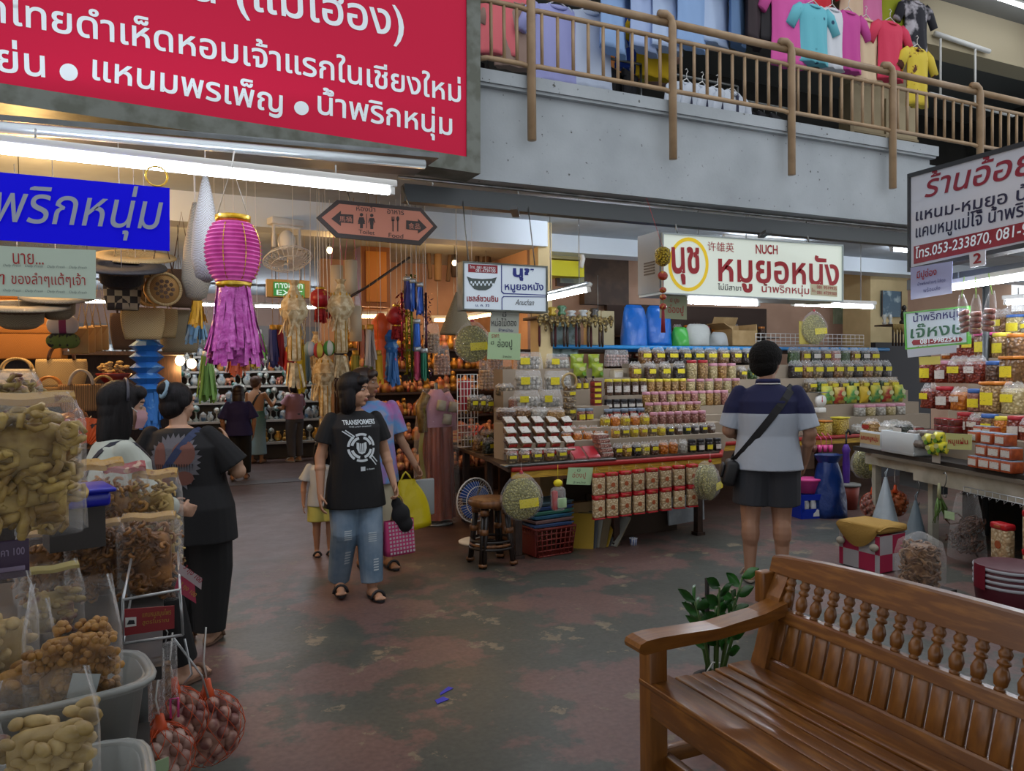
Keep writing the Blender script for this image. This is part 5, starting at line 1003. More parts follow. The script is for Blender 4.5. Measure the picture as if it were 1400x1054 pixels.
# hanging things along the front
for k,(px,py,Y,R_,L,lb)in enumerate(((646,470,5.75,.15,1,'round bag of noodle crackers hanging beside the pale green paper'),(713,682,5.36,.165,1,'big round bag of noodle crackers hanging under the corner of the stall table'),(971,660,5.36,.155,3,'bundle of round noodle cracker bags hanging at the end of the red edge'),(1113,450,6.9,.18,1,'round noodle cracker bag hanging above the goods beyond the man'),(1185,634,5.55,.155,2,'round noodle cracker bag hanging beside the purple umbrella'))):
 p=AY(px,py,Y); t=disc_bag(R_,.1,L).place(lb,p,-.15 if k!=2 else.5,'round noodle cracker bags')
 if k in(0,3):m=MB(); m.cyl((0,0,R_*1.7),(0,0,3.12-p.z),.0015,n=4); m.build('hanging_string',white, t)
m=MB(); p=AY(1106,455,6.95); m.box(p,(.32,.01,.28)); solo('backing_card', m,M('yellow_backing','b8a850',.7),'yellow card behind the round cracker bag beyond the man','card')
ck=M('rice_cracker_face','e4d8b8',.55,0,'b89c74',60,'voronoi',.5,lo=.02, hi=.5,col3='dcccaa',rnd=.1)
m=MB(); m.rbox((0,0,-.10),(.106,.05,.158), .012); cp=[('cracker_stack',m.mesh('cracker_stack',ck))]
m=MB(); m.rbox((0,0,-.012),(.105,.058,.034),.010); cp.append(('red_seal',m.mesh('red_seal',redm)))
m=MB(); m.rbox((0,0,-.185),(.107,.052,.012),.004); cp.append(('red_base',m.mesh('red_base',redm)))
m=MB(); m.prism([(.020*math.cos(q),.020*math.sin(q))for q in[-2*PI*i/10 for i in range(10)]],(0,-.028,-.10),(1,0,0),(0,0,1),.002); m.rbox((0,-.03,-.012),(.04,.004,.014),.004); cp.append(('printed_mark',m.mesh('printed_mark',M('mark_rust','a05028',.6))))
CK=Kit('cracker_pack','snack pack',cp)
for c in range(8):
 a=AY(818+c*18.2+(c>4)*.5,648-c*1.9,5.42)
 for r_ in range(2):CK.place('red-sealed rice cracker pack hanging under the red edge, %s row, %s from the aisle'%(('upper','lower')[r_],ORD[c]),a+V((0,0,-r_*.19)),random.uniform(-.15,.15),'red-sealed packs under the table edge')
m=MB()
for c in range(8):
 a=AY(818+c*18.2,648-c*1.9,5.42); m.tube([a+V((-.03,0,.0)),(a.x,5.46,.74),a+V((.03,0,0))],.0025,5)
solo('straw_twine',m,M('straw_cord','a89868',.8),'thin straw cords tying the red-sealed packs to the table edge','cord')
t=thing('paper_notice','pale green paper about crab paste hanging from the stall table edge','sign',AY(791,652,5.44)); m=MB(); P_=Plane((0,5.44,.6),FN); P_.poly(m,[(774,662),(807,663),(811,639),(777,639)]); wpart('paper_sheet',m,gp,t); m=MB(); P_.text(m,'อ่องปู',(782,655),(800,655),645,0,0); P_.text(m,'จำหน่าย',(783,661),(800,661),657.5,1,0); P_.text(m,'มี',(789,644.5),(793,644.5),640.5,1,0); wpart('lettering',m,[inkr, ink],t)
p=AY(763,682,5.4); t=thing('hanging_bag','clear bag of red and white toys hanging beside the green paper','bag',p)
m=MB(); m.rbox((0,0,0),(.13,.08,.2),.04,3); m.build('film_bag',clear,t); m=MB(); m.rbox((-.03,0,-.01),(.045,.05,.16),.015); m.build('red_bottle',redm,t); m=MB(); m.rbox((.02,-.03,-.03),(.08,.02,.08),.006); m.build('label_card',gp,t); m=MB(); m.ell((0,0,.13),(.04,.03,.03)); m.cyl((0,0,.14),(0,0, .28),.002,n=4); m.build('yellow_knot',yellow,t)
# things under and beside the table
redb=M('red_brown_basket','7c2c24',.5)
def basket(name,label,c,w,d,h,mat,rz=0,grp=None,lattice=True):
 t=thing(name,label,'basket',c,rz, grp); m=MB(); s=.85
 for(x0,y0,x1,y1)in((-w,-d,w,-d),(w,-d,w,d),(w,d,-w,d),(-w,d,-w,-d)):
  nv=9
  for i in range(nv):f=i/(nv-1); x,y=x0+(x1-x0)*f,y0+(y1-y0)*f; m.tube([(x*s/2,y*s/2,.01),(x/2,y/2,h)],.006,5)
  for k in range(6):f=k/5; q=(s+(1-s)*f)/2; m.tube([(x0*q,y0*q,.01+(h-.01)*f),(x1*q,y1*q,.01+(h-.01)*f)],.006 if k<5 else.011,5)
 m.build('basket_lattice',mat,t); m=MB(); m.rbox((0,0,.008),(w*s,d*s,.016),.006); m.build('basket_floor',mat,t)
 m=MB();
 for sx in(-1,1):m=MB(); m.rbox((sx*w*.47,0,h*.5),(.012,d*.8,h*.9),.004); m.build('side_panel',mat,t)
 return t
basket('plastic_basket','red brown plastic basket on the floor under the stall corner',(2.92,5.70,0),.40,.28,.24,redb,.12)
for k,c in enumerate(('3c5a8c','8a6a68','2c6a8c','3a7a6a','2c4a80','48606c')):
 t=thing('plastic_tray','shallow %s plastic tray, %s up the stack on the red basket'%(('blue','dusty pink','blue', 'green','dark blue','grey')[k],ORD[k]),'tray',(2.91,5.71,.247+k*.036),.12+random.uniform(-.05,.05),'stack of plastic trays')
 m=MB(); m.rbox((0,0,.012),(.38,.26,.024),.01); m.build('tray_body', M('tray_plastic_%d'%k,c,.45),t); m=MB(); m.tube([(.195*x,.135*y,.026)for x,y in((-1,-1),(1,-1),(1,1),(-1,1))],.007,6,closed=True); m.build('tray_rim',MATS['tray_plastic_%d'%k],t)
for k in range(7):
 t=thing('paper_bundle','leaning old book or paper under the table, %s from the red basket'%ORD[k],'book',(3.27+k*.045,5.72+.02*(k%3),.0),0,'papers under the table',(0,.35+.06*k,.9-.1*k))
 m=MB(); m.rbox((0,0,.15+.01*(k%3)),(.016,.2,.30),.003); m.build('page_block',M('old_paper_%d'%(k%3),('8a8268','a09460','6c6a60')[k%3],.8),t); m=MB(); m.box((-.010,0,.15),(.004,.205,.31)); m.build('cover',M('cover_%d'%(k%4), ('a88820','4a4e54','8c8c84','6a5a40')[k%4],.7),t)
m=MB(); m.box((4.5,5.86,.22), (.42,.02,.26),0,0,Matrix.Rotation(-.05,3,'Y')); solo('white_board',m,M('scuffed_white_board','9aa0a4',.6,0,'868c90',8),'scuffed white board leaning under the stall table beneath the red packs','board')
m=MB(); m.box((3.95,5.95,.22),(1.0,.03,.42)); m.box((3.4,6.0,.3),(.3,.03,.55)); solo('plywood_sheet',m,M('dark_plywood','3a2c20',.8),'dark plywood sheet closing the space under the stall table','board')
m=MB(); m.box((3.4,5.98,.2),(.26,.2,.34)); solo('cardboard_box',m,card,'brown cardboard box standing under the table behind the papers','box')
t=thing('small_cup','small blue and white cup on the floor before the plywood sheet','cup',AZ(866,745)); m=MB(); m.lathe([(.03,0),(.036,.06), (.034,.062),(.028,.004)],14); m.build('cup_wall',M('blue_cup','5a70a8',.4,0,'c0c4cc',18,tex='wave'),t); m=MB(); m.lathe([(.036,.058),(.039,.06),(.036,.064)],14,caps=False); m.build('cup_rim',white,t)
t=thing('bamboo_stool','round bamboo stool with dark legs in front of the stall corner','stool',(2.36,5.60,0)); bam=M('bamboo_cane','7a4e28',.45,0,'5a3618',30,stretch=(1,1,.2)); dkb=M('dark_bamboo','1e1612',.4)
m=MB(); m.lathe([(.165,.47),(.185,.485),(.19,.51),(.18,.53),(.15,.535)],22); m.build('round_seat',bam,t)
for k in range(4):
 q=PI/4+k*PI/2; a=V((.13*math.cos(q),.13*math.sin(q),.47)); b_=V((.19*math.cos(q),.19*math.sin(q),0)); m=MB(); s_=V((-math.sin(q),math.cos(q),0))*.016; m.cyl(a+s_,b_+s_,.017); m.cyl(a-s_,b_-s_,.017); lg=m.build('leg',dkb,t)
 for f in(.08,.4,.97):p=a.lerp(b_,f); m=MB(); m.cyl(p+V((0,0,.022)),p-V((0,0,.022))+V((0,0,.022 if f>.9 else 0)),.036,n=10); m.build('cane_binding',bam,lg)
for z,r_ in((.17,.17),(.20,.165),(.145,.178)):m=MB(); m.tube([(r_*math.cos(q),r_*math.sin(q),z)for q in[2*PI*i/20 for i in range(20)]],.011,8,closed=True); m.build('foot_ring',dkb if z!=.17 else bam,t)
p=AZ(650,742); t=thing('electric_fan','white electric fan with blue blades standing behind the bamboo stool','fan',p,.25); fc=V((0,0,.39))
m=MB(); m.lathe([(.15,0),(.155,.02),(.12,.035),(.03,.05)],20); m.build('fan_base', white,t); m=MB(); m.cyl((0,0,.04),(0,.06,.36),.02); m.build('stand', white,t); m=MB(); m.rbox((0,.10,.39),(.09,.13,.09),.03); m.build('motor', M('blue_motor','24508c',.4),t)
m=MB()
for k in range(40):q=2*PI*k/40; c,s_=math.cos(q),math.sin(q); m.tube([fc+V((.03*c,-.07,.03*s_)),fc+V((.12*c,-.055,.12*s_)),fc+V((.2*c,0,.2*s_)),fc+V((.1*c,.06,.1*s_))],.0018,4)
for r_,y in((.2,0),(.13,-.05),(.03,-.07)):m.tube([fc+V((r_*math.cos(q),y,r_*math.sin(q)))for q in[2*PI*i/24 for i in range(24)]],.004 if r_<.2 else.007,5,closed=True)
m.build('wire_grille',white,t); blu=M('blue_blade','2c5cb0',.3)
for k in range(3):m=MB(); q0=k*2*PI/3; m.grid(lambda u,v:fc+V(((.03+.14*v)*math.cos(q0+(u-.5)*1.6),.02*(u-.5), (.03+.14*v)*math.sin(q0+(u-.5)*1.6))),7,5); m.build('blade',blu,t)
m=MB(); m.ell(fc+V((0,-.02,0)),.03); m.build('hub',blu,t)
p=AZ(598,716); t=thing('wrapped_costume','copper satin traditional costume in clear plastic on a stand beside the stall','costume',p,.3)
cop=M('copper_satin','a85838',.28,.25,'7c3424',4,bump=.3,bscale=6,stretch=(3,3,.4)); m=MB()
m.grid(lambda u,v:((.19-.03*v+.018*math.sin(u*2*PI*9))*math.cos(2*PI*u),(.15-.03*v+.018*math.sin(u*2*PI*9))*math.sin(2*PI*u),.06+.94*v),60,10,cu=True); m.build('satin_skirt',cop,t)
m=MB(); m.grid(lambda u,v:((.19-.05*v)*math.cos(2*PI*u)*(1-.6*v**4),(.13-.02*v)*math.sin(2*PI*u)*(1-.5*v**4),1.0+.38*v),24,8,cu=True); m.build('pink_bodice',M('pink_chiffon','b88498',.5,bump=.3), t)
for s_ in(-1,1):m=MB(); m.tube([(s_*.12,0,1.33),(s_*.19,0,1.22),(s_*.18,-.03,.95)],[.05,.06,.05],10); m.build('sleeve',MATS['pink_chiffon']if s_>0 else M('gold_brocade','8c7444',.4,.3,'5c4424',20),t)
for k,(x,z)in enumerate(((-.06,1.22),(.09,1.2),(.01,1.08))):m=MB(); m.tube([(x,-.16,z-.05),(x+.02, -.16,z+.05)],[.05,.045],12); m.build('cream_cuff',M('cream_lace','b0ac98',.7,bump=.4,bscale=60),t)
m=MB(); m.grid(lambda u,v:(-.21+.02*math.sin(v*9),-.08+.07*u,.3+.9*v),3,12); m.build('green_sash',M('olive_sash','68702c',.5),t)
m=MB(); m.grid(lambda u,v:((.245-.10*v**5+.006*math.sin(u*80))*math.cos(2*PI*u),(.215-.11*v**5+.006*math.sin(u*80))*math.sin(2*PI*u),.03+1.36*v),30, 12,cu=True); m.build('plastic_cover',clear2,t)
m=MB(); m.cyl((0,0,0),(0,0,1.45),.02); m.lathe([(.16,0),(.16,.02),(.03,.04)],16); m.build('stand_pole', steel,t)
# behind the counter
bp=M('blue_pipe','2c8cd0',.4); z0=AY(760,474,7.25).z; m=MB(); a=AY(742,476,7.25).x; b_=AY(1215,476,7.5).x
m.tube([(a,7.25,.8),(a,7.25,z0-.03),(a+.04,7.25,z0),(5.3,7.34,z0),(b_,7.5,z0+.0)],.024,8); m.cyl((5.3,7.34,z0),(5.3,7.34,1.3),.022); m.cyl((7.2,7.48,z0),(7.2,7.48, 1.3),.022); solo('blue_pipe_rail',m,bp,'bright blue pipe rail running behind the goods of the middle stall','rail')
sh=thing('back_shelf','plain wooden shelf behind the blue pipe rail holding bags and boxes','shelf',(5.6,7.75,1.6)); zs=z0-.02; m=MB(); m.span((3.4,7.5,zs-.03),(8.2,8.2,zs)); wpart('shelf_board',m,wood_d,sh)
for x in(3.5,5.2,8.1):m=MB(); m.box((x,8.0,zs/2),(.05,.05, zs-.03)); wpart('shelf_post',m,wood_d,sh)
def sack(name,label,px0,px1,pyb,pyt,Y,mat,top=None, grp=None,d=.22):
 a,b=AY(px0,pyb,Y),AY(px1,pyb,Y); w=b.x-a.x; h=AY((px0+px1)/2,pyt,Y).z-a.z; t=thing(name,label,'bag',((a.x+b.x)/2,Y,a.z),0,grp); m=MB()
 m.grid(lambda u,v:(w/2*math.cos(2*PI*u)*(1-.25*v**4)*(1+.04*math.sin(u*30+v*5)),d/2*math.sin(2*PI*u)*(1-.6*v**3)*(1+.06*math.sin(u*22-v*7)),h*v*.93),26,10,cu=True); m.f.append(tuple(range(26))[::-1]); m.m.append(0); m.sm.append(False); m.build('bag_body',mat,t)
 m=MB(); m.grid(lambda u,v:(w/2*math.cos(2*PI*u)*(.75-.2*v)*(1+.1*math.sin(u*40)),d/2*math.sin(2*PI*u)*(.4-.3*v),h*(.93+.07*v)),22,3,cu=True); m.build('bag_mouth',top or mat,t); return t
bluesack=M('blue_plastic_sack','1068c8',.3,bump=.9,bscale=8)
sack('plastic_sack','blue plastic sack, the one nearer the altar shelf, on the back shelf',850,884,481,417,7.55,bluesack,None,'blue plastic sacks'); sack('plastic_sack','blue plastic sack beside the white sack on the back shelf',881,917,474,418,7.65,bluesack,None,'blue plastic sacks')
sack('plastic_sack','green plastic bag with knotted top beside the blue sacks',919,940,474,447,7.6,M('green_plastic','48b048',.3,bump=.7,bscale=10)); sack('plastic_sack','white full sack on the back shelf beside the open box',936,971,473,443,7.7,M('white_sack','b8bcb8',.6,bump=.6,bscale=8)); sack('plastic_sack','small grey-white bag between the white sack and the open box',971,993,473,454,7.6,M('grey_sack','a4a8a8',.5,bump=.6,bscale=10))
t=thing('cardboard_box','open brown cardboard box on the back shelf beside the white sacks', 'box',AY(1006,473,7.8)); m=MB(); w,d,h=.40,.34,.28
for c,dd in(((0, -d/2,h*.35),(w,.012,h*.7)),((0,d/2,h/2),(w,.012,h)),((-w/2,0,h*.42),(.012,d,h*.84)),((w/2,0,h/2),(.012,d,h)),((0,0,.006),(w,d,.012))):m.box(c,dd)
m.build('box_wall',card,t); m=MB(); m.box((-w/2-.07,0,h*.9),(.16,d,.008),0,0,Matrix.Rotation(.5,3,'Y')); m.box((0,d/2+.05,h+.05),(w,.008,.14),0,0,Matrix.Rotation(.5,3,'X')); m.build('box_flap',card,t)
a=AY(802,474,7.6); m=MB(); m.rbox((a.x+.17,7.6,a.z+.21),(.36,.10,.42),.006); o=thing('cardboard_box','flattened pale cardboard carton standing between altar shelf and blue sacks','box',(a.x+.17,7.6,a.z)); wpart('carton_wall',m,M('pale_cardboard','b8ac88',.8,0, 'a89c78',5),o); m=MB(); m.box((a.x+.17,7.547,a.z+.21),(.004,.004,.42)); wpart('carton_seam',m,card,o)
a=AY(732,434,7.0); b_=AY(836,434,7.0); t=thing('altar_shelf','gilded carved altar shelf hung with dark tassels behind the stall','shelf',((a.x+b_.x)/2,7.0,a.z)); L=b_.x-a.x; gilt=M('gilded_carving','8c7844',.45,.3,'4a3c20',40,'voronoi',.9)
m=MB(); m.rbox((0,.14,0),(L,.34,.03),.005); m.build('shelf_board',wood_d,t); m=MB()
for k in range(14):x=-L/2+L*(k+.5)/14; m.ell((x,-.04,-.02+.012*math.sin(k*2)),(L/24,.02,.05),10,8); m.ell((x,-.045,-.06-(.05 if k in(1,2,11,12)else 0)),(.02,.015,.04),8,6)
m.build('carved_fringe',gilt,t)
for k in range(12):x=-L/2+.06+(L-.12)*k/11; m=MB(); m.lathe([(.010,-.30),(.016,-.24),(.014,-.10),(.006,-.05)],8,(x,.03+.06*(k%2),0)); m.build('tassel',wood_d if k%3 else M('wine_tassel','4a1c20',.8),t)
m=MB(); m.cyl((-L/2+.05,.2,0), (-L/2+.05,.2,.5),.004,n=5); m.cyl((L/2-.05,.2,0),(L/2-.05,.2,.5),.004,n=5); m.build('hanging_rod',steel,t)
for k,(px,nm,c,hh)in enumerate(((755,'brass offering bowl','a08828',.10),(768,'green jade figure','3c6848',.12),(781,'small white cup','b0b4b4',.07),(797,'white square dish','a8acac',.08),(812,'dark incense pot','2c2824',.10))):
 p=AY(px,428,7.05); m=MB(); m.lathe([(.03,0),(.05,hh*.3),(.03,hh*.55),(.055,hh*.8),(.04,hh)],12,(p.x,7.05,a.z+.016)); solo('altar_'+nm.split()[-1],m,M('altar_mat_%d'%k,c,.35,.3 if k==0 else 0),nm+' standing on the gilded altar shelf',nm.split()[-1],'objects on the altar shelf')
p=AY(771,462,7.4); t=thing('painted_panel','misty green landscape panel below the altar shelf','picture',p); m=MB(); m.rbox((0,0,0),(.36,.03,.42),.006); m.build('frame',M('grey_frame','5c6460',.5),t); m=MB(); m.box((0,-.018,0),(.32,.004, .38)); m.build('painting',M('misty_landscape','8ca4a4',.5,0,'3c5448',7,lo=.45,hi=.6),t)
tube_lamp('short tube lamp slanting behind the bowl lightbox',AY(746,409,6.2),AY(802,397,5.9),strength=75); m=MB(); a=AY(746,402,6.2); b_=AY(802,388,5.9); d=(b_-a).normalized(); m.box((a+b_)/2,((b_-a).length+.05,.18,.012),0,0,Matrix((d,V((0,0,1)).cross(d).normalized(),d.cross(V((0,0,1)).cross(d).normalized()))).transposed()); solo('lamp_reflector',m, M('grey_reflector','8c9498',.4,.4),'slanting grey reflector above the short tube lamp','reflector')
tube_lamp('tube lamp under the lit white sign on the side of the olive paper',AY(940,413,5.75),AY(1034,416,5.75),strength=75); tube_lamp('tube lamp under the lit white sign on the side of the cream column',AY(1086,416,5.85),AY(1192,420,5.85),strength=75)
for k,(x,Y)in enumerate(((3.2,6.4),(5.9,6.9),(8.4,6.7))):tube_lamp('ceiling tube lamp glimpsed between balcony and steel beam, %s from the aisle'%ORD[k],(x,Y,3.06),(x+1.2,Y,3.06),group='ceiling tube lamps',strength=45)
t=thing('wall_shelf','dark wall shelf of bottles behind the man and the white sign','shelf',(6.9,8.3,1.85));
for z in(1.72,2.02):m=MB(); m.span((5.35,8.25,z-.02),(8.0,8.6,z)); wpart('shelf_board',m,wood_d,t)
m=MB(); m.span((5.3,8.55,1.5),(8.05,8.62,2.45)); wpart('back_panel', m,M('dark_brown_panel','3c2c24',.8),t)
for z,n in((1.72,15),(2.02,15)):
 for k in range(n):[jar('chilli',redlid,.05,.12,cardw),pouch('pink',.13,.08,.18),jar('brown',orangelid,.05,.13),pouch('orange',.13,.08,.16)][(k*3+int(z*10))%4].place('goods on the %s board of the dark wall shelf, %s from the blue sacks'%('lower' if z<1.9 else 'upper', ORD[k]),(5.5+k*.165,8.4,z),0,'goods on the dark wall shelf')
t=thing('wire_basket','white wire basket along the back shelf beyond the man','basket',AY(1110,472, 7.6)); m=MB(); L=AY(1178,472,7.6).x-AY(1030,472,7.6).x
for k in range(24):x=-L/2+L*k/23; m.cyl((x,0,0),(x,0,.15),.004,n=5)
for z in(0,.05,.10,.15):m.cyl((-L/2,0,z),(L/2,0,z), .004,n=5)
m.build('wire_lattice',white,t)
p=AY(1149,430,8.685); m=MB(); m.box(p,(.3,.02,.3)); solo('pale_poster',m,M('pale_green_poster','b0bc9c',.7,0,'8ca080',6),'pale green poster on the wall between the tube lamp and goods','poster')
a, b_=AY(796,340,8.6),AY(857,418,8.6); m=MB(); m.span((a.x,8.55,b_.z),(b_.x,8.68,a.z)); o=solo('wood_wall_board',m,M('brown_wall_panel','5c4a3c',.7,0,'463830',4),'brown wooden wall panel high behind the altar shelf', 'panel'); o['category']='panel'
a,b_=AY(760,374,8.0),AY(801,393,8.0); m=MB(); m.span((a.x,7.98,b_.z),(b_.x,8.02,a.z+.04)); t=thing('framed_picture','dark framed picture tilted above the altar shelf','picture',(a.x,8,a.z)); wpart('frame',m,wood_d,t); m=MB(); m.span((a.x+.04, 7.97,b_.z+.04),(b_.x-.04,7.98,a.z)); wpart('painting',m,M('dusky_picture','5a6460',.5,0, '8c8c70',6),t)
a,b_=AY(737,356,7.9),AY(793,380,7.9); m=MB(); m.span((a.x,7.8,b_.z),(b_.x,8.1,a.z)); solo('yellow_crate',m,M('bright_yellow_crate','d8d020',.5), 'bright yellow carton stored high beside the cream pillar','crate')
a,b_=AY(741,338,7.95),AY(793,357,7.95); m=MB(); m.span((a.x,7.85,b_.z),(b_.x,8.1,a.z)); solo('storage_carton',m,M('cream_carton','b8ae80',.7),'cream storage carton on top of the bright yellow one','box')
m=MB(); a=AY(730,362,7.7); b_=AY(797,354,7.7); z=AY(760,334,7.7).z; m.tube([a,(a.x+.12,7.7,z),(b_.x-.05,7.7,z),b_,(b_.x-.03,7.7,b_.z-.1)],.03,10); solo('curved_pipe',m,white,'white curved pipe bending round the cream storage carton','pipe')
p=AY(906,338,5.25); t=thing('lucky_charm','golden pineapple and red charm string hanging before the lit white sign','ornament',p)
m=MB(); m.cyl((0,0,0),(0,.3, .6),.002,n=4); m.cyl((0,0,0),(0,0,-.5),.002,n=4); m.build('string',redm,t); m=MB(); m.lathe([(.02,-.16),(.06,-.13),(.068,-.07),(.06,-.02),(.03,.0)],14); m.build('gold_fruit',M('gold_beads','b09828',.35,.6,'705c10',60,'voronoi', 1),t)
for k,(z,r_)in enumerate(((-.24,.05),(-.36,.032),(-.42,.032),(-.50,.036))):m=MB(); m.ell((0,0,z),(r_,.025,r_*.8),12,8); m.build('red_charm',M('red_gold_charm','8c2418',.4,.2,'c09030',40,lo=.55,hi=.65),t)
m=MB(); m.tube([(0,0,-.53),(0,0,-.72)],[.012,.02],8); m.build('tassel',M('dark_red_tassel','7c1420',.8),t)
# stall at the right, on its slanting front line
def KP(k):return Plane(SA-SN*k,SN)
def RT(px,py,k):return KP(k).hit(px,py)
RZS=math.atan2(SD.y,SD.x)
def srow(kits,a,b,n, k,label,group,sc=1,rot=None,z=None):
 p,q=RT(*a,k),RT(*b,k); zz=(p.z+q.z)/2 if z is None else z
 for i in range(n):
  kt=kits[i%len(kits)]if isinstance(kits,(list,tuple))else kits; c=p.lerp(q,(i+.5)/n); kt.place(label%ORD[i],(c.x,c.y,zz),RZS+random.uniform(-.1,.1),group,sc,rot)
 return zz
def slab(name,mat,root,s0,s1,k0,k1,z0,z1):
 """box in the stall's own frame: s along the counter, k depth behind the front"""
 c=SA+SD*(s0+s1)/2-SN*(k0+k1)/2; m=MB(); m.box((c.x,c.y,(z0+z1)/2),(s1-s0,k1-k0,z1-z0),RZS); return wpart(name,m,mat,root)
t=thing('stall_counter','worn off-white counter of the slanting stall with dark tray edge','counter',SA+SD*1.5,RZS)
cw=M('worn_cream_paint','b4b0a0',.7,0,'948f7e',5,lo=.4,hi=.7); dk=M('dark_tray_wood','2a2420', .7)
slab('countertop',dk,t,-.15,4.2,0,1.3,.735,.775); slab('front_board',cw,t,.75,4.2,.03,.06,.56,.70); slab('front_board',cw,t,.0,.75,.04,.07,.62,.735); slab('trim_strip',M('tray_edge_grey','6c6458',.6), t,.2,4.2,-.02,.02,.71,.74)
for s_,k in((.05,.08),(.85,.1),(1.9,.1), (3.0,.1),(.1,1.2),(2.5,1.2)):slab('leg',cw,t,s_,s_+.06,k,k+.06,0,.735)
slab('inner_frame',M('grey_blue_frame','5c666c',.6),t,.3,.9,.2,.25,.45,.58); slab('back_panel',M('dark_under_panel', '1c1a18',.9),t,.1,4.2,1.0,1.05,0,.73)
steps=thing('display_steps','dark stepped shelves carrying jars on the slanting stall','display stand',SA+SD*1.5,RZS)
zt=[]
for i,(px,py,k)in enumerate(((1330,594,.35),(1330,562,.55),(1330,524,.75),(1330,490,.95))):
 z=RT(px,py,k).z; zt.append(z); slab('step',MATS['kraft_step'],steps,.62,4.2,k-.09,k+.11,.776,z-.002)
def foam(name,label,a,b,k, h,mat,sticker=None):
 p,q=RT(*a,k),RT(*b,k); w=(q-p).length; c=(p+q)/2-SN*.11; t=thing(name,label,'box',(c.x,c.y,.778),RZS); m=MB(); d=.22
 for cc,dd in(((0,-d/2,h/2),(w,.02,h)),((0,d/2,h/2),(w,.02,h)),((-w/2+.01,0,h/2),(.02, d,h)),((w/2-.01,0,h/2),(.02,d,h)),((0,0,.01),(w,d,.02))):m.rbox(cc,dd,.005,1)
 m.build('foam_wall',mat,t)
 m=MB(); m.rbox((0,-d/2-.004,h*.12),(w*1.02,.012,h*.08),.003); m.build('lower_lip',mat,t)
 if sticker:m=MB(); m.box((0,-d/2-.012,h*.58),(w*.96,.004,h*.62)); s_=m.build('kraft_sticker',M('kraft_sticker','b09a70',.7),t); m=MB(); write(m,'แคบหมูหนุ่ม',(-w*.42,-d/2-.014,h*.38),(1,0,0),(0,0,1),w*.84,h*.42,0,.03); m.build('lettering',inkr,s_)
foamw=M('white_foam','bcc2c4',.8,bump=.05,bscale=80)
foam('foam_box','white foam box with brown sticker at the end of the slanting counter',(1177,609),(1205,612),.0,.17,foamw,True); foam('foam_box','plain white foam box beside the stickered one on the slanting counter',(1206,612),(1250,617), -.02,.20,foamw)
for k,(px,py,c,lb)in enumerate(((1192,582,'golden','clear bag with a red label resting in the stickered foam box'),(1216,586,'white','clear bag of pale dumplings resting in the plain foam box'),(1236,587,'seaweed','clear bag with white label resting in the plain foam box'))):pouch(c,.17,.12,.16,cardr if k==0 else cardw).place(lb,RT(px,py+12,.10),RZS,'bags in the foam boxes')
for k in range(6):
 p=RT(1256+(k%3)*9,613-(k//3)*14,.04+.04*(k//3)); t=thing('pork_roll','grey pork roll lying beside the foam boxes, %s of the heap'%ORD[k],'sausage',p,RZS+.6*(k%2),'heap of pork rolls'); m=MB(); m.tube([(-.09,0,.035),(-.08,0,.035),(.08,0,.035),(.09,0,.035)],[.02,.034,.034,.02],12); m.build('roll_wrap',M('grey_roll','7c746c',.4,0,'5c5450',30),t); m=MB(); m.cyl((-.092,0,.035),(-.088,0,.035),.022,n=12); m.build('roll_end',M('roll_end','a09080',.5),t)
for k,(px,py)in enumerate(((1271,605),(1284,603),(1276,618),(1288,616))):chipbag(M('yellow_flower_pack','c8c028',.35,0,'2c5c20',16,lo=.55,hi=.6),.13,.10).place('yellow and green printed packet before the pork rolls, %s one'%ORD[k],RT(px,py+4,-.06),RZS,'yellow green packets')
P_=KP(-.06); board('price_card','pale green handwritten card between yellow packets and orange tubs',P_,[(1293,614),(1328,615),(1328,594),(1293,592)],M('pale_green_card','b0b478',.6),.006,None,None,lambda m:(P_.text(m,'หมูแผ่น',(1297,609),(1324,610),598,0,.01)),[inkr],'card')
tub=carton(M('orange_paste','b85428',.3,0,'96401c',30,coat=.5), M('frosted_blue_lid','8494a8',.3),.112,.10,.084,cardw)
for r_,(y0,y1,k,n,x0,x1)in enumerate(((626,632,-.0,4,1330,1392),(609,612,.02,3,1340,1392),(597,597,.04,3,1328,1385))):
 srow(tub,(x0,y0),(x1,y1),n,k,'orange paste tub with frosted blue lid, '+('bottom','middle','top')[r_]+' layer of the front stack, %s along', 'orange paste tubs',1,None,.778+r_*.094)
srow(tub,(1338,580),(1362,580),2,.3,'orange paste tub standing high behind the front stack, %s one','orange tubs behind the front stack',1, None,zt[0])
srow([carton(M('dark_jelly','5c1c18',.25,coat=.5),redlid,.10,.09,.055)],(1283,594),(1312,595),3,.3,'dark red jelly box with red lid beside the orange tubs, %s one','dark jelly boxes',1,None,zt[0]); srow([carton(M('dark_jelly','5c1c18',.25,coat=.5),redlid,.10,.09,.055)],(1283,578),(1312,578),3,.3,'dark red jelly box on the second layer beside the orange tubs, %s one','dark jelly boxes, second layer',1,None,zt[0]+.062)
srow([pouch('chilli',.15,.1,.13,cardw)],(1252,594),(1282,595),2,.25,'clear bag of pink prawn snacks behind the foam boxes, %s one','pink prawn snack bags',1,None,.80)
strp=M('striped_box','a04848',.6,0,'c8b8a8',26,tex='wave',stretch=(1,0,0)); srow(carton(strp,SN_['white'],.1,.09,.13),(1222,582),(1260,583),3,.45,'red striped popcorn box behind the foam boxes, %s one','red striped popcorn boxes',1,None,.85)
srow([jar('chilli',redlid,.055,.13,cardw),pouch('chilli',.12,.09,.15,cardw),jar('nuts',bluelid,.055,.13,cardy),jar('orange',yellid,.05,.12)],(1312,594),(1420,594),6,.38,'jar or pouch standing directly behind the orange tub stack, %s one','goods behind the orange tubs', 1.2,None,zt[0])
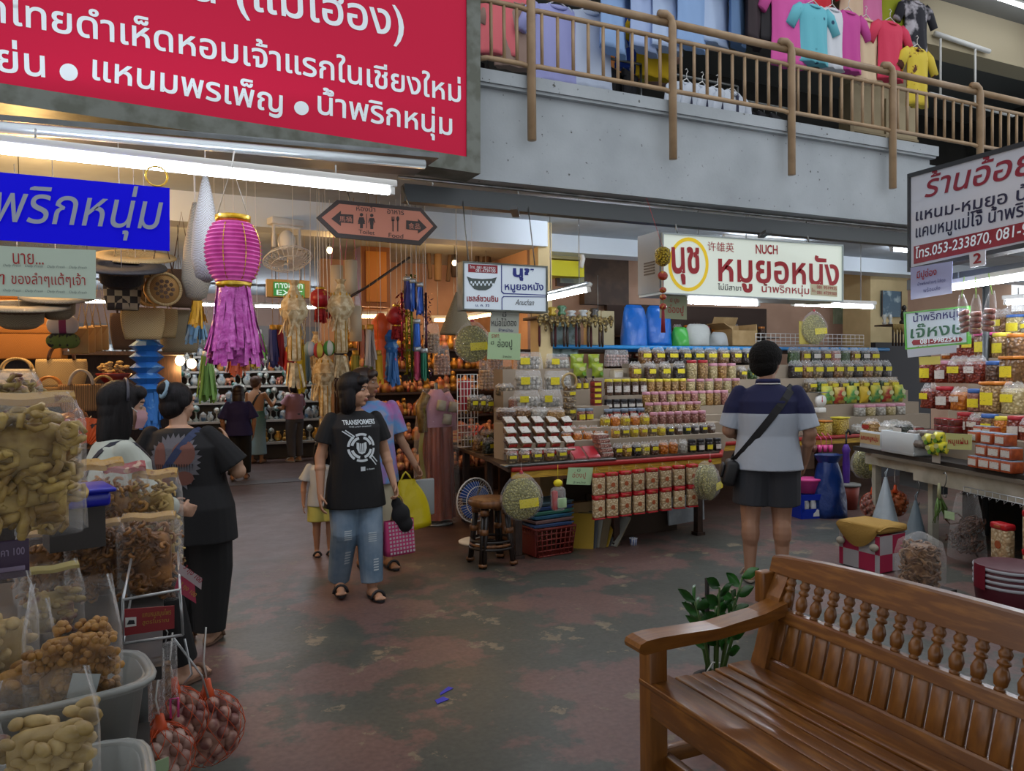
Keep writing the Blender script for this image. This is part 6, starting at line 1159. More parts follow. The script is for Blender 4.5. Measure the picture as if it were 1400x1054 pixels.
A=[pouch('chilli',.13,.09,.17),jar('chilli',redlid,.055,.13,cardw),pouch('orange',.12,.09,.15,cardw),jar('pink',bluelid,.055,.12,cardy),jar('rings',orangelid,.062,.17,cardy,True),pouch('pale',.14,.09,.19)]
srow(A,(1262,562),(1400,574),6,.55,'mixed chilli jar or snack bag on the lowest step of the slanting stall, %s one','lowest step of the slanting stall',1.4,None,zt[1])
A=[jar('chilli',redlid,.058,.15,cardy),jar('chilli',pinklid,.055,.13,cardw),pouch('chilli',.14,.1,.18),pouch('chilli',.13,.1,.18,cardw),jar('brown',bluelid,.05,.12),jar('nuts',orangelid,.058,.15,cardy, True),jar('nuts',redlid,.052,.13,cardy)]
srow(A,(1260,528),(1400,528),6,.75,'tall chilli jar or pouch on the middle step of the slanting stall, %s one','middle step of the slanting stall',1.42,None,zt[2])
A=[jar('orange',pinklid,.05,.12,cardw),pouch('chilli',.15,.1,.20,cardw), pouch('chilli',.14,.1,.20),jar('nuts',hotpink,.06,.15,cardy,True),jar('rings',yellid,.055,.14,cardy),jar('nuts',orangelid,.055,.13)]
srow(A,(1290,494),(1400,494),6,.95,'jar or pouch on the top step of the slanting stall, %s one','top step of the slanting stall',1.4,None,zt[3])
z=zt[3]+.21; slab('upper_board',MATS['kraft_step'],steps,1.1,4.2,1.12,1.45,z-.012,z)
srow([pouch('white',.16,.1,.16,cardy),jar('brown',hotpink,.07,.16,cardy),jar('seaweed',purplid,.09,.17,cardy),pouch('nuts',.2,.12,.26),jar('pale',bluelid,.08,.17,cardy)],(1308,480),(1420,480),6,1.22,'large jar or bag on the highest board of the slanting stall, %s one','highest board of the slanting stall',1,None,z)
srow([pouch('nuts',.24,.14,.30,cardy)],(1372,470),(1440, 470),2,1.4,'big bag of brown crackling high at the back of the slanting stall, %s one','big bags of crackling',1,None,z)
ss=M('red_sausage','8a4a38',.35,0,'6c3024',20,coat=.4)
for k,(px,py,rt)in enumerate(((1319,438,-.18),(1334,440,.02),(1352,436,.16))):
 p=RT(px,py,-.05); t=thing('sausage_bag','clear bag of stacked red sausage rolls, %s from the green bordered sign'%ORD[k],'bag',p,RZS,'hanging sausage bags'); m=MB()
 for q in range(4):m.tube([(-.045,0,.06-q*.045),(-.04,0,.06-q*.045),(.04,0,.06-q*.045),(.045,0,.06-q*.045)],[.012,.021,.021,.012],10)
 o=m.build('sausage_rolls',ss,t); o['kind']='stuff'; o.rotation_euler=(0,rt,0); m=MB(); m.grid(lambda u,v:((.062-.045*v**3)*math.cos(2*PI*u),(.035-.02*v**3)*math.sin(2*PI*u),-.11+.32*v),16,8,cu=True); o=m.build('film_bag',bigfilm,t); o.rotation_euler=(0,rt,0)
 m=MB(); m.cyl((.2*rt,0,.18),(.02,-.02,.34),.004,n=5); m.build('tie_string',M('green_string','90b858',.5),t)
a,b_=RT(1288,396, .05),RT(1470,368,.05); tube_lamp('long tube lamp under the tilted grey sign of the slanting stall',a,b_,r=.02,strength=45)
a,b_=RT(1378,414,.9),RT(1480,408,.9); tube_lamp('second tube lamp deeper inside the slanting stall',a,b_,r=.018,strength=60)
t=thing('sign_beam','dark steel beam and awning under the tilted grey sign','beam',RT(1300,380,.1)); m=MB(); a,b_=RT(1244,390,.12),RT(1500,352,.12); d=(b_-a).normalized(); m.box((a+b_)/2,((b_-a).length,.06,.09),0,0,Matrix((d,V((0,0,1)).cross(d).normalized(),d.cross(V((0,0,1)).cross(d).normalized()))).transposed()); wpart('beam_bar',m,MATS['dark_grey_steel'],t); m=MB(); c=a+V((0,0,-.05)); q=a-SN*.75; m.cyl((q.x,q.y,0),(q.x, q.y,a.z),.028); m.tube([(a.x,a.y,a.z),(q.x,q.y, a.z)],.02,6); wpart('beam_post',m,MATS['dark_grey_steel'],t)
m=MB(); a=AY(1197,468,7.55); b_=AY(1241,540,7.55); m.span((a.x,7.55,0),(b_.x+.5,7.63,a.z)); solo('dark_partition',m,M('charcoal_partition','26262c',.6),'charcoal partition panel between the middle stall and slanting stall','panel')
c=SA+SD*.35-SN*1.7; m=MB(); m.box((c.x,c.y,.9),(.6,.5,1.65),RZS); t=thing('steel_cabinet','tall grey steel cabinet behind the green bordered sign','cabinet',(c.x,c.y,0)); wpart('cabinet_body',m,M('grey_cabinet','6c7074',.5,.2),t); m=MB(); f=c+SN*.256; m.box((f.x,f.y,.9),(.008,.006,1.6),RZS); m.box((f.x, f.y,1.1),(.58,.006,.008),RZS); wpart('door_seam',m,black,t); c2=f+SD*.05; m=MB(); m.cyl((c2 .x,c2 .y,.95),(c2 .x,c2 .y,1.08),.008,n=6); wpart('handle',m,steel,t)
p=AY(1219,444,7.35); t=thing('shrine_shelf','small straw-fringed shrine shelf on the cream pillar','shelf',p); m=MB(); m.span((p.x-.16,7.2,p.z-.02),(p.x+.2,7.5,p.z)); wpart('shelf_board',m, wood_d,t); m=MB()
for k in range(16):x=p.x-.16+.36*k/15; m.cyl((x, 7.19,p.z),(x,7.19,p.z-.08-.03*(k%3)),.008,n=5)
wpart('straw_fringe',m, M('straw_fringe','8c7440',.8),t)
for k in range(5):m=MB(); x=p.x-.10+.06*k; m.cyl((x,7.25,p.z-.02),(x,7.25,p.z-.3),.012,n=6); wpart('tassel',m,wood_d,t)
m=MB(); a,b_=AY(1211,404,7.8),AY(1237,433,7.8); m.span((a.x,7.86,b_.z),(b_.x,7.89,a.z+.08)); t=thing('temple_picture','blue temple photograph leaning on the cream pillar above the shrine shelf','picture',(a.x,7.86, b_.z)); wpart('picture_print',m,M('blue_temple_print','3c5c70',.4,0,'9cb0b4',6,lo=.5,hi=.62),t); m=MB(); [m.span((x,7.855,b_.z),(x+.012,7.87,a.z+.08))for x in(a.x-.006,b_.x-.006)]; wpart('picture_frame',m,wood_d,t)
p=AY(1236,444,7.3); m=MB(); m.ell((p.x,7.3,p.z+.03),(.07,.06,.05)); m.ell((p.x,7.3,p.z+.12),(.05,.045,.09)); m.ell((p.x,7.3,p.z+.235),(.033,.033,.042)); solo('seated_statue',m,M('dark_bronze','2c2824',.4,.5),'dark bronze seated statue on the shrine shelf','statue')
for k in range(2):p=AY(1209+k*8, 444,7.28); m=MB(); m.lathe([(.02,0),(.032,.02),(.014,.05),(.03,.1), (.02,.14)],10,(p.x,7.28,p.z+.001)); solo('small_vase',m,M('white_ceramic','a8a8a0',.3),'small white vase on the shrine shelf, %s from the goods'%ORD[k],'vase','white vases on the shrine shelf')
# under and in front of the slanting counter
def carrier(label,px,pyt,pyb,k,w,mat,plane=None):
 p,q=RT(px,pyt,k),RT(px,pyb,k); h=p.z-q.z; t=thing('plastic_bag',label,'bag',(q.x,q.y,q.z),RZS); m=MB(); m.grid(lambda u,v:(w*(1-v**.8)*.5*math.cos(2*PI*u)*(1+.05*math.sin(u*40+v*4))+.01*math.cos(2*PI*u),(.10*(1-v)+.012)*math.sin(2*PI*u)*(1+.08*math.sin(u*30)),h*v),26,12,cu=True); m.f.append(tuple(range(26))[::-1]); m.m.append(0); m.sm.append(False); m.build('bag_body',mat,t)
 m=MB(); m.tube([(0,0,h-.02),(.012,0,h+.04),(0,.02,h+.075),(-.012,0,h+.04),(0,0,h-.01)],.004,6); m.build('bag_handle',mat,t)
carrier('white plastic carrier bag hanging from the end of the slanting counter',1211,652,716,-.06,.26,M('thin_white_plastic','a8b4bc',.4,bump=.7,bscale=9)); carrier('blue-grey plastic bag hanging beside the white carrier bag',1252,684,745,-.06,.2,M('blue_grey_plastic','74848e',.4,bump=.7,bscale=9))
def net(label,p,n,R_,r,mat,netm,seed=0,rz=0, grp=None):
 t=thing('net_bag',label,'net bag',p,rz,grp); rn=random.Random(seed); m=MB(); k=0; ga=PI*(3-5**.5)
 for i in range(n):y=1-2*(i+.5)/n; q=math.sqrt(1-y*y); m.ell((R_*q*math.cos(ga*i),R_*.85*q*math.sin(ga*i),R_*y*1.05),r*rn.uniform(.85,1.12),9,7)
 m.ell((0,0,0),R_*.92,10,8); o=m.build('bulbs',mat,t); o['kind']='stuff'; m=MB()
 for i in range(10):
  for s_ in(-1,1):m.tube([((R_+r)*1.03*math.sin(v*PI)*math.cos(2*PI*i/10+s_*v*2),(R_*.85+r)*1.03*math.sin(v*PI)*math.sin(2*PI*i/10+s_*v*2),-(R_*1.05+r)*math.cos(v*PI))for v in[j/10 for j in range(1,10)]],.0012,4)
 m.tube([(0,0,R_*1.0),(0,0,R_*1.4),(0,0,R_*1.75)],[.035,.018,.012],8); m.build('net_mesh',netm,t); m=MB(); m.tube([(0,0,R_*1.7),(-.01,0,R_*2.4),(.0,0,R_*3.6)],.003,5); m.build('tie_string',white,t); return t
shal=M('shallot_skin','b08878',.4,0,'7c4c48',22,rnd=.1); garl=M('garlic_skin','c0a498',.45,0,'9c7468',18); onet=M('orange_net','d05020',.5)
net('net of shallots hanging behind the white carrier bag',RT(1193,690,.12),40,.10,.022,shal,onet,1); net('orange net of small onions hanging beside the white carrier bag',RT(1224,688,.12),40,.10,.022,M('orange_onion','b8683c',.4), onet,2)
p=RT(1284,690,-.05); t=thing('scallion_bunch','bunch of green scallions hanging under the slanting counter','vegetable',p); m=MB(); rn=random.Random(4)
for k in range(14):a=rn.uniform(-.1,.1); m.tube([(a*.3,0,.06), (a*.8,rn.uniform(-.03,.03),-.03),(a*1.4,rn.uniform(-.05,.05),-.14)],[.006,.006,.002],5)
m.build('leaves',M('scallion_green','5c7c38',.5),t); m=MB(); m.tube([(0,0,.05),(0,0,.18)],[.018,.010],8); m.build('tied_stalk',M('scallion_white','a8a880',.5), t)
def wirehook(label,px,py):
 p=RT(px,py,-.05); m=MB(); m.tube([p+SD*x+V((0,0,z))for x,z in((-.02,.10),(.0,.12),(.02,.09),(.01,.03),(-.02,-.03),(-.02,-.08),(.01,-.09),(.02,-.06))],.004,6); solo('wire_hook',m,steel,label,'hook')
wirehook('bent wire hook above the blue-grey plastic bag',1255,676); wirehook('bent wire hook above the scallions',1292,665)
p=RT(1322, 730,-.08); t=thing('noodle_bag','big clear bag of dried brown noodles hanging under the slanting counter','bag',p,RZS); nm=M('dried_noodle','7c5034',.5,0,'4c2c1c',40,'voronoi',1.0,lo=.1,hi=.5); m=MB(); rn=random.Random(8)
for k in range(46):c=V((rn.uniform(-.12,.12),rn.uniform(-.06,.06),rn.uniform(-.12,.10))); a=rn.uniform(0,6); m.tube([c+V((.05*math.cos(a+q),.04*math.sin(a*2+q*1.3),.05*math.sin(a+q*1.2)))for q in[i*.9 for i in range(7)]],.007,5)
o=m.build('noodles',nm,t); o['kind']='stuff'; m=MB(); m.grid(lambda u,v:((.18-.09*v**2)*math.cos(2*PI*u)*(1+.05*math.sin(u*50)),(.11-.05*v)*math.sin(2*PI*u),-.19+.5*v),24,9,cu=True); m.build('film_bag',bigfilm,t); m=MB(); m.box((-.05,-.11,.14),(.10,.002,.06),.1); m.build('price_card',gp,t)
for k,(px, pyt,c)in enumerate(((1371,716,0),(1416,700,1))):
 a=RT(px,pyt,-.12)
 for r_ in range(2):CK.place('red-sealed rice cracker pack hanging before the slanting counter, %s pair, %s one down'%(ORD[k],ORD[r_]),a+V((0,0,-r_*.27)),RZS,'red-sealed packs on the slanting counter',1.5)
m=MB(); a,b_=RT(1318,672,-.05),RT(1400,690,-.05); m.tube([a,b_],.004,5); m.tube([a+V((0,0,.04)),b_+V((0, 0,.04))],.004,5)
for k in range(9):q=a.lerp(b_,k/8); m.tube([q+V((0,0,.04)),q,q+SN*.03+V((0,0,-.02)),q+SN*.03],.003, 4)
solo('wire_hook_rack',m,wire,'wire hook rack fixed along the front of the slanting counter','rack')
p=RT(1281,556,-.03); m=MB(); a=RT(1276, 608,-.08); m.box(RT(1280,621,-.05),(.10,.004,.14),RZS); solo('hanging_tag',m,M('white_tag','a8a49c',.6),'small white tag hanging off the slanting counter edge','tag')
def fill(m,kind,n,box,seed,r=.012,R_=.035,cap=1):
 rn=random.Random(seed); sx,sy,sz=box
 for i in range(n):
  if cap:a=rn.uniform(0,2*PI); q=math.sqrt(rn.uniform(.25,1)); c=V((sx*q*math.cos(a),sy*q*math.sin(a),rn.uniform(0,sz)))
  else:c=V((rn.uniform(-sx,sx),rn.choice((-1,1))*sy*rn.uniform(.5,1),rn.uniform(0,sz)))
  M_=Matrix.Rotation(rn.uniform(0,6.28),3,'Z')@Matrix.Rotation(rn.uniform(-1.3,1.3),3,'X'); s_=rn.uniform(.75,1.15)
  if kind=='ring':m.tube([c+M_@V((R_*s_*math.cos(t_),R_*s_*math.sin(t_),.004*math.sin(2*t_)))for t_ in[2*PI*j/9 for j in range(9)]],r*s_,6,closed=True)
  elif kind=='curl':m.tube([c+M_@V((R_*s_*(1-.10*t_)*math.cos(t_*1.1), R_*s_*(1-.10*t_)*math.sin(t_*1.1),.006*t_))for t_ in range(8)],[r*s_*f for f in(.6,.9,1,1,1,1,.9,.6)],6)
  elif kind=='bean':m.ell(c,(R_*s_,R_*s_*.62,R_*s_*.5),9,7,rot=M_)
  elif kind=='flower':
   for j in range(5):m.ell(c+M_@V((R_*.6*s_*math.cos(j*1.257),R_*.6*s_*math.sin(j*1.257), 0)),(R_*.45*s_,)*3,7,5,rot=M_)
  elif kind=='chip':m.ell(c,(R_*s_,R_*.8*s_,r*s_),9,6,rot=M_)
 return m
p=AZ(1258,800,.12); t=thing('snack_bag','fat clear bag of brown ring crackers before the slanting counter','snack bag',p,RZS); m=MB(); fill(m,'ring',150,(.12,.10,.27),5,.008,.026); m.lathe([(.06,.0),(.095,.05),(.095,.22),(.06,.27)],14); o=m.build('ring_crackers',M('brown_ring_cracker','94704c',.5,0,'5c3c24',25),t); o['kind']='stuff'; m=MB(); m.lathe([(.10,-.01),(.148,.03),(.152,.2),(.13,.29),(.05,.34),(.015,.355)],22,wob=.02); m.build('film_bag',bigfilm,t)
t=thing('low_stand','dark low stand under the fat bag of ring crackers','stand',(p.x,p.y,0)); m=MB(); m.box((0,0,.10),(.3,.3,.02)); m.build('stand_top',dk,t)
for x in(-.12,.12):
 for y in(-.12,.12):m=MB(); m.box((x,y,.045),(.03,.03, .09)); m.build('leg',dk,t)
p=AZ(1366,838); t=thing('stool_stack','stack of dark red and white striped round stools beside the cracker packs','stool',(p.x+.05,p.y-.05,0)); m=MB()
for k in range(4):m.lathe([(.20,.18+k*.035),(.215,.185+k*.035),(.215,.20+k*.035),(.19,.205+k*.035)],26)
m.build('white_rim',M('white_rim','a8acb4',.5),t); m=MB(); m.lathe([(.17,0),(.19,.02),(.208,.17),(.208,.31),(.19,.315)],26); m.build('dark_red_body',M('dark_red_plastic','4c1020',.5),t)
for q0 in(2.5,5.3):m=MB(); m.grid(lambda u,v:(.219*math.cos(q0+.5*u),.219*math.sin(q0+.5*u),.17+.15*v),6,4); m.build('red_panel',M('wine_panel','701428',.5),t)
p=AZ(1192,775); t=thing('padded_stool','padded stool with tan cushion cover and pink printed sides by the slanting stall','stool',p,RZS+.35); m=MB(); m.grid(lambda u,v:((u-.5)*.40,(v-.5)*.34,.36-.02*(2*abs(u-.5))**3-.02*(2*abs(v-.5))**3+.015*math.sin(u*7+v*4)),12,10); m.rbox((0,0,.33), (.39,.33,.06),.025,3); m.build('cushion',M('tan_plush','a88440',.95,bump=.2,bscale=60),t)
m=MB(); m.grid(lambda u,v:((u-.5)*.36,-.172-.012*math.sin(v*PI),.35-.17*v*(1-(2*u-1)**2*.75)),14,6); m.build('front_flap',MATS['tan_plush'],t); m=MB(); m.box((0,0,.15),(.36,.30,.28)); m.build('printed_side',M('pink_white_print','b42850',.7, 0,'b8b4b8',7,tex='checker',lo=.49,hi=.51),t)
for x in(-.15,.15):m=MB(); m.ell((x,-.17,.2),(.035,.03,.03)); m.build('plush_paw',M('cream_plush','b0a898',.9),t)
for x in(-.15,.15):
 for y in(-.12,.12):m=MB(); m.cyl((x,y,0),(x,y,.03),.015,n=8); m.build('foot',black,t)
p=AZ(1111,708); t=thing('drink_crate', 'blue plastic crate with white bottle emblem on the floor beside the man','crate',(p.x+.05,p.y+.1,0),-.2); m=MB(); W_,D_,H_=.36,.28, .25; blc=M('royal_blue_plastic','1430a0',.35)
for c,d in(((0,-D_/2,.05),(W_,.014,.10)), ((0,-D_/2,H_-.03),(W_,.014,.06)),((0,D_/2,H_/2),(W_,.014,H_)),((-W_/2,0,H_/2),(.014,D_,H_)),((W_/2,0,H_/2),(.014,D_,H_)),((-.165,-D_/2,.14),(.03,.014,.12)),((.165,-D_/2,.14),(.03,.014,.12)),((0,0,.008),(W_,D_,.016))):m.box(c,d)
m.build('crate_wall',blc,t)
for x in(-.09,0,.09):m=MB(); m.lathe([(.032,.02),(.034,.15),(.018,.19),(.014,.22)],10,(x,-.08,0)); m.build('white_bottle',white, t)
m=MB(); m.prism([(-.05,0),(.05,0),(.05,.02),(.02,.03),(.02,.065),(-.005,.075),(-.02,.05),(-.045,.03)],(0,-D_/2-.008,.022), (1,0,0),(0,0,1),.002); m.build('emblem',white,t)
t2=thing('pink_tub','pink plastic tub resting on the blue drink crate','tub', (p.x+.05,p.y+.1,.252),-.2); m=MB(); m.lathe([(.12,0),(.14, .12),(.15,.125),(.15,.14),(.13,.14),(.115,.01)],20,sx=1,sy=.8); m.build('tub_wall',hotpink,t2); m=MB(); m.lathe([(.145,.12),(.158,.13),(.158,.145),(.145,.15)],20,sy=.8); m.build('tub_rim',hotpink,t2)
p=AZ(1138,708); t=thing('plastic_sack','dark blue plastic sack standing behind the blue drink crate','bag',(p.x+.05,p.y+.1,0)); m=MB(); m.grid(lambda u,v:(.2*math.cos(2*PI*u)*(1-.5*v**2)*(1+.06*math.sin(u*33+v*8)),.17*math.sin(2*PI*u)*(1-.5*v**2)*(1+.07*math.sin(u*25-v*9)), .58*v),28,12,cu=True); m.f.append(tuple(range(28))); m.m.append(0); m.sm.append(False); m.build('bag_body',M('dark_blue_plastic','0c2c68',.35,bump=1,bscale=8),t); m=MB(); m.grid(lambda u,v:(.1*math.cos(2*PI*u)*(1+.5*v)*(1+.2*math.sin(u*30)),.09*math.sin(2*PI*u)*(1+.4*v),.57+.08*v),22,4,cu=True); m.build('bag_mouth',MATS['dark_blue_plastic'],t)
p=AZ(1157,694); t=thing('umbrella','folded purple umbrella hanging at the end of the far table','umbrella',(p.x, p.y,.05)); m=MB(); m.lathe([(.008,0),(.03,.1),(.04,.4),(.034, .56),(.045,.60),(.02,.66)],12,wob=.1); m.build('folded_canopy',M('purple_nylon','4c2488',.6,bump=.4),t); m=MB(); m.cyl((0,0,.64),(0,0,.78),.010,n=8); m.tube([(0,0,.78),(.03,0,.82),(.06,0,.79),(.06,0,.76)],.012,8); m.build('handle',black,t)
p=AZ(1170,700); t=thing('red_bucket','red plastic bin on the floor behind the purple umbrella','bin',(p.x+.1,p.y+.2,0)); m=MB(); m.lathe([(.10,0),(.13,.26),(.12,.26),(.095, .01)],18); m.build('bin_wall',M('dull_red_plastic','8c3828',.5),t); m=MB(); m.lathe([(.128,.25),(.14,.255),(.14,.275),(.12,.28)],18); m.build('bin_rim',M('grey_rim','7c7c78',.5),t)
for k in range(6):
 p=AY(1099+k*7.2,606,6.3); t=thing('hanging_scoop','pink or brown plastic scoop hanging under the red edge beyond the man, %s one'%ORD[k], 'scoop',p,0,'hanging plastic scoops'); m=MB(); m.lathe([(.022,-.10),(.03,-.02),(.028,-.02),(.018,-.095)],12); m.build('scoop_cup',hotpink if k>2 else M('brown_scoop','7c5048',.5),t); m=MB(); m.tube([(.02,0,-.02),(.02,0,.05),(0,.05,.12)],.004,5); m.build('scoop_handle',hotpink if k>2 else MATS['brown_scoop'],t)
 # snack stall near the camera on the left
lc=thing('stall_counter','dark stepped counter of the snack stall below the blue sign','counter',(-.8,2.4,0)); dkc=M('dark_counter','2e2a28',.6)
m=MB(); m.span((-2.0,2.2,.74),(-.03,3.35,.775)); wpart('countertop',m,dkc,lc); m=MB(); m.span((-1.6,1.25,.60),(-.06,2.18,.64)); wpart('lower_shelf',m,dkc,lc); m=MB(); m.span((-2.0,1.75,1.06),(-.50,2.75,1.09)); wpart('upper_tray',m,M('scuffed_grey_tray','5c5c58',.5),lc)
for x,y,h in((-.09,2.26,.74),(-.09, 3.28,.74),(-.12,1.3,.6),(-1.5,1.3,.6),(-1.9,3.2,.74)):m=MB(); m.box((x,y,h/2),(.05,.05,h)); wpart('leg',m,steel,lc)
for x,y in((-.56,1.8),(-.56,2.65),(-1.9,2.65)):m=MB(); m.box((x,y,.92),(.03,.03,.28)); wpart('tray_post',m,steel,lc)
tieb=M('tan_paper_band','b8904c',.6,0,'8a5c28',40,lo=.6,hi=.66); pinkf=M('pink_printed_band','a04848',.5,0,'c8a890',30,lo=.55,hi=.6)
def bigbag(label,p,w,d, h,kind,mat,seed,n=70,r=.010,R_=.03,band=None,rz=0,rx=0,fillh=.72,grp=None, extra=None):
 t=thing('snack_bag',label,'snack bag',p,rz,grp,(rx,0,rz)); m=MB(); fill(m,kind,n,(w*.43,d*.42,h*fillh),seed,r,R_,0); m.rbox((0,0,h*fillh*.5),(w*.72,d*.55,h*fillh*.92),.03,2); o=m.build('snack_pieces',mat,t); o['kind']='stuff'
 m=MB()
 def fb(u,v):
  a=2*PI*u; ca,sa=math.cos(a),math.sin(a); q=(abs(ca)**4+abs(sa)**4)**-.25; k=max(0,v-fillh)/(1-fillh); wv=1+.025*math.sin(a*9+v*8)*(1+2*k)
  return(w*.52*ca*q*(1-.22*k)*wv,d*.55*sa*q*(1-.86*k)*wv,-.004+h*v)
 m.grid(fb,36,14,cu=True); m.build('film_bag',bigfilm,t)
 if band:m=MB(); m.grid(lambda u,v:((u-.5)*w*.9,(-.016 if v<.5 else.016)*(1 if abs(v-.5)>.2 else.3),h*(.985+.09*(1-abs(2*v-1))+.01*math.sin(u*9))-.03),12,5, smooth=False); m.build('paper_band',band,t)
 if extra:m=MB(); m.box((w*.08,-d*.58,h*.45),(w*.3,.002,h*.13),0,0,Matrix.Rotation(.25,3,'Y')); m.build('small_label',extra, t)
 return t
curlm=M('pale_curl_snack','c0a45c',.5,0,'8a6c34',14,bump=.2,bscale=50); browncurl=M('brown_curl_snack','a06c32', .45,0,'5c3818',18,bump=.25,bscale=50); cash=M('pale_cashew','c4aa70',.5,0,'92783e',9,bump=.15,bscale=30); flow=M('flower_biscuit','b88840',.55,0,'84581e',14,bump=.3,bscale=60); mixed=M('mixed_nut','a0884c',.55,0,'6c3c2c',12,lo=.45,hi=.55)
g='large snack bags on the near stall'
def at(px,py,D):return AD(px,py,D)
p=at(32,724,1.95); bigbag('huge clear bag of pale curled snacks on the raised tray',p,.27,.17,.36,'curl',curlm,1,80,.0115,.034,tieb,.25,0,.8); p=at(66,706,2.2); bigbag('clear bag of pale curls standing behind the huge one on the raised tray',(p.x,p.y,1.095),.15,.13,.33,'curl',curlm,2,50,.010,.026,pinkf,.5,0,.8)
p=at(88,672,2.62); bigbag('slim clear bag of brown peanuts beside the blue tray',(p.x,p.y,p.z),.10,.07,.26,'bean',mixed,3,40,.01,.015,None,.2,0,.55)
t=thing('plastic_tray','bright blue plastic tray behind the row of brown cracker bags','tray', at(100,672,2.5),.25); m=MB(); m.rbox((0,0,-.02),(.19,.2,.05),.012); m.rbox((0,0,.008),(.22,.22,.014),.006); m.build('tray_body',M('bright_blue_plastic','1420a8',.3), t)
m=MB(); m.box((.0,.0,-.11),(.16,.16,.14)); m.build('tray_stand',dkc,t)
for k,(px,py,D,w,h,s,lb)in enumerate(((66,800,2.62,.19,.25,.35,'brown curl cracker bag with tan paper band, nearest the purple label'), (132,806,2.60,.18,.28,.1,'brown curl cracker bag with tan paper band, in the middle of the front row'),(206,815,2.62,.19,.30,-.15,'brown curl cracker bag at the aisle end of the front row'))):p=at(px,py,D); bigbag(lb,(p.x,p.y,.78),w,.14,h,'curl',browncurl,10+k,110,.0065, .019,tieb,s,0,.78,g)
for k,(px,py,D,w,h,s,mt,bnd,lb)in enumerate(((140,715,2.85,.17,.24,.4,browncurl,tieb,'brown cracker bag in the second row behind the blue tray'),(172,725,2.9,.16,.26,.2,flow,pinkf,'pale cracker bag with pink printed band in the second row'),(214,735,2.95,.18,.27,-.2,curlm,tieb,'pale curl bag at the aisle end of the second row'),(110,700,2.95,.16,.2,.3,browncurl,tieb,'brown cracker bag half hidden next to the blue tray'), (8,590,2.5,.2,.2,0,mixed,None,'clear bag with dark red sweets above the huge curl bag'))):p=at(px,py,D); bigbag(lb,(p.x,p.y,.78 if k<4 else p.z),w,.13,h+(max(0,p.z-.78)if k<4 else 0),'curl',mt,20+k,80,.007,.02,bnd,s,0,.8,g)
t=thing('price_label','dark purple label card hanging below the raised tray','label',at(12,765,1.95),.2); m=MB(); m.rbox((0,0,0),(.09,.006,.10),.004); m.build('card',M('purple_label','3c2848',.5),t); m=MB(); write(m,'ราคา 100',(-.035,-.004,.01),(1,0,0),(0,0,1),.07,.02,0,.02); m.rbox((0,-.004,-.025),(.07, .002,.012),.001,1); m.build('lettering',M('lilac_letters','8c809c',.6),t)
tubm=M('frosty_white_tub','a8aca8',.35, alpha=.75)
def tubthing(label,p,rx_,ry_,h,rz=0):
 t=thing('plastic_tub',label,'tub',p,rz); m=MB(); q=30;
 def ring(s,z):return[(s*rx_*math.cos(2*PI*j/q)*(abs(math.cos(2*PI*j/q))**4+abs(math.sin(2*PI*j/q))**4)**-.25, s*ry_*math.sin(2*PI*j/q)*(abs(math.cos(2*PI*j/q))**4+abs(math.sin(2*PI*j/q))**4)**-.25,z)for j in range(q)]
 P=ring(.8,0)+ring(.97,h)+ring(1.06,h)+ring(1.06,h-.018)+ring(1.03,h-.018)+ring(.93,h-.004)+ring(.76,.012); m.add(P,[tuple(range(q))[::-1]]+[(i*q+j,i*q+(j+1)%q,(i+1)*q+(j+1)%q,(i+1)*q+j)for i in range(6)for j in range(q)]+[tuple(6*q+j for j in range(q))],0,True); m.build('tub_wall',tubm,t); m=MB(); m.tube([(1.07*v[0],1.07*v[1],h-.006)for v in ring(1,0)],.007,6,closed=True); m.build('tub_rim',tubm,t)
p1=at(92,985,1.75); tubthing('white plastic tub holding the flower biscuits on the near stall',(p1 .x,p1 .y,.645),.165,.13,.20,.2); bigbag('clear bag of golden flower biscuits standing in the larger white tub',(p1 .x+.015,p1 .y,.662), .19,.14,.42,'flower',flow,31,130,.012,.021,None,.15,0,.7,g,M('white_round_label','b0b8b8',.5)); bigbag('clear bag of small tan biscuits leaning behind the flower biscuits',(p1 .x-.10,p1 .y+.05,.665),.15,.10,.36,'bean',flow,32,60,.012,.022,None,.4, 0,.6,g)
p2=at(70,1130,1.42); tubthing('second white plastic tub in front of the flower biscuits',(p2 .x,p2 .y,.645),.16,.12,.14, .1)
p=p2; bigbag('clear bag of pale cashew biscuits with orange scraps in the nearest tub',(p.x-.005,p.y-.01,.66),.17,.13,.34,'bean',cash,33,110,.012,.025,None,.1,0,.72,g); bigbag('clear bag of mixed nuts at the edge of the frame beside the cashews',(p.x-.17,p.y+.05,.66),.16,.12, .30,'bean',mixed,34,80,.012,.022,None,-.1,0,.74,g)
p=at(28,880,1.9); bigbag('clear bag of beige biscuits with dark film behind the mixed nuts',(p.x-.05,p.y,.78),.17,.11,.28,'bean',cash,35,60,.012,.024,None,.2,0,.6,g); p=at(72,880,2.25); bigbag('clear bag with yellow printed top behind the tan biscuits',(p.x,p.y,.78),.16,.10,.22,'bean',mixed,36,50,.012,.02,M('pale_yellow_band','b0a060',.6),.3,0,.6,g)
P7=Plane((0,2.32,.7),(0.10,-1,0)); t=thing('wire_shelf','white wire shelf with a red banner at the aisle end of the snack stall','shelf',P7 .hit(205,850)); m=MB(); A=[P7 .hit(*q)for q in((168,820),(246,806),(250,868),(168,880))]
for i in range(4):m.tube([A[i],A[(i+1)%4]],.004,6)
for q in A:m.tube([q,q+V((0,.5,0))],.004,5)
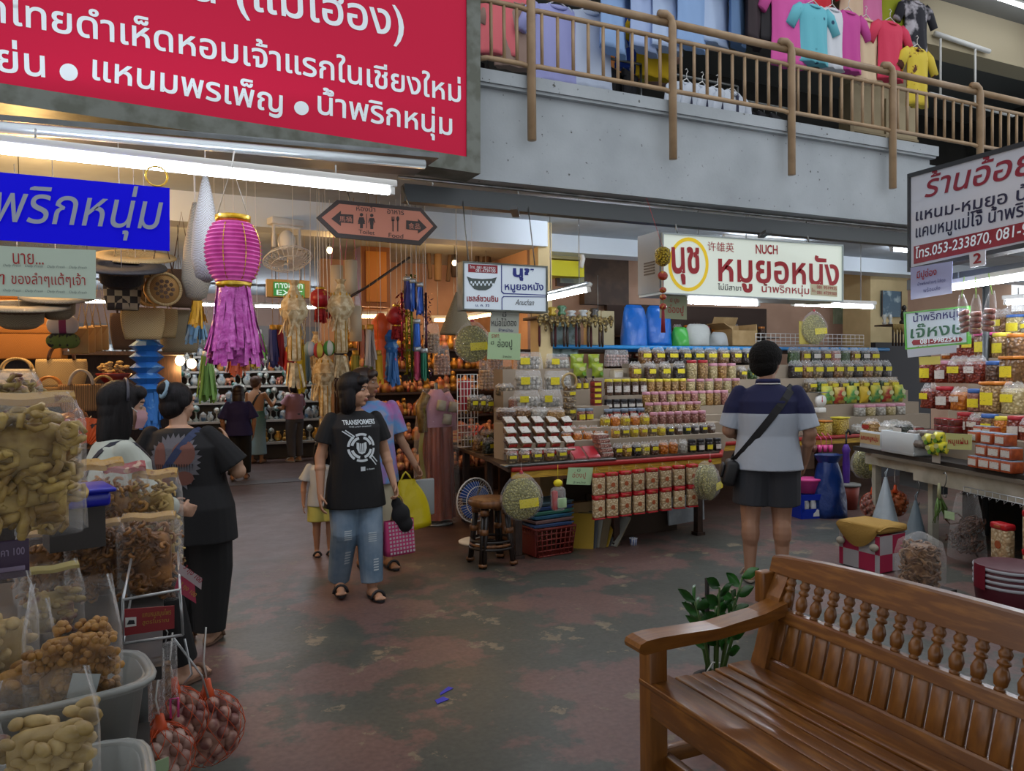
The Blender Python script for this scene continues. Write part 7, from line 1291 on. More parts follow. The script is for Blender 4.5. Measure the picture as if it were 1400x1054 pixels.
wpart('wire_frame',m,wire,t); m=MB(); P7 .poly(m,[(170,868),(238,858),(238,827),(170,832)],0,.004,.004); wpart('red_banner',m,M('red_banner','8c1820',.5),t); m=MB(); P7 .poly(m,[(171,856),(186,854),(186,842),(171,843)],0,.010); P7 .text(m,'แคบหมูสมุนไพร',(194,845),(233,841), 834,1,0,lift=.012); P7 .text(m,'สูตรโบราณ',(194,854),(230,850),846,1,0,lift=.012); P7 .poly(m,[(173,852),(184,851),(183,846),(176,846)],2,.013); wpart('lettering',m,[white,M('gold_letters','b08830',.5),ink],t)
for k,(pts,c,lb)in enumerate((([(238,806),(268,825),(266,797),(244,786)],'a83050','pink printed tag hanging off the aisle end bag'),([(243,783),(275, 806),(276,790),(246,770)],'b0a0a4','white and red striped tag above the pink printed tag'))):
 P_=Plane((.1,2.5-.03*k,.8),(0.2,-1,0)); m=MB(); P_.poly(m,pts,0,0,.002); t=thing('price_tag',lb, 'tag',P_.hit(*pts[0])); wpart('tag_card',m,M('tag_%d'%k,c,.5),t); m=MB(); P_.text(m,'3 ถุง 100',(pts[0][0]+5,pts[0][1]-5),(pts[1][0]-4,pts[1][1]-7),None,0,.01,lift=.003); wpart('lettering',m,MATS['gold_letters']if k==0 else redl, t)
for k,(px,py,D)in enumerate(((190,930,2.3),(208,935,2.35),(226,925,2.4))):
 p=at(px,py,D); t=thing('hanging_packet','clear packet of dried slices hanging under the wire shelf, %s from the tubs'%ORD[k],'packet',p,.3,'packets under the wire shelf'); m=MB(); m.rbox((0,0,-.02),(.035,.014,.14),.006); m.build('dried_slices',SN_['nuts'], t); m=MB(); m.rbox((0,0,0),(.075,.025,.22),.012); m.build('film_bag',clear, t); m=MB(); m.tube([(0,0,.1),(.01,0,.14),(0,0,.16)],.002,4); m.build('wire_hook',wire,t)
p=at(238,968,2.35); t=thing('plastic_clip','hot pink plastic clip among the hanging packets','clip',p); m=MB(); m.tube([(-.01,0,-.03),(-.01,0,.03),(.012,0,.03),(.012,0,-.03)],.004,6); m.build('clip_loop',hotpink,t)
for k,(px,py,D,n,R_,lb)in enumerate(((284,995,2.62,50,.098,'big orange net of pink shallots hanging nearest the aisle'),(238,985,2.45,40,.08,'orange net of shallots hanging beside the white tubs'),(219,1035,2.3,36,.075,'lowest orange net of garlic bulbs with green tag'))):net(lb,at(px,py,D),n,R_,.024,shal if k<2 else garl,onet,k+5,.3)
p=at(262,905,2.5); t=thing('hook_bracket','bent white wire hooks holding the shallot nets','hook',p); m=MB(); m.tube([p+V((-.06,0,.1)),p,p+V((.03,0,-.05)),p+V((.05,0,-.13))],.004,6); m.tube([p+V((-.02,0,.08)),p+V((.0,0,-.04)),p+V((-.05,0,-.10))],.004,6); wpart('bent_wire',m,wire,t)
p=at(214, 1050,2.2); m=MB(); m.box(p,(.07,.004,.04),.4); solo('green_tag',m,gp,'pale green tag on the lowest garlic net','tag')
# woven goods stall, lantern stall and ornament stall under the balcony
def bulb(label,p,power,col='ffc880',lit=True,r=.03,rope=True):
 t=thing('hanging_bulb',label,'lamp',p,0,'warm bulbs under the low ceiling'); m=MB(); m.ell((0,0,0),(r,r,r*1.15)); m.build('glass_globe',warmlight,t); m=MB(); m.cyl((0,0,r),(0,0,r+.04),.015,n=8); m.cyl((0,0,r+.04),(0,0,3.12-p[2]),.003,n=5); m.build('cord',black,t)
 l=point_light('warm_bulb_light',(p[0],p[1],p[2]-.06),power,srgb(col)[:3],.06); l.parent=t; l.matrix_parent_inverse=t.matrix_basis.inverted()
for k,(x,y,z,pw)in enumerate(((-.9,6.0,2.6,75),(-.8,9.5,2.7,35),(1.5,7.7,2.8,16),(3.1,8.4,2.85,22),(.5,8.6,2.85,16))):bulb('added warm fill bulb hung from the low ceiling, %s in from the woven goods'%ORD[k],(x,y,z),pw)  # bulbs added as warm fill for the area under the balcony
for k,(px,py)in enumerate(((246,493),(262,497))):p=AY(px,py,7.2); bulb('small glowing bulb low over the woven goods, %s from the bags'%ORD[k],p,6,r=.04)
for k,(a,b_,Y)in enumerate((((491,433),(526,433),9.4),((594,438),(626,438),9.6),((637,436),(671,430),9.0))):tube_lamp('warm tube lamp over the gold ornaments, %s from the aisle'%ORD[k],AY(*a,Y),AY(*b_,Y),True,group='warm tube lamps over the ornaments',strength=40)
tube_lamp('added warm fill tube hidden behind the blue sign, brightening the woven bags',(-1.5,5.0,2.46),(-.35,5.0,2.46),True,strength=26)  # tube added out of sight to brighten the woven goods
for k in range(3):tube_lamp('added cool fill tube over the far ornament stall, %s along'%ORD[k],(-1.4+k*1.4,13.9,2.75),(-.3+k*1.4,13.9,2.75),group='added fill tubes over the far ornament stall',strength=130)  # tubes added to make the far stall brighter
straw=M('woven_straw','b08850', .8,0,'94703c',150,'checker',.3,lo=.3,hi=.7); straw2=M('pale_rattan','b49c6c',.8,0,'988054',140,'checker',.3,lo=.3,hi=.7); dkstraw=M('dark_straw','5c4430',.8,0,'4c3828',150,'checker',.3,lo=.3,hi=.7); greyst=M('grey_straw','8c8068',.85,0,'786e58',160,'checker',.3,lo=.3,hi=.7); orst=M('amber_straw','96622a',.8,0, '825422',160,'checker',.3,lo=.3,hi=.7); blst=M('black_straw','1c1a1c',.7,bump=.3,bscale=60)
ws=thing('display_shelves','wooden stepped shelves of the woven goods stall','shelf',(-.9,6.3,0))
for z,y0,y1 in((.75,5.3,5.9),(1.05,5.9,6.4), (1.42,6.4,6.9),(1.75,6.9,7.3)):m=MB(); m.span((-2.3,y0,z-.03),(.12,y1,z)); wpart('shelf_board',m,wood_d,ws); m=MB(); m.span((-2.3,y1-.04,0),(.10,y1-.01,z-.03)); wpart('shelf_support',m,wood_d,ws)
def wbox(label,px,py,Y,w,h,d, mat):p=AY(px,py,Y); t=thing('woven_box',label,'box',p,random.uniform(-.1,.1)); m=MB(); m.rbox((0,0,h*.38),(w,d,h*.76),.015); m.build('box_body',mat,t); m=MB(); m.rbox((0,0,h*.86),(w*1.04,d*1.04,h*.26),.015); m.build('box_lid',mat,t)
wbox('amber woven box, lowest of the pile on the top shelf',34,492,7.0,.55,.27,.3,orst); wbox('amber woven box in the middle of the pile on the top shelf',36,456,7.0,.52, .20,.3,orst); wbox('amber woven box, topmost of the pile on the top shelf',20,430,7.05,.5,.15,.3,orst)
def hbag(label,px,py,Y,w,h,mat,hmat,kind='arch',d=.12,grp=None,hang=0,rz=0):
 p=AY(px,py,Y); t=thing('woven_bag',label,'bag',p,rz,grp); m=MB(); n=24
 m.grid(lambda u,v:(w/2*math.cos(2*PI*u)*(abs(math.cos(2*PI*u))**3+abs(math.sin(2*PI*u))**3)**(-1/3)*(.86+.2*math.sin(v*2.2)),d/2*math.sin(2*PI*u)*(1.05-.35*v),h*v),n,9,cu=True); m.f+=[tuple(range(n))[::-1],tuple(8*n+j for j in range(n))]; m.m+=[0,0]; m.sm+=[False,False]; m.build('bag_body',mat,t)
 for s_ in(-1,1):
  m=MB(); L=hang or h*.55; m.tube([(w*.26*math.cos(q),s_*d*.3,h*.97+L*math.sin(q))for q in[PI*j/12 for j in range(13)]]if not hang else[(-w*.3,s_*d*.2,h),(0,0,h+L),(w*.3,s_*d*.2,h)],.009 if not hang else.005,6); m.build('handle',hmat,t)
 return t
for a in(('white lace-edged basket bag with straw handles',24,532,6.15,.34,.14,M('white_lace','b0a898',.8,bump=.6,bscale=40),straw2),('pale lidded wicker bag with dark ring handle',85,530,6.1,.30,.20,straw2,M('dark_ring','4a2c18',.5)),('bright straw bag with orange wooden handle',68,556,5.8,.26,.13,straw,M('orange_wood','b87428',.4)),('little green beaded bag with pearl handle',26,558,5.75,.19,.09,M('green_beads','3c6448',.5,bump=.8,bscale=80),M('pearl','b8ac98',.3)),('striped straw bag with pearl handle beside the red bowl',112,562,5.75,.26,.18,M('striped_straw','a88050',.8,0,'6c4c28',30,'wave',.4, stretch=(1,0,0)),MATS['pearl']),('small plain straw bag behind the mask-wearing woman',142,556,5.9,.24,.14,straw,straw2),('red-brown woven bag under the green beaded one',40, 592,5.55,.26,.10,M('redbrown_straw','7c4024',.8,bump=.5,bscale=50),straw)):hbag(*a,grp='woven bags on the shelves')
p=AY(58,590,5.6); t=thing('open_basket','round open wicker basket in front of the straw bags','basket',p); m=MB(); m.lathe([(.09,0), (.13,.09),(.14,.10),(.125,.09),(.08,.01)],20); m.build('basket_wall',straw2,t); m=MB(); m.tube([(.135*math.cos(q),.135*math.sin(q),.1)for q in[2*PI*j/20 for j in range(20)]],.010,6,closed=True); m.build('basket_rim',straw2,t)
def elephant(label,px,py,Y,s):p=AY(px,py,Y); t=thing('wooden_elephant',label,'figurine',p,.4+random.random(),'carved wooden elephants',scale=s); m=MB(); m.ell((0,0,.14),(.10,.065,.07)); m.ell((.11,0, .19),(.05,.045,.05)); m.tube([(.15,0,.19),(.19,0,.13),(.20,0,.07),(.23,0,.05)],[.03,.022,.015,.01],8); [m.tube([(x,y,.11),(x, y,0)],[.03,.026],8)for x in(-.06,.06)for y in(-.035,.035)]; [m.ell((.09,y,.19),(.035,.012,.045))for y in(-.05,.05)]; m.build('carved_body',M('carved_teak','8c5a2c',.45, 0,'6a3e1c',12),t); m=MB(); [m.tube([(.145,y,.16),(.19,y*1.3,.15), (.21,y*1.3,.17)],[.007,.006,.003],6)for y in(-.02,.02)]; m.build('tusk',M('cream_tusk','b8ac90',.4),t)
for k,(px,py,Y,s)in enumerate(((70,622,5.4,1),(92,600,5.5,.8),(48,630,5.4,.7),(104,612,5.45,.7))):elephant('carved wooden elephant on the lowest shelf, %s one'%('largest','second largest','small first','small last')[k],px,py,Y,s)
p=AY(156,530,6.15); t=thing('red_bowl','red lacquer bowl heaped with pale wooden pieces','bowl',p); m=MB(); m.lathe([(.03,0),(.05,.02),(.12,.10),(.115,.105),(.04,.03)], 20); m.build('bowl_wall',M('red_lacquer','6c1418',.3),t); m=MB(); fill(m,'bean',40,(.085,.07, .10),9,.01,.025); m.xf(Matrix.Translation((0,0,.09))); o=m.build('wooden_pieces',straw2,t); o['kind']='stuff'
p=AY(118,612,5.4); t=thing('orange_fan','orange folding fan with dark pattern beside the white jacket','fan',p); m=MB(); m.grid(lambda u,v:((.03+.16*v)*math.cos(.6+u*2.0),-.01+.008*(int(u*19)%2),(.03+.16*v)*math.sin(.6+u*2.0)),20,5,smooth=False); m.build('fan_leaf',M('orange_paper','c85420',.6,0,'2c1c14',18,lo=.6,hi=.62),t)
for a in(('dark wide-brimmed straw hat hanging under the blue sign',166,366,5.0,.25,blst,.3),('grey-beige straw hat hanging under the pale notice',26,420,5.1,.26,greyst,.2),('second grey straw hat hanging beside the first under the pale notice',78,408,5.2,.2,greyst,.25),('pale straw hat hanging behind the dark wide-brimmed one',185,352,5.3,.24,straw2,.3)):
 p=AY(a[1],a[2],a[3]); t=thing('straw_hat',a[0],'hat',p,0,None,(a[6],0,0)); m=MB(); m.lathe([(a[4],.0),(a[4]*.98,.012),(a[4]*.5,.02),(a[4]*.46,-.09),(a[4]*.3,-.12),(.01,-.125)],26); m.build('hat_brim',a[5],t); m=MB(); m.lathe([(a[4]*.51,.012),(a[4]*.5,-.02),(a[4]*.48,-.03)],24,caps=False); m.build('hat_band',dkstraw,t); m=MB(); m.cyl((0,0,0),(0,.1,.8),.002,n=4); m.build('hanging_string',white,t)
for a in(('flat grey woven clutch with dark stitching hanging under the dark hat',168,424, 5.2,.20,.20,M('stitched_straw','9a8c70',.8,0,'2c2620',24,'checker',lo=.45,hi=.55),straw2),('gathered straw drawstring bag with orange flower motif',196,464,5.3,.24,.20,straw2,straw2),('straw drawstring bag beside the flower motif one',223,462,5.4,.17,.19,straw2,straw2),('dark brown straw bag behind the drawstring bags',175,478,5.6,.2,.24,dkstraw,dkstraw),('brown fabric bag behind the round rattan bags',250,420,5.7,.2,.26,dkstraw,dkstraw),('pale brown triangular bag hanging lowest beside the net bag',246,482,5.8,.26,.3,greyst,greyst),('small olive round-topped bag left of the round rattan bags',190,412,5.5,.15,.16,M('olive_straw','6a5830',.8,bump=.4),dkstraw)):hbag(*a,grp='woven bags hung from the stall roof',hang=.4,d=.09)
for k,(px,py,Y,mt)in enumerate(((222,396,5.2,straw),(205,398,5.5,greyst))):
 p=AY(px,py,Y); t=thing('round_bag',('round rattan bag with carved flower centre','round grey straw bag half behind the rattan one')[k],'bag', p,.3); m=MB(); m.cyl((0,-.04,0),(0,.04,0),.10,n=26); m.build('bag_body',mt,t); m=MB(); m.tube([(.098*math.cos(q),-.042,.098*math.sin(q))for q in[2*PI*j/26 for j in range(26)]],.010,6,closed=True); m.build('bag_rim',straw2,t); m=MB(); [m.prism([(c*math.cos(q)+.012*math.cos(s_),c*math.sin(q)+.012*math.sin(s_))for s_ in[-2*PI*i/8 for i in range(8)]],(0,-.044,0),(1,0,0),(0,0,1),.004)for c,nn in((.022,5),(.05,10))for q in[2*PI*j/nn for j in range(nn)]]; m.build('carved_pattern',dkstraw,t); m=MB(); m.tube([(-.07,0,.08),(0,0,.42),(.07,0,.08)],.005,5); m.build('shoulder_cord', dkstraw,t)
for k in range(4):p=AY(108+k*9.5,466-k*1.5,5.6+.1*k); t=thing('envelope_bag','tan leather envelope purse on long cords, %s from the pale notice'%ORD[k],'purse',p,.2,'tan envelope purses'); m=MB(); m.rbox((0,0,0),(.11, .03,.17),.01); m.build('purse_body',M('tan_leather','a8844c',.6),t); m=MB(); m.prism([(-.05,.08),(.05,.08),(0,.0)][::-1],(0,-.019,0),(1,0,0), (0,0,1),.004); m.build('purse_flap',M('tan_flap','94703c',.6),t); m=MB(); m.tube([(-.05,0,.08),(0,0,.4),(.05,0,.08)],.004,5); m.build('cord',straw2,t)
for k,(px,c)in enumerate(((76,'c0b8b0'),(86,'7c2c54'),(96,'b8b0ac'))):p=AY(px, 455,5.5); t=thing('cloth_charm','embroidered cloth charm bundle hanging beside the envelope purses, %s one'%ORD[k],'charm',p,0,'embroidered cloth charms'); m=MB(); m.ell((0, 0,.05),(.05,.03,.06)); m.build('cloth_puff',M('charm_%d'%k,c,.8),t); m=MB(); m.ell((0,0,-.05),(.055,.03,.05)); m.build('green_puff',M('charm_green','5c6c2c',.8,0,'1c1c1c', 20,lo=.5,hi=.55),t); m=MB(); m.tube([(0,0,.1),(0,0,.5)],.003,4); m.build('cord',white,t)
# lanterns
def fringe(m,z0,z1,r0,r1,n,seed,wdt=.02):
 rn=random.Random(seed)
 for k in range(n):a=rn.uniform(0,2*PI); r=r0*rn.uniform(.5,1); q=r1*rn.uniform(.5,1.1); L=rn.uniform(.7,1); tw=rn.uniform(-.6, .6); m.grid(lambda u,v:((r+(q-r)*v)*math.cos(a+tw*v)+(u-.5)*wdt*math.sin(a),(r+(q-r)*v)*math.sin(a+tw*v)-(u-.5)*wdt*math.cos(a),z0+(z1-z0)*v*L+.008*math.sin(v*18+a)),2,8)
pk=M('hot_pink_lantern_paper','e064b8',.5,0,'c8489c',8,emit=.10); pkf=M('magenta_foil_fringe','d868c8',.25,0,'b83ca4',20,bump=.6,bscale=40)
D=3.95; p=AD(319,345,D); t=thing('paper_lantern','hot pink ribbed paper lantern with magenta fringe hanging from the long tube lamp','lantern',p); m=MB(); m.lathe([(.075,.16)]+[(.075+.065*math.sin(PI*(j+.5)/30)**.55+(.006 if j%2 else-.006),.16-.32*(j+.5)/30)for j in range(30)]+[(.075,-.16)],28,smooth=False); m.build('paper_globe',pk,t); m=MB(); m.lathe([(.088,.155),(.09,.19),(.085,.19)],20,wob=.03); m.build('gold_band',brass,t); m=MB(); m.lathe([(.085,-.19),(.09,-.16),(.085,-.155)],20,wob=.03); m.build('gold_band',brass,t); m=MB(); [m.tube([((.075+.067*math.sin(PI*f)**.55)*math.cos(q),(.075+.067*math.sin(PI*f)**.55)*math.sin(q),.16-.32*f)for f in[j/14 for j in range(15)]],.003, 4)for q in(-1.2,-2.0,-.4)]; m.build('gold_seam',brass,t); m=MB(); fringe(m,-.17,-.60,.085,.14,230,1,.03); o=m.build('foil_fringe',pkf,t); m=MB(); m.tube([(-.08,0,.18),(0,0,.45),(.08,0,.18)],.003,4); m.tube([(0,0, .45),(.02,.1,.56)],.004,4); m.build('hanging_string',white,t)
for k,(px,py,D,c, L,lb)in enumerate(((283,500,5.2,'6c9440',.34,'green'),(296,470,5.6,'b8405c',.2,'rose'),(309,470,5.6,'b8a0a8',.2,'pale pink'),(322,484,5.5,'c8582c',.24,'orange'),(340,474,5.5,'c0a030',.24,'yellow'),(352,470,5.6,'5c9030',.2,'grass green'),(268,440,5.0,'6c98b8',.22,'sky blue'))):
 p=AD(px,py-14, D); t=thing('paper_tassel','%s paper tassel hanging behind and below the hot pink lantern'%lb,'tassel',p,0,'coloured paper tassels'); m=MB(); fringe(m,0,-L,.04,.07,46,k,.02); m.build('paper_fringe',M('tassel_'+lb.replace(' ','_'),c,.5),t); m=MB(); m.cyl((0,0,-.01),(0,0,.03),.03,n=10); m.cyl((0,0,.03),(0,0,3.12-p.z),.002,n=4); m.build('tie',white,t)
for k,(px,py, D,c,lb)in enumerate(((282,320,4.5,'b4b8bc','white crocheted net bag hanging beside the hot pink lantern'),(268,350,4.8,'b8ae98','cream bulging net bag with yellow tassel beside the white net bag'))):
 p=AD(px,py,D); t=thing('net_bag',lb,'bag',p); m=MB(); m.lathe([(.01,-.29), (.06,-.26),(.085,-.15),(.07,.05),(.03,.28),(.015,.34)],16,wob=.05); m.build('net_body',M('crochet_%d'%k,c,.9,0,'8c8a84',150,'checker',.8),t); m=MB(); m.cyl((0,0,.33),(0,0,2.95-p.z),.003,n=4); m.build('cord',white,t)
 if k:m=MB(); fringe(m,-.28,-.46,.03,.06,36,3,.016); m.build('yellow_tassel',M('yellow_fringe','d09a18', .6),t)
bl=M('blue_paper_lantern','2c70b8',.5,0,'7ca8d0',10,lo=.58,hi=.62); D=4.9; p=AD(201,512,D); t=thing('accordion_lantern','blue star-folded paper lantern hanging beside the mask-wearing woman','lantern',p); m=MB(); m.lathe([(.06,.24)]+[(.105 if j%2 else.06,.22-j*.035)for j in range(10)]+[(.08,-.12)],8,smooth=False); m.build('folded_paper',bl,t); m=MB(); fringe(m,-.10,-.36,.085,.08,40,5,.03); m.build('paper_strips',bl,t); m=MB(); m.cyl((0,0,.24),(0,0,3.1-p.z),.003, n=4); m.build('cord',white,t)
crm=M('cream_lanna_paper','d4c4a0',.5,0,'b09468',22,emit=.02); gold=M('gold_paper_trim','b0862c',.4,.4)
def lanna(label,px,py,D,s=1,mat=crm):
 p=AD(px,py, D); t=thing('folk_lantern',label,'lantern',p,random.random(),'cream folk lanterns',scale=s); m=MB(); m.lathe([(.05,.24),(.028,.20),(.05,.14),(.10,.07),(.118,.0),(.085,-.07),(.05,-.11)],8,smooth=False); m.build('star_body',mat,t); m=MB(); m.lathe([(.052,-.11), (.056,-.38),(.05,-.40)],8,smooth=False); m.build('column',mat,t); m=MB(); [m.prism([(-.03,0),(0,-.045),(.03,0),(0,.045)],(.108*math.cos(q),.108*math.sin(q),.0),(-math.sin(q),math.cos(q),0),(0,0,1),.006)for q in[j*PI/4 for j in range(8)]]; fringe(m,-.05,-.22,.11,.115,26,9, .012); m.build('paper_petal',mat,t); m=MB(); [m.tube([(.053*math.cos(q),.053*math.sin(q),-.12),(.057*math.cos(q),.057*math.sin(q),-.39)],.005,4)for q in[j*PI/4 for j in range(8)]]; [m.ell((.075*math.cos(q),.075*math.sin(q), .105),(.008,.008,.02))for q in[j*PI/4 for j in range(8)]]; m.build('gold_lattice',gold,t); m=MB(); fringe(m,-.42,-.62,.06,.07,24,4,.025); m.build('paper_tail',mat,t); m=MB(); m.cyl((0,0,.21),(0,0,(3.12-p.z)/s),.003,n=4); m.build('cord',white,t)
lanna('cream folk lantern hanging before the green exit sign',402,425,6.0); lanna('cream folk lantern hanging right of the red lantern',466,420,6.2,.95); lanna('cream folk lantern hung low behind the head of the woman in black tee', 444,510,6.6,.95); lanna('cream folk lantern near the striped balls, hung behind them',432,480,7.4,.8)
for k,(px,py,D)in enumerate(((461,385,6.6),(480,378,6.6),(486,440,6.6))):p=AD(px,py,D); t=thing('cylinder_lantern','white paper cylinder lantern on pink cords, %s of three'%ORD[k],'lantern',p,0,'white cylinder lanterns'); m=MB(); m.cyl((0,0,-.17),(0,0,.14),.055,n=16); m.build('paper_tube',M('white_lantern_paper','b8a890',.6,emit=.04),t); m=MB(); [m.cyl((x,0,.14),(x*.2,0,.55),.003,n=4)for x in(-.05,.05)]; m.build('cord',M('pink_cord','c07890',.6),t)
redl2=M('red_silk_lantern','a01824',.4,0,'b88428',16,lo=.6,hi=.63)
def chin(label,px,py,D,r,mat,tail=True):p=AD(px,py,D); t=thing('silk_lantern',label,'lantern',p,0,'silk lanterns'); m=MB(); m.lathe([(r*.45,r*.8),(r*.85,r*.5),(r,0),(r*.85,-r*.5),(r*.45,-r*.8)],14); m.build('silk_globe',mat,t); m=MB(); m.cyl((0,0,r*.78),(0,0,r),r*.4,n=12); m.cyl((0,0,-r*.95),(0,0,-r*.78),r*.4,n=12); m.build('gold_cap', brass,t); m=MB(); fringe(m,-r*.9,-r*2.2,r*.5,r*.55,50,7,r*.2); m.build('fringe',M('red_fringe','9c1c20',.7),t); m=MB(); m.cyl((0,0,r),(0,0,3.12-p.z),.003,n=4); m.build('cord',white,t)
chin('round red silk lantern with gold motif beside the exit sign',438,408,6.4,.095, redl2); chin('smaller red silk lantern half behind the round one',452,412,6.8,.075,redl2); chin('red lantern with a white disc hanging beside the tinsel garlands',543,432,6.8,.10,M('plain_red_silk','b02428',.4))
orl=M('orange_paper','c85420'); p=AD(521,470,6.9); t=thing('column_lantern','tall orange paper lantern with ruffled column beside the blue one','lantern',p); m=MB(); m.lathe([(.03,.28),(.09,.20),(.09,.12),(.06,.05)]+[(.07 if j%2 else.05,.03-j*.03)for j in range(14)],10); m.build('ruffled_column',M('orange_lantern','cc5020',.5,emit=.05),t); m=MB(); m.cyl((0,0,.28),(0,0,3.12-p.z),.003,n=4); m.build('cord',white,t)
p=AD(535,475,6.9); t=thing('column_lantern','blue paper column lantern beside the tall orange one','lantern',p); m=MB(); m.lathe([(.04,.16),(.08,.10),(.05,.05),(.075,.0),(.05,-.05)],8,smooth=False); m.build('folded_top',bl,t); m=MB(); fringe(m,-.04,-.36,.06,.07,50,8,.02); m.build('paper_strips',bl,t); m=MB(); m.cyl((0,0,.16),(0,0,3.12-p.z), .003,n=4); m.build('cord',white,t)
for k,(px,py,c,c2)in enumerate(((424,477,'7898a8','b0b0b0'),(436,479,'a83030','c8b040'),(450,476,'4c8c3c','c0c0b0'))):p=AD(px,py,6.2); t=thing('striped_ball','striped cloth ball hanging in the aisle, %s of three'%('blue and white','red and yellow','green and white')[k],'ornament',p,0,'striped cloth balls'); m=MB(); m.ell((0,0, 0),(.05,.05,.065),12,10); [m.m.__setitem__(i,1 if int(math.floor((math.atan2(sum(m.v[j][1]for j in f),sum(m.v[j][0]for j in f))+PI)/(PI/3)))%2 else 0)for i,f in enumerate(m.f)]; m.build('striped_cover',[M('ballA%d'%k,c,.6),M('ballB%d'%k,c2,.6)],t); m=MB(); m.cyl((0,0,.06),(.02-.02*k,0,3.12-p.z),.003,n=4); m.build('cord',white,t)
for k,(px,py,c,L)in enumerate(((506,470,'b0a49c',.36),(517,505,'c89a18',.26),(503,510,'4c7c34',.26),(486,505,'8c8430',.3),(411,490,'b0a020',.45),(395,500,'a01c28',.22),(373,470,'283478',.36),(382,470,'98202c',.36),(418,500,'5c7c88',.3),(495,470,'a87060',.3))):p=AD(px,py-20,6.5+.08*k); t=thing('cloth_tassel','%s hanging cloth tassel among the lanterns'%('white','golden yellow','green','olive','mustard','crimson','navy','dark red','slate blue','dusty pink')[k],'tassel',p,0, 'cloth tassels among the lanterns'); m=MB(); fringe(m,0,-L,.035,.05,36,k+20,.025); m.build('cloth_strips',M('ctass_%d'%k,c,.7),t); m=MB(); m.cyl((0,0,-.02),(0,0,.04),.03, n=10); m.cyl((0,0,.04),(0,0,3.12-p.z),.002,n=4); m.build('tie',gold,t)
rnd_=random.Random(11)
for k,(px,py,L,c,lb)in enumerate(((555,380,.85,'b0a020','yellow-gold tinsel garland'),(562,375,.95,'5c6c28','green-gold tinsel garland'),(549,400,.6,'9c2838','red tinsel garland'),(582,400,.75,'4c2838','dark wine tinsel garland'))):
 p=AD(px,py,6.6); t=thing('tinsel_garland',lb+' hanging at the aisle side of the lantern stall','garland',p,0,'tinsel garlands'); m=MB()
 for j in range(150):z=-L*rnd_.random(); a=rnd_.uniform(0,6.28); r=rnd_.uniform(.02, .055); o=V((r*math.cos(a),r*math.sin(a),z)); d=V((rnd_.uniform(-1,1),rnd_.uniform(-1,1),rnd_.uniform(-1,1)))*.022; e=V((rnd_.uniform(-1,1),rnd_.uniform(-1,1),rnd_.uniform(-1,1)))*.014; m.add([o-d,o+e,o+d],[(0,1,2)])
 m.tube([(0,0,0),(0,0,-L)], .012,6); o=m.build('tinsel',M('tinsel_%d'%k,c,.25,.7),t); o['kind']='stuff'; m=MB(); m.cyl((0,0,0),(0,0,3.12-p.z),.003,n=4); m.build('cord',white,t)
for k,(px,py,c)in enumerate(((564,405,'2c5cb8'),(574,410,'244ca0'),(570,460, '2c60b8'),(571,498,'a03050'),(580,500,'1c6c50'),(557,402,'30306c'))):p=AD(px,py,6.5); t=thing('foil_tube','%s foil tube tassel hanging in front of the tinsel'%('bright blue','deep blue','low blue','raspberry','sea green','indigo')[k],'tassel',p,0,'foil tube tassels'); m=MB(); fringe(m,.12,-.14,.03,.035,40,k+40,.014); m.build('foil_strips',M('foil_%d'%k,c,.3,.4),t); m=MB(); m.cyl((0,0,.11),(0,0,.15),.032,n=10); m.cyl((0,0,.15),(0,0,3.12-p.z),.002,n=4); m.build('silver_cap',wire,t)
p=AY(392,330,6.9); t=thing('wall_fan','white fan mounted below the white ceiling beam','fan',p,.3); m=MB(); m.tube([(-.12,0,-.06),(-.12,0,.13),(.12,0,.13),(.12,0,-.06)],.018,6); m.rbox((0,.02,.17),(.3,.12,.06),.01); m.build('bracket',white,t); m=MB(); m.ell((0,0,.0),(.075,.09,.10)); m.build('motor',white,t); R=Matrix.Rotation(1.18, 3,'X')@Matrix.Rotation(.25,3,'Y'); c=V((-.03,-.08,-.17)); m=MB()
for r_,y in((.21,0),(.15,-.05),(.06,-.07),(.17,.04)):m.tube([c+R@V((r_*math.cos(q),y,r_*math.sin(q)))for q in[2*PI*j/26 for j in range(26)]],.005 if r_>.2 else.003,5,closed=True)
for j in range(28):q=2*PI*j/28; m.tube([c+R@V((a*math.cos(q),y,a*math.sin(q)))for a,y in((.05, -.07),(.14,-.05),(.21,0),(.17,.04),(.06,.06))],.0022,4)
m.build('wire_grille',white,t)
for j in range(3):q0=j*2.094; m=MB(); m.grid(lambda u,v:c+R@V(((.02+.15*v)*math.cos(q0+(u-.5)*1.7),.03*(u-.5),(.02+.15*v)*math.sin(q0+(u-.5)*1.7))),7,5); m.build('blade',white,t)
EP=Plane((0,8.6,2.3),FN); eg=M('exit_green_glow','0c7c40',.4,emit=.5); t=board('exit_sign','green lit exit sign in a tan case behind the cream lantern',EP,[(374,404),(417,407),(417,388),(374,385)],eg,.05,None,None,lambda m:(EP.text(m,'ทางออก',(376,394),(414,395),387,0,.02),EP.text(m,'EXIT',(378,403),(413,405), 396,0,.02)),lamp_mat('exit_letter_glow','d8f0e0',1.0)); m=MB(); a,b_=EP.hit(365,404),EP.hit(425,386); m.span((a.x,8.61,a.z-.01),(b_.x,8.7,b_.z+.02)); wpart('case',m,M('tan_case','a08858',.6),t); m=MB(); [m.cyl((x,8.65,b_.z),(x,8.65,3.12),.006,n=5)for x in(a.x+.1,b_.x-.1)]; wpart('hanging_rod',m,steel,t)
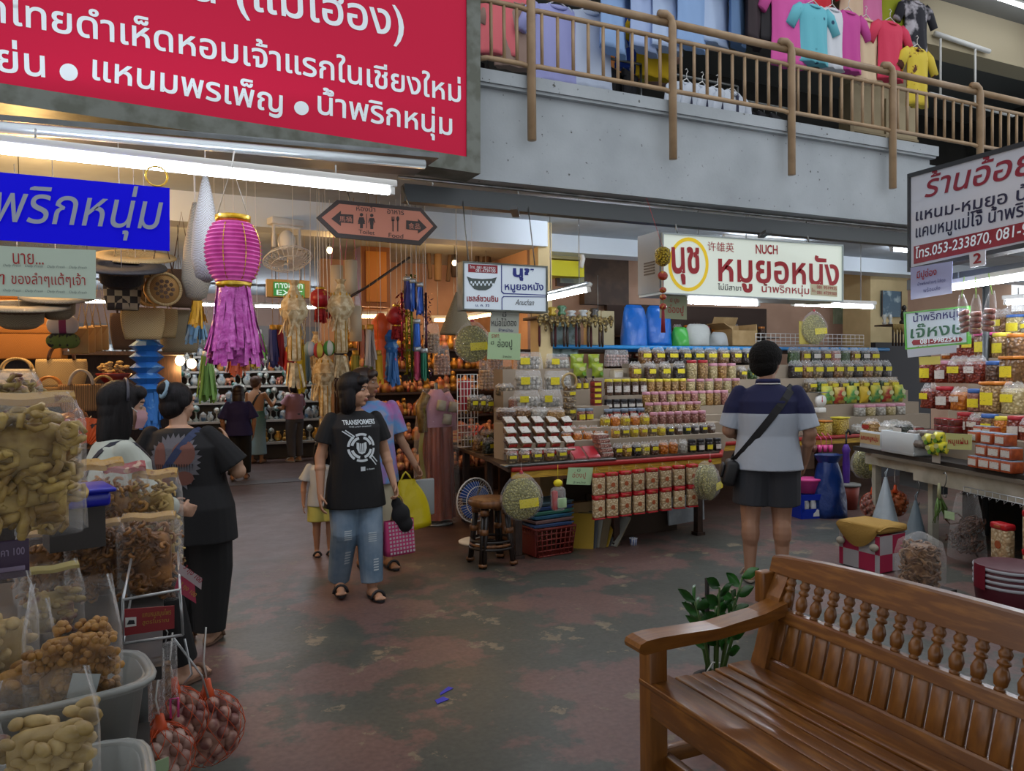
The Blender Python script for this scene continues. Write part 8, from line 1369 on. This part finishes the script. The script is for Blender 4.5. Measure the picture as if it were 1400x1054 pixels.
a,b_=AY(493,336,9.2),AY(535,420,9.2); t=thing('wooden_cupboard','amber wooden cupboard door high behind the lanterns','cupboard',(a.x,9.2, b_.z)); m=MB(); m.span((a.x,9.2,b_.z),(b_.x,9.6,a.z)); wpart('cupboard_body',m,M('dark_amber_wood','6c3c14',.5),t); m=MB(); m.span((a.x+.06,9.18,b_.z+.06),(b_.x-.06,9.2,a.z-.06)); wpart('door',m,M('amber_door','a06418',.4),t); m=MB(); m.ell((b_.x-.1,9.17,(a.z+b_.z)/2),.015); wpart('knob',m,brass,t)
for k,(px,c,h)in enumerate(((588,'6c5440',.55),(598,'8c7050',.6),(612,'5c4838',.62),(622,'3c302c',.5),(652,'4c3c34',.4),(662,'5c4434',.42),(670,'3c2c24',.4),(700,'6c5848',.35))):p=AY(px,352,9.4); m=MB(); m.cyl((p.x,9.4,p.z-h/2),(p.x+.05*(k%3),9.5,p.z+h/2),.03+.02*(k%2)); solo('wooden_pole',m,M('pole_%d'%k,c,.7),'rolled pole or bamboo stored high above the gold ornaments, %s from the aisle'%ORD[k],'pole','poles stored under the ceiling')
p=AY(625,440,6.6); t=thing('cone_trap','pale woven cone hanging beside the bowl lightbox','ornament',p); m=MB(); m.lathe([(.17,-.12),(.17,-.10),(.01,.28)],18,sy=.6); m.build('woven_cone',greyst,t); m=MB(); m.cyl((0,0,.27),(0,0,3.12-p.z),.004,n=4); m.build('cord',white,t)
m=MB(); a,b_=AY(440,432,6.9),AY(620,380,6.9); m.tube([AY(446,425,6.4),AY(505,390,6.5), AY(560,352,6.7)],.012,6); solo('bamboo_rod',m,wood_d,'thin dark bamboo rod slanting among the hanging lanterns','rod')
# ornaments on shelves
def omesh(kind,mat):
 m=MB()
 if kind==0:m.lathe([(.03,0),(.055,.04),(.06,.08),(.025,.13), (.035,.16)],10)
 elif kind==1:m.ell((0,0,.04),(.055,.045,.045),10,7); m.ell((0,0,.11),(.035,.03,.05),10,7); m.ell((0,0,.17),.026,8,6)
 elif kind==2:m.ell((0,0,.09),(.07,.045,.05),10,7); m.ell((.07,0,.12),.034,8,6); m.tube([(.09,0,.12),(.12,0,.08),(.12,0,.03)],[.018,.013,.008],6); [m.tube([(x,y,.08),(x,y,0)],[.02, .018],6)for x in(-.04,.04)for y in(-.025,.025)]
 elif kind==3:m.lathe([(.04,0),(.045,.02),(.012,.05),(.012,.12),(.05,.15),(.045,.2),(.01,.23)],10)
 else:m.lathe([(.05,0),(.06,.05),(.05,.10),(.052,.11),(.02,.135),(.012,.15)],10)
 return m.mesh('ornament',mat)
OM=[omesh(k%5,M('orn_%d'%k,c,.3,mt_, c2,14,lo=.45,hi=.6))for k,(c,c2,mt_)in enumerate((('b0b4b0','5c7480',.1),('b08840','6c4818', .5),('c08868','8c3c38',.2),('b8b4a8','7c8c84',.3),('9c9c98','3c5c78',.1),('b07828','c8a450',.5),('a87060','b8a078', .3),('c0b8a8','a03c34',.1),('a8b4b0','2c6c5c',.2),('b86c4c','d0a058',.4)))]
def orow(label,grp,x0,x1,n,Y,z,pick,s=1,name='ornament'):
 for k in range(n):
  o=link(name,OM[pick[k%len(pick)]]); o.location=(x0+(x1-x0)*(k+.5)/n,Y+random.uniform(-.05, .05),z); o.rotation_euler=(0,0,random.uniform(0,6)); q=s*random.uniform(.8,1.2); o.scale=(q,q,q); tag(o,label%ORD[k],'ornament',grp)
t=thing('ornament_counter','low white counter and glass-front shelves of the far ornament stall','counter',(.6,14.7,0))
for z,y in((.32,14.35),(.72,14.5),(1.05,14.75),(1.35,15.0),(1.62, 15.2),(1.9,15.35)):m=MB(); m.span((-1.9,y-.15,z-.04),(3.0,y+.16, z)); wpart('shelf_board',m,M('pale_shelf','a8a49c',.6),t); m=MB(); m.span((-1.9,y+.12, 0),(3.0,y+.15,z-.04)); wpart('shelf_back',m,M('grey_shelf_back','5c5854',.8),t)
m=MB(); m.span((-1.9,15.45,0),(3.0,15.5,2.5)); wpart('back_panel',m,MATS['grey_shelf_back'],t)
for j,(z,y,pk_)in enumerate(((.32,14.33,(5,1,3)),(.72,14.48,(0,3,8,4)), (1.05,14.73,(3,0,7,4,8)),(1.35,14.98,(8,3,0,2)),(1.62,15.18,(4,3,9,0)),(1.9,15.33,(0,4,3)))):orow('small shiny figurine on the %s far shelf counted from the floor, %%s along'%ORD[j],'figurines on the far shelf %s'%ORD[j],-1.7,2.9,40,y,z,pk_,1.2)
t=thing('ornament_shelves','warm-lit shelves of gold ornaments beside the hanging costume','shelf',(3.0,9.8,0))
for z, y in((.35,9.0),(.7,9.2),(1.0,9.4),(1.3,9.6),(1.6,9.8),(1.88,9.95)):m=MB(); m.span((2.0,y-.12,z-.03),(4.15,y+.14,z)); wpart('shelf_board',m,wood_d,t); m=MB(); m.span((2.0,y+.11,0),(4.15,y+.14,z-.03)); wpart('shelf_back',m,wood_d,t)
for j,(z,y,pk_)in enumerate(((.35,8.98,(2,6)),(.7,9.18,(2,6,9)),(1.0,9.38,(9,1,2)),(1.3,9.58,(2,9,6,1)),(1.6,9.78,(1,5,9)),(1.88,9.93,(5,1,9,6)))):orow('gold or rose ornament on the %s warm-lit shelf counted from the floor, %%s along'%ORD[j],'ornaments on the warm shelf %s'%ORD[j],2.05,4.1,22,y,z,pk_,1.2)
for k,(px,py,c,lb)in enumerate(((604, 500,'b08060','pinkish'),(590,470,'a89070','cream'),(676,500,'a87850','amber'),(665,520,'b08c60','tan'),(690, 515,'9c7c50','brown'))):p=AY(px,py,7.6); eggbag(M('wrapped_bundle_%d'%k,c,.4),.16,.1,.3,r=.02,label=None,seed=k,name='wrapped_bundle').place('%s film-wrapped bundle standing near the wire grid'%lb,(p.x,7.6,p.z-.1),0,'film-wrapped bundles')
# bags carried by the walkers
ww=W.t.matrix_basis; hp=ww@(W.J['wrL']+V((-.0,.01,-.10))); t=thing('tote_bag','pink and white checked tote bag carried by the woman in black tee','bag',(hp.x+.03,hp.y,hp.z-.40),.25); m=MB(); m.grid(lambda u,v:(.115*math.cos(2*PI*u)*(abs(math.cos(2*PI*u))**5+abs(math.sin(2*PI*u))**5)**-.2,(.05-.025*v)*math.sin(2*PI*u)*(abs(math.cos(2*PI*u))**5+abs(math.sin(2*PI*u))**5)**-.2,.24*v),28,6,cu=True); m.f.append(tuple(range(28))); m.m.append(0); m.sm.append(False); m.build('bag_body',M('pink_bag_cloth','b8386c',.8),t); m=MB(); [m.box((-.09+.026*i,-.052+.025*(j/8),.02+.026*j),(.014,.004,.014))for i in range(8)for j in range(9)]; m.build('white_checks',M('white_checks','b8a8b0',.8),t)
for s_ in(-1,1):m=MB(); m.tube([(-.05,s_*.02,.23),(-.03,0,.38),(0,0,.42),(.03,0,.38),(.05,s_*.02,.23)],.006,6); m.build('bag_handle',M('tan_cord','9c7c50',.7),t)
t=thing('cloth_bag','crumpled black cloth bag held above the pink checked tote','bag',(hp.x+.02,hp.y-.02,hp.z-.17)); m=MB(); m.ell((.02,0,.05),(.07,.05,.08)); m.ell((.05,0,-.02),(.06,.045,.06)); m.ell((-.01,0,.13),(.04,.03,.05)); link('bag_body',remesh(m,.012,2,'bag_body'),t).data.materials.append(blackc)
dw=D_.t.matrix_basis if False else[o for o in bpy.data.objects if o.get('label','').startswith('person in rainbow')][0].matrix_basis; hp=dw@(V((-.195,.10,.50))*1.6+V((-.01,.02,-.08))); t=thing('plastic_bag','bright yellow plastic carrier bag held by the person in tie-dye shirt','bag',(hp.x-.03,hp.y,hp.z-.42),.2); ylw=M('yellow_plastic','c8b410',.35,bump=.6,bscale=9); m=MB(); m.grid(lambda u,v:(.15*math.cos(2*PI*u)*(1-.55*v**3)*(1+.04*math.sin(u*30))-.07*v*v,.06*math.sin(2*PI*u)*(1-.7*v)*(1+.1*math.sin(u*24)),.40*v+.02*math.cos(2*PI*u)*(1-v)),28, 10,cu=True); m.f.append(tuple(range(28))); m.m.append(0); m.sm.append(False); m.build('bag_body',ylw,t); m=MB(); m.tube([(-.13,0,.38),(-.10,0,.44), (-.08,0,.46),(-.05,0,.43),(-.02,0,.38)],.008,6); m.build('bag_handle',ylw,t); m=MB(); m.rbox((.09,.0,.24),(.18,.03,.30),.02); m.build('packed_box',M('grey_packed_box','8c9090',.6),t)
bv=[o for o in Mn.t.children if o.name.startswith('polo')][0]; q=Mn.t.matrix_basis@V((-.27,-.05,.80)); t=thing('shoulder_bag','black shoulder bag at the hip of the man in the polo shirt','bag',q,Mn.t.rotation_euler.z); m=MB(); m.rbox((0,0,0),(.10,.20,.19),.035,3,0,Matrix.Rotation(.25,3,'Y')); m.build('bag_body',M('black_nylon','0e0e12',.5),t); m=MB(); m.rbox((-.055,0,.02), (.02,.17,.10),.01,2,0,Matrix.Rotation(.25,3,'Y')); m.build('bag_flap',MATS['black_nylon'],t)
# wooden bench
wd=M('varnished_teak','8e5c24',.36,0,'6c4014',9,detail=8,lo=.3,hi=.75,coat=.22,bump=.04,bscale=60,stretch=(6,.8,6),col3='6c4016')
wdv=M('varnished_teak_upright','8a5822',.42,0,'6a3e13',9,detail=8,lo=.3,hi=.75,coat=.22,stretch=(6,6,.8))
wdx=M('varnished_teak_cross','8c5a22',.36,0,'6a3e13',9,detail=8, lo=.3,hi=.75,coat=.22,stretch=(.8,6,6))
Y0,Y1=.28,2.255; bench=thing('wooden_bench','varnished brown wooden bench with turned spindles in its backrest','bench',(1.8,1.25,0)); b_=lambda n,m,mt=wd:wpart(n,m,mt,bench)
def bp_(z):return 1.968+(z-.42)*.30
for y in(Y0,Y1-.035):
 m=MB(); m.rbox((1.558,y,.31),(.075,.07,.62),.006); b_('front_leg',m,wdv)
 m=MB(); pts=[(2.00,0),(2.065,0),(2.055,.42),(2.125,.70),(2.13,.80),(2.105,.80),(2.05,.70),(1.968,.42)]
 m.prism([(p[0],p[1])for p in pts],(0,y-.035,0),(1,0,0),(0,0,1),-.07); b_('rear_leg',m,wdv)
 m=MB(); out=[(1.43,.600),(1.412,.61),(1.408,.624),(1.415,.638),(1.44,.647),(1.50,.650),(1.75,.644),(1.95,.664),(2.06, .690),(2.06,.645),(1.95,.622),(1.75,.604),(1.50,.604)]
 m.prism(out,(0,y-.045,0),(1,0,0),(0,0,1),-.09); b_('armrest',m,wdx)
 m=MB(); m.rbox((1.80,y,.165),(.46,.035,.055),.004); b_('side_stretcher',m,wdx); m=MB(); m.rbox((1.79,y,.375),(.44,.04,.09),.004); b_('side_rail',m,wdx)
m=MB(); m.rbox((1.54,(Y0+Y1)/2,.385),(.035,Y1-Y0,.11),.006); b_('front_rail',m)
m=MB(); m.rbox((1.60,(Y0+Y1)/2,.155),(.035,Y1-Y0,.05),.004); b_('long_stretcher',m)
xs=[1.575,1.676,1.736,1.796,1.856,1.938]; ws_=[.115,.055,.055,.055,.055,.10]
for k,(x,w_)in enumerate(zip(xs,ws_)):
 m=MB(); z=.438-.006*math.sin((k/5)*PI)*2; m.rbox((x,(Y0+Y1)/2-(.0 if k else 0),z),(w_,Y1-Y0-(.075 if k else.0),.022),.006); b_('seat_slat',m)
L=Y1-Y0-.07; yc=(Y0+Y1)/2-.017
def rail3(n,z0, z1,th,arch=0):
 m=MB(); k=30; vs=[]; fs=[]
 for i in range(k):
  u=i/(k-1); y=yc-L/2+L*u; zt=z1+arch*max(0,math.sin(u*PI))**.7
  for(z,s_)in((z0,-1),(z0,1),(zt-.006,1),(zt,.7), (zt,-.7),(zt-.006,-1)):vs.append((bp_(z)+.03+s_*th/2,y,z))
 for i in range(k-1):
  for j in range(6):j2=(j+1)%6; fs.append((i*6+j,i*6+j2,(i+1)*6+j2,(i+1)*6+j))
 fs+=[tuple(range(6)),tuple((k-1)*6+j for j in range(6))]; m.add(vs,fs); b_(n,m)
rail3('bottom_rail',.445,.485,.03); rail3('middle_rail',.618,.660,.034); rail3('top_rail',.780,.836,.044,.040)
n=29
for k in range(n):
 y=yc-L/2+L*(k+.5)/n; a,c=V((bp_(.660)+.03,y,.657)),V((bp_(.780)+.03,y,.783)); m=MB(); prof=[(0,.011),(.06,.011),(.08,.008),(.12,.013),(.30,.0165),(.42,.013),(.52,.008),(.56,.014),(.62,.014),(.65,.009),(.72,.013),(.80,.015),(.88,.010),(.92,.013),(1, .012)]
 m.tube([a.lerp(c,f)for f,r_ in prof],[r_*1.28 for f,r_ in prof],12); b_('spindle',m,wdv)
n=30
for k in range(n):
 y=yc-L/2+L*(k+.5)/n; a,c=V((bp_(.485)+.03,y,.483)),V((bp_(.622)+.03,y,.624)); d=(c-a).normalized(); m=MB(); m.rbox((a+c)/2,(.016,L/n-.011,(c-a).length),.002,1,0,Matrix.Rotation(math.atan2(d.x,d.z),3,'Y')); b_('back_slat',m,wdv)
m=MB(); m.rbox((bp_(.645)+.03,yc+L/2+.004,.72),(.06,.05,.12),.006); b_('corner_block',m,wdv)
# plant behind the bench
p=AD(978,905,3.35); t=thing('potted_plant','leafy green potted plant behind the armrest of the bench','plant',(p.x,p.y,0)); m=MB(); m.lathe([(.07,0),(.095,.16),(.10,.165),(.10,.18),(.085,.18),(.08,.15)],18); m.build('pot',M('dark_clay_pot','2c2826',.7),t); leafm=M('glossy_leaf','2c6a24',.3,0,'1c4c18',12,rnd=.1); rn=random.Random(2); m=MB(); l=MB()
for k in range(8):
 a=k*2.4; tip=V((.16*math.cos(a)*rn.uniform(.5,1), .12*math.sin(a),rn.uniform(.42,.62))); b0=V((.02*math.cos(a),.02*math.sin(a),.15)); mid=b0 .lerp(tip,.5)+V((0,0,.05)); m.tube([b0,mid,tip],[.008,.007,.004],6)
 for j in range(7):
  f=.35+.65*j/6; c=b0 .lerp(mid, min(1,f*2))if f<.5 else mid.lerp(tip,f*2-1); sd=V((math.cos(a+PI/2+.5),math.sin(a+PI/2+.5),.35))*(1 if j%2 else-1); sd.z=abs(sd.z); sd.normalize(); up=(tip-b0).normalized(); nn=sd.cross(up).normalized(); ln=.075
  l.grid(lambda u,v:c+sd*ln*v+up*(ln*.35*v)+(up-sd*up.dot(sd)).normalized()*(u-.5)*.048*math.sin(PI*min(.98,v*.9+.08))+nn*.008*math.cos((u-.5)*3),4,6)
m.build('stem',M('plant_stem','4c6a30',.5),t); l.build('foliage',leafm,t); m=MB(); m.cyl((-.02,.03,.12),(-.02,.03,.62),.010,n=8); m.build('support_stake',M('dark_stake','241c18',.8),t)
t=thing('plastic_tie','white plastic scrap tied at the foot of the plant','scrap',(p.x-.06,p.y,.2)); m=MB(); m.tube([(0,0,0),(.03,-.02,.06),(.07,-.02,.05),(.10, 0,.0),(.12,.02,.07)],.004,5); m.build('strip',white,t)
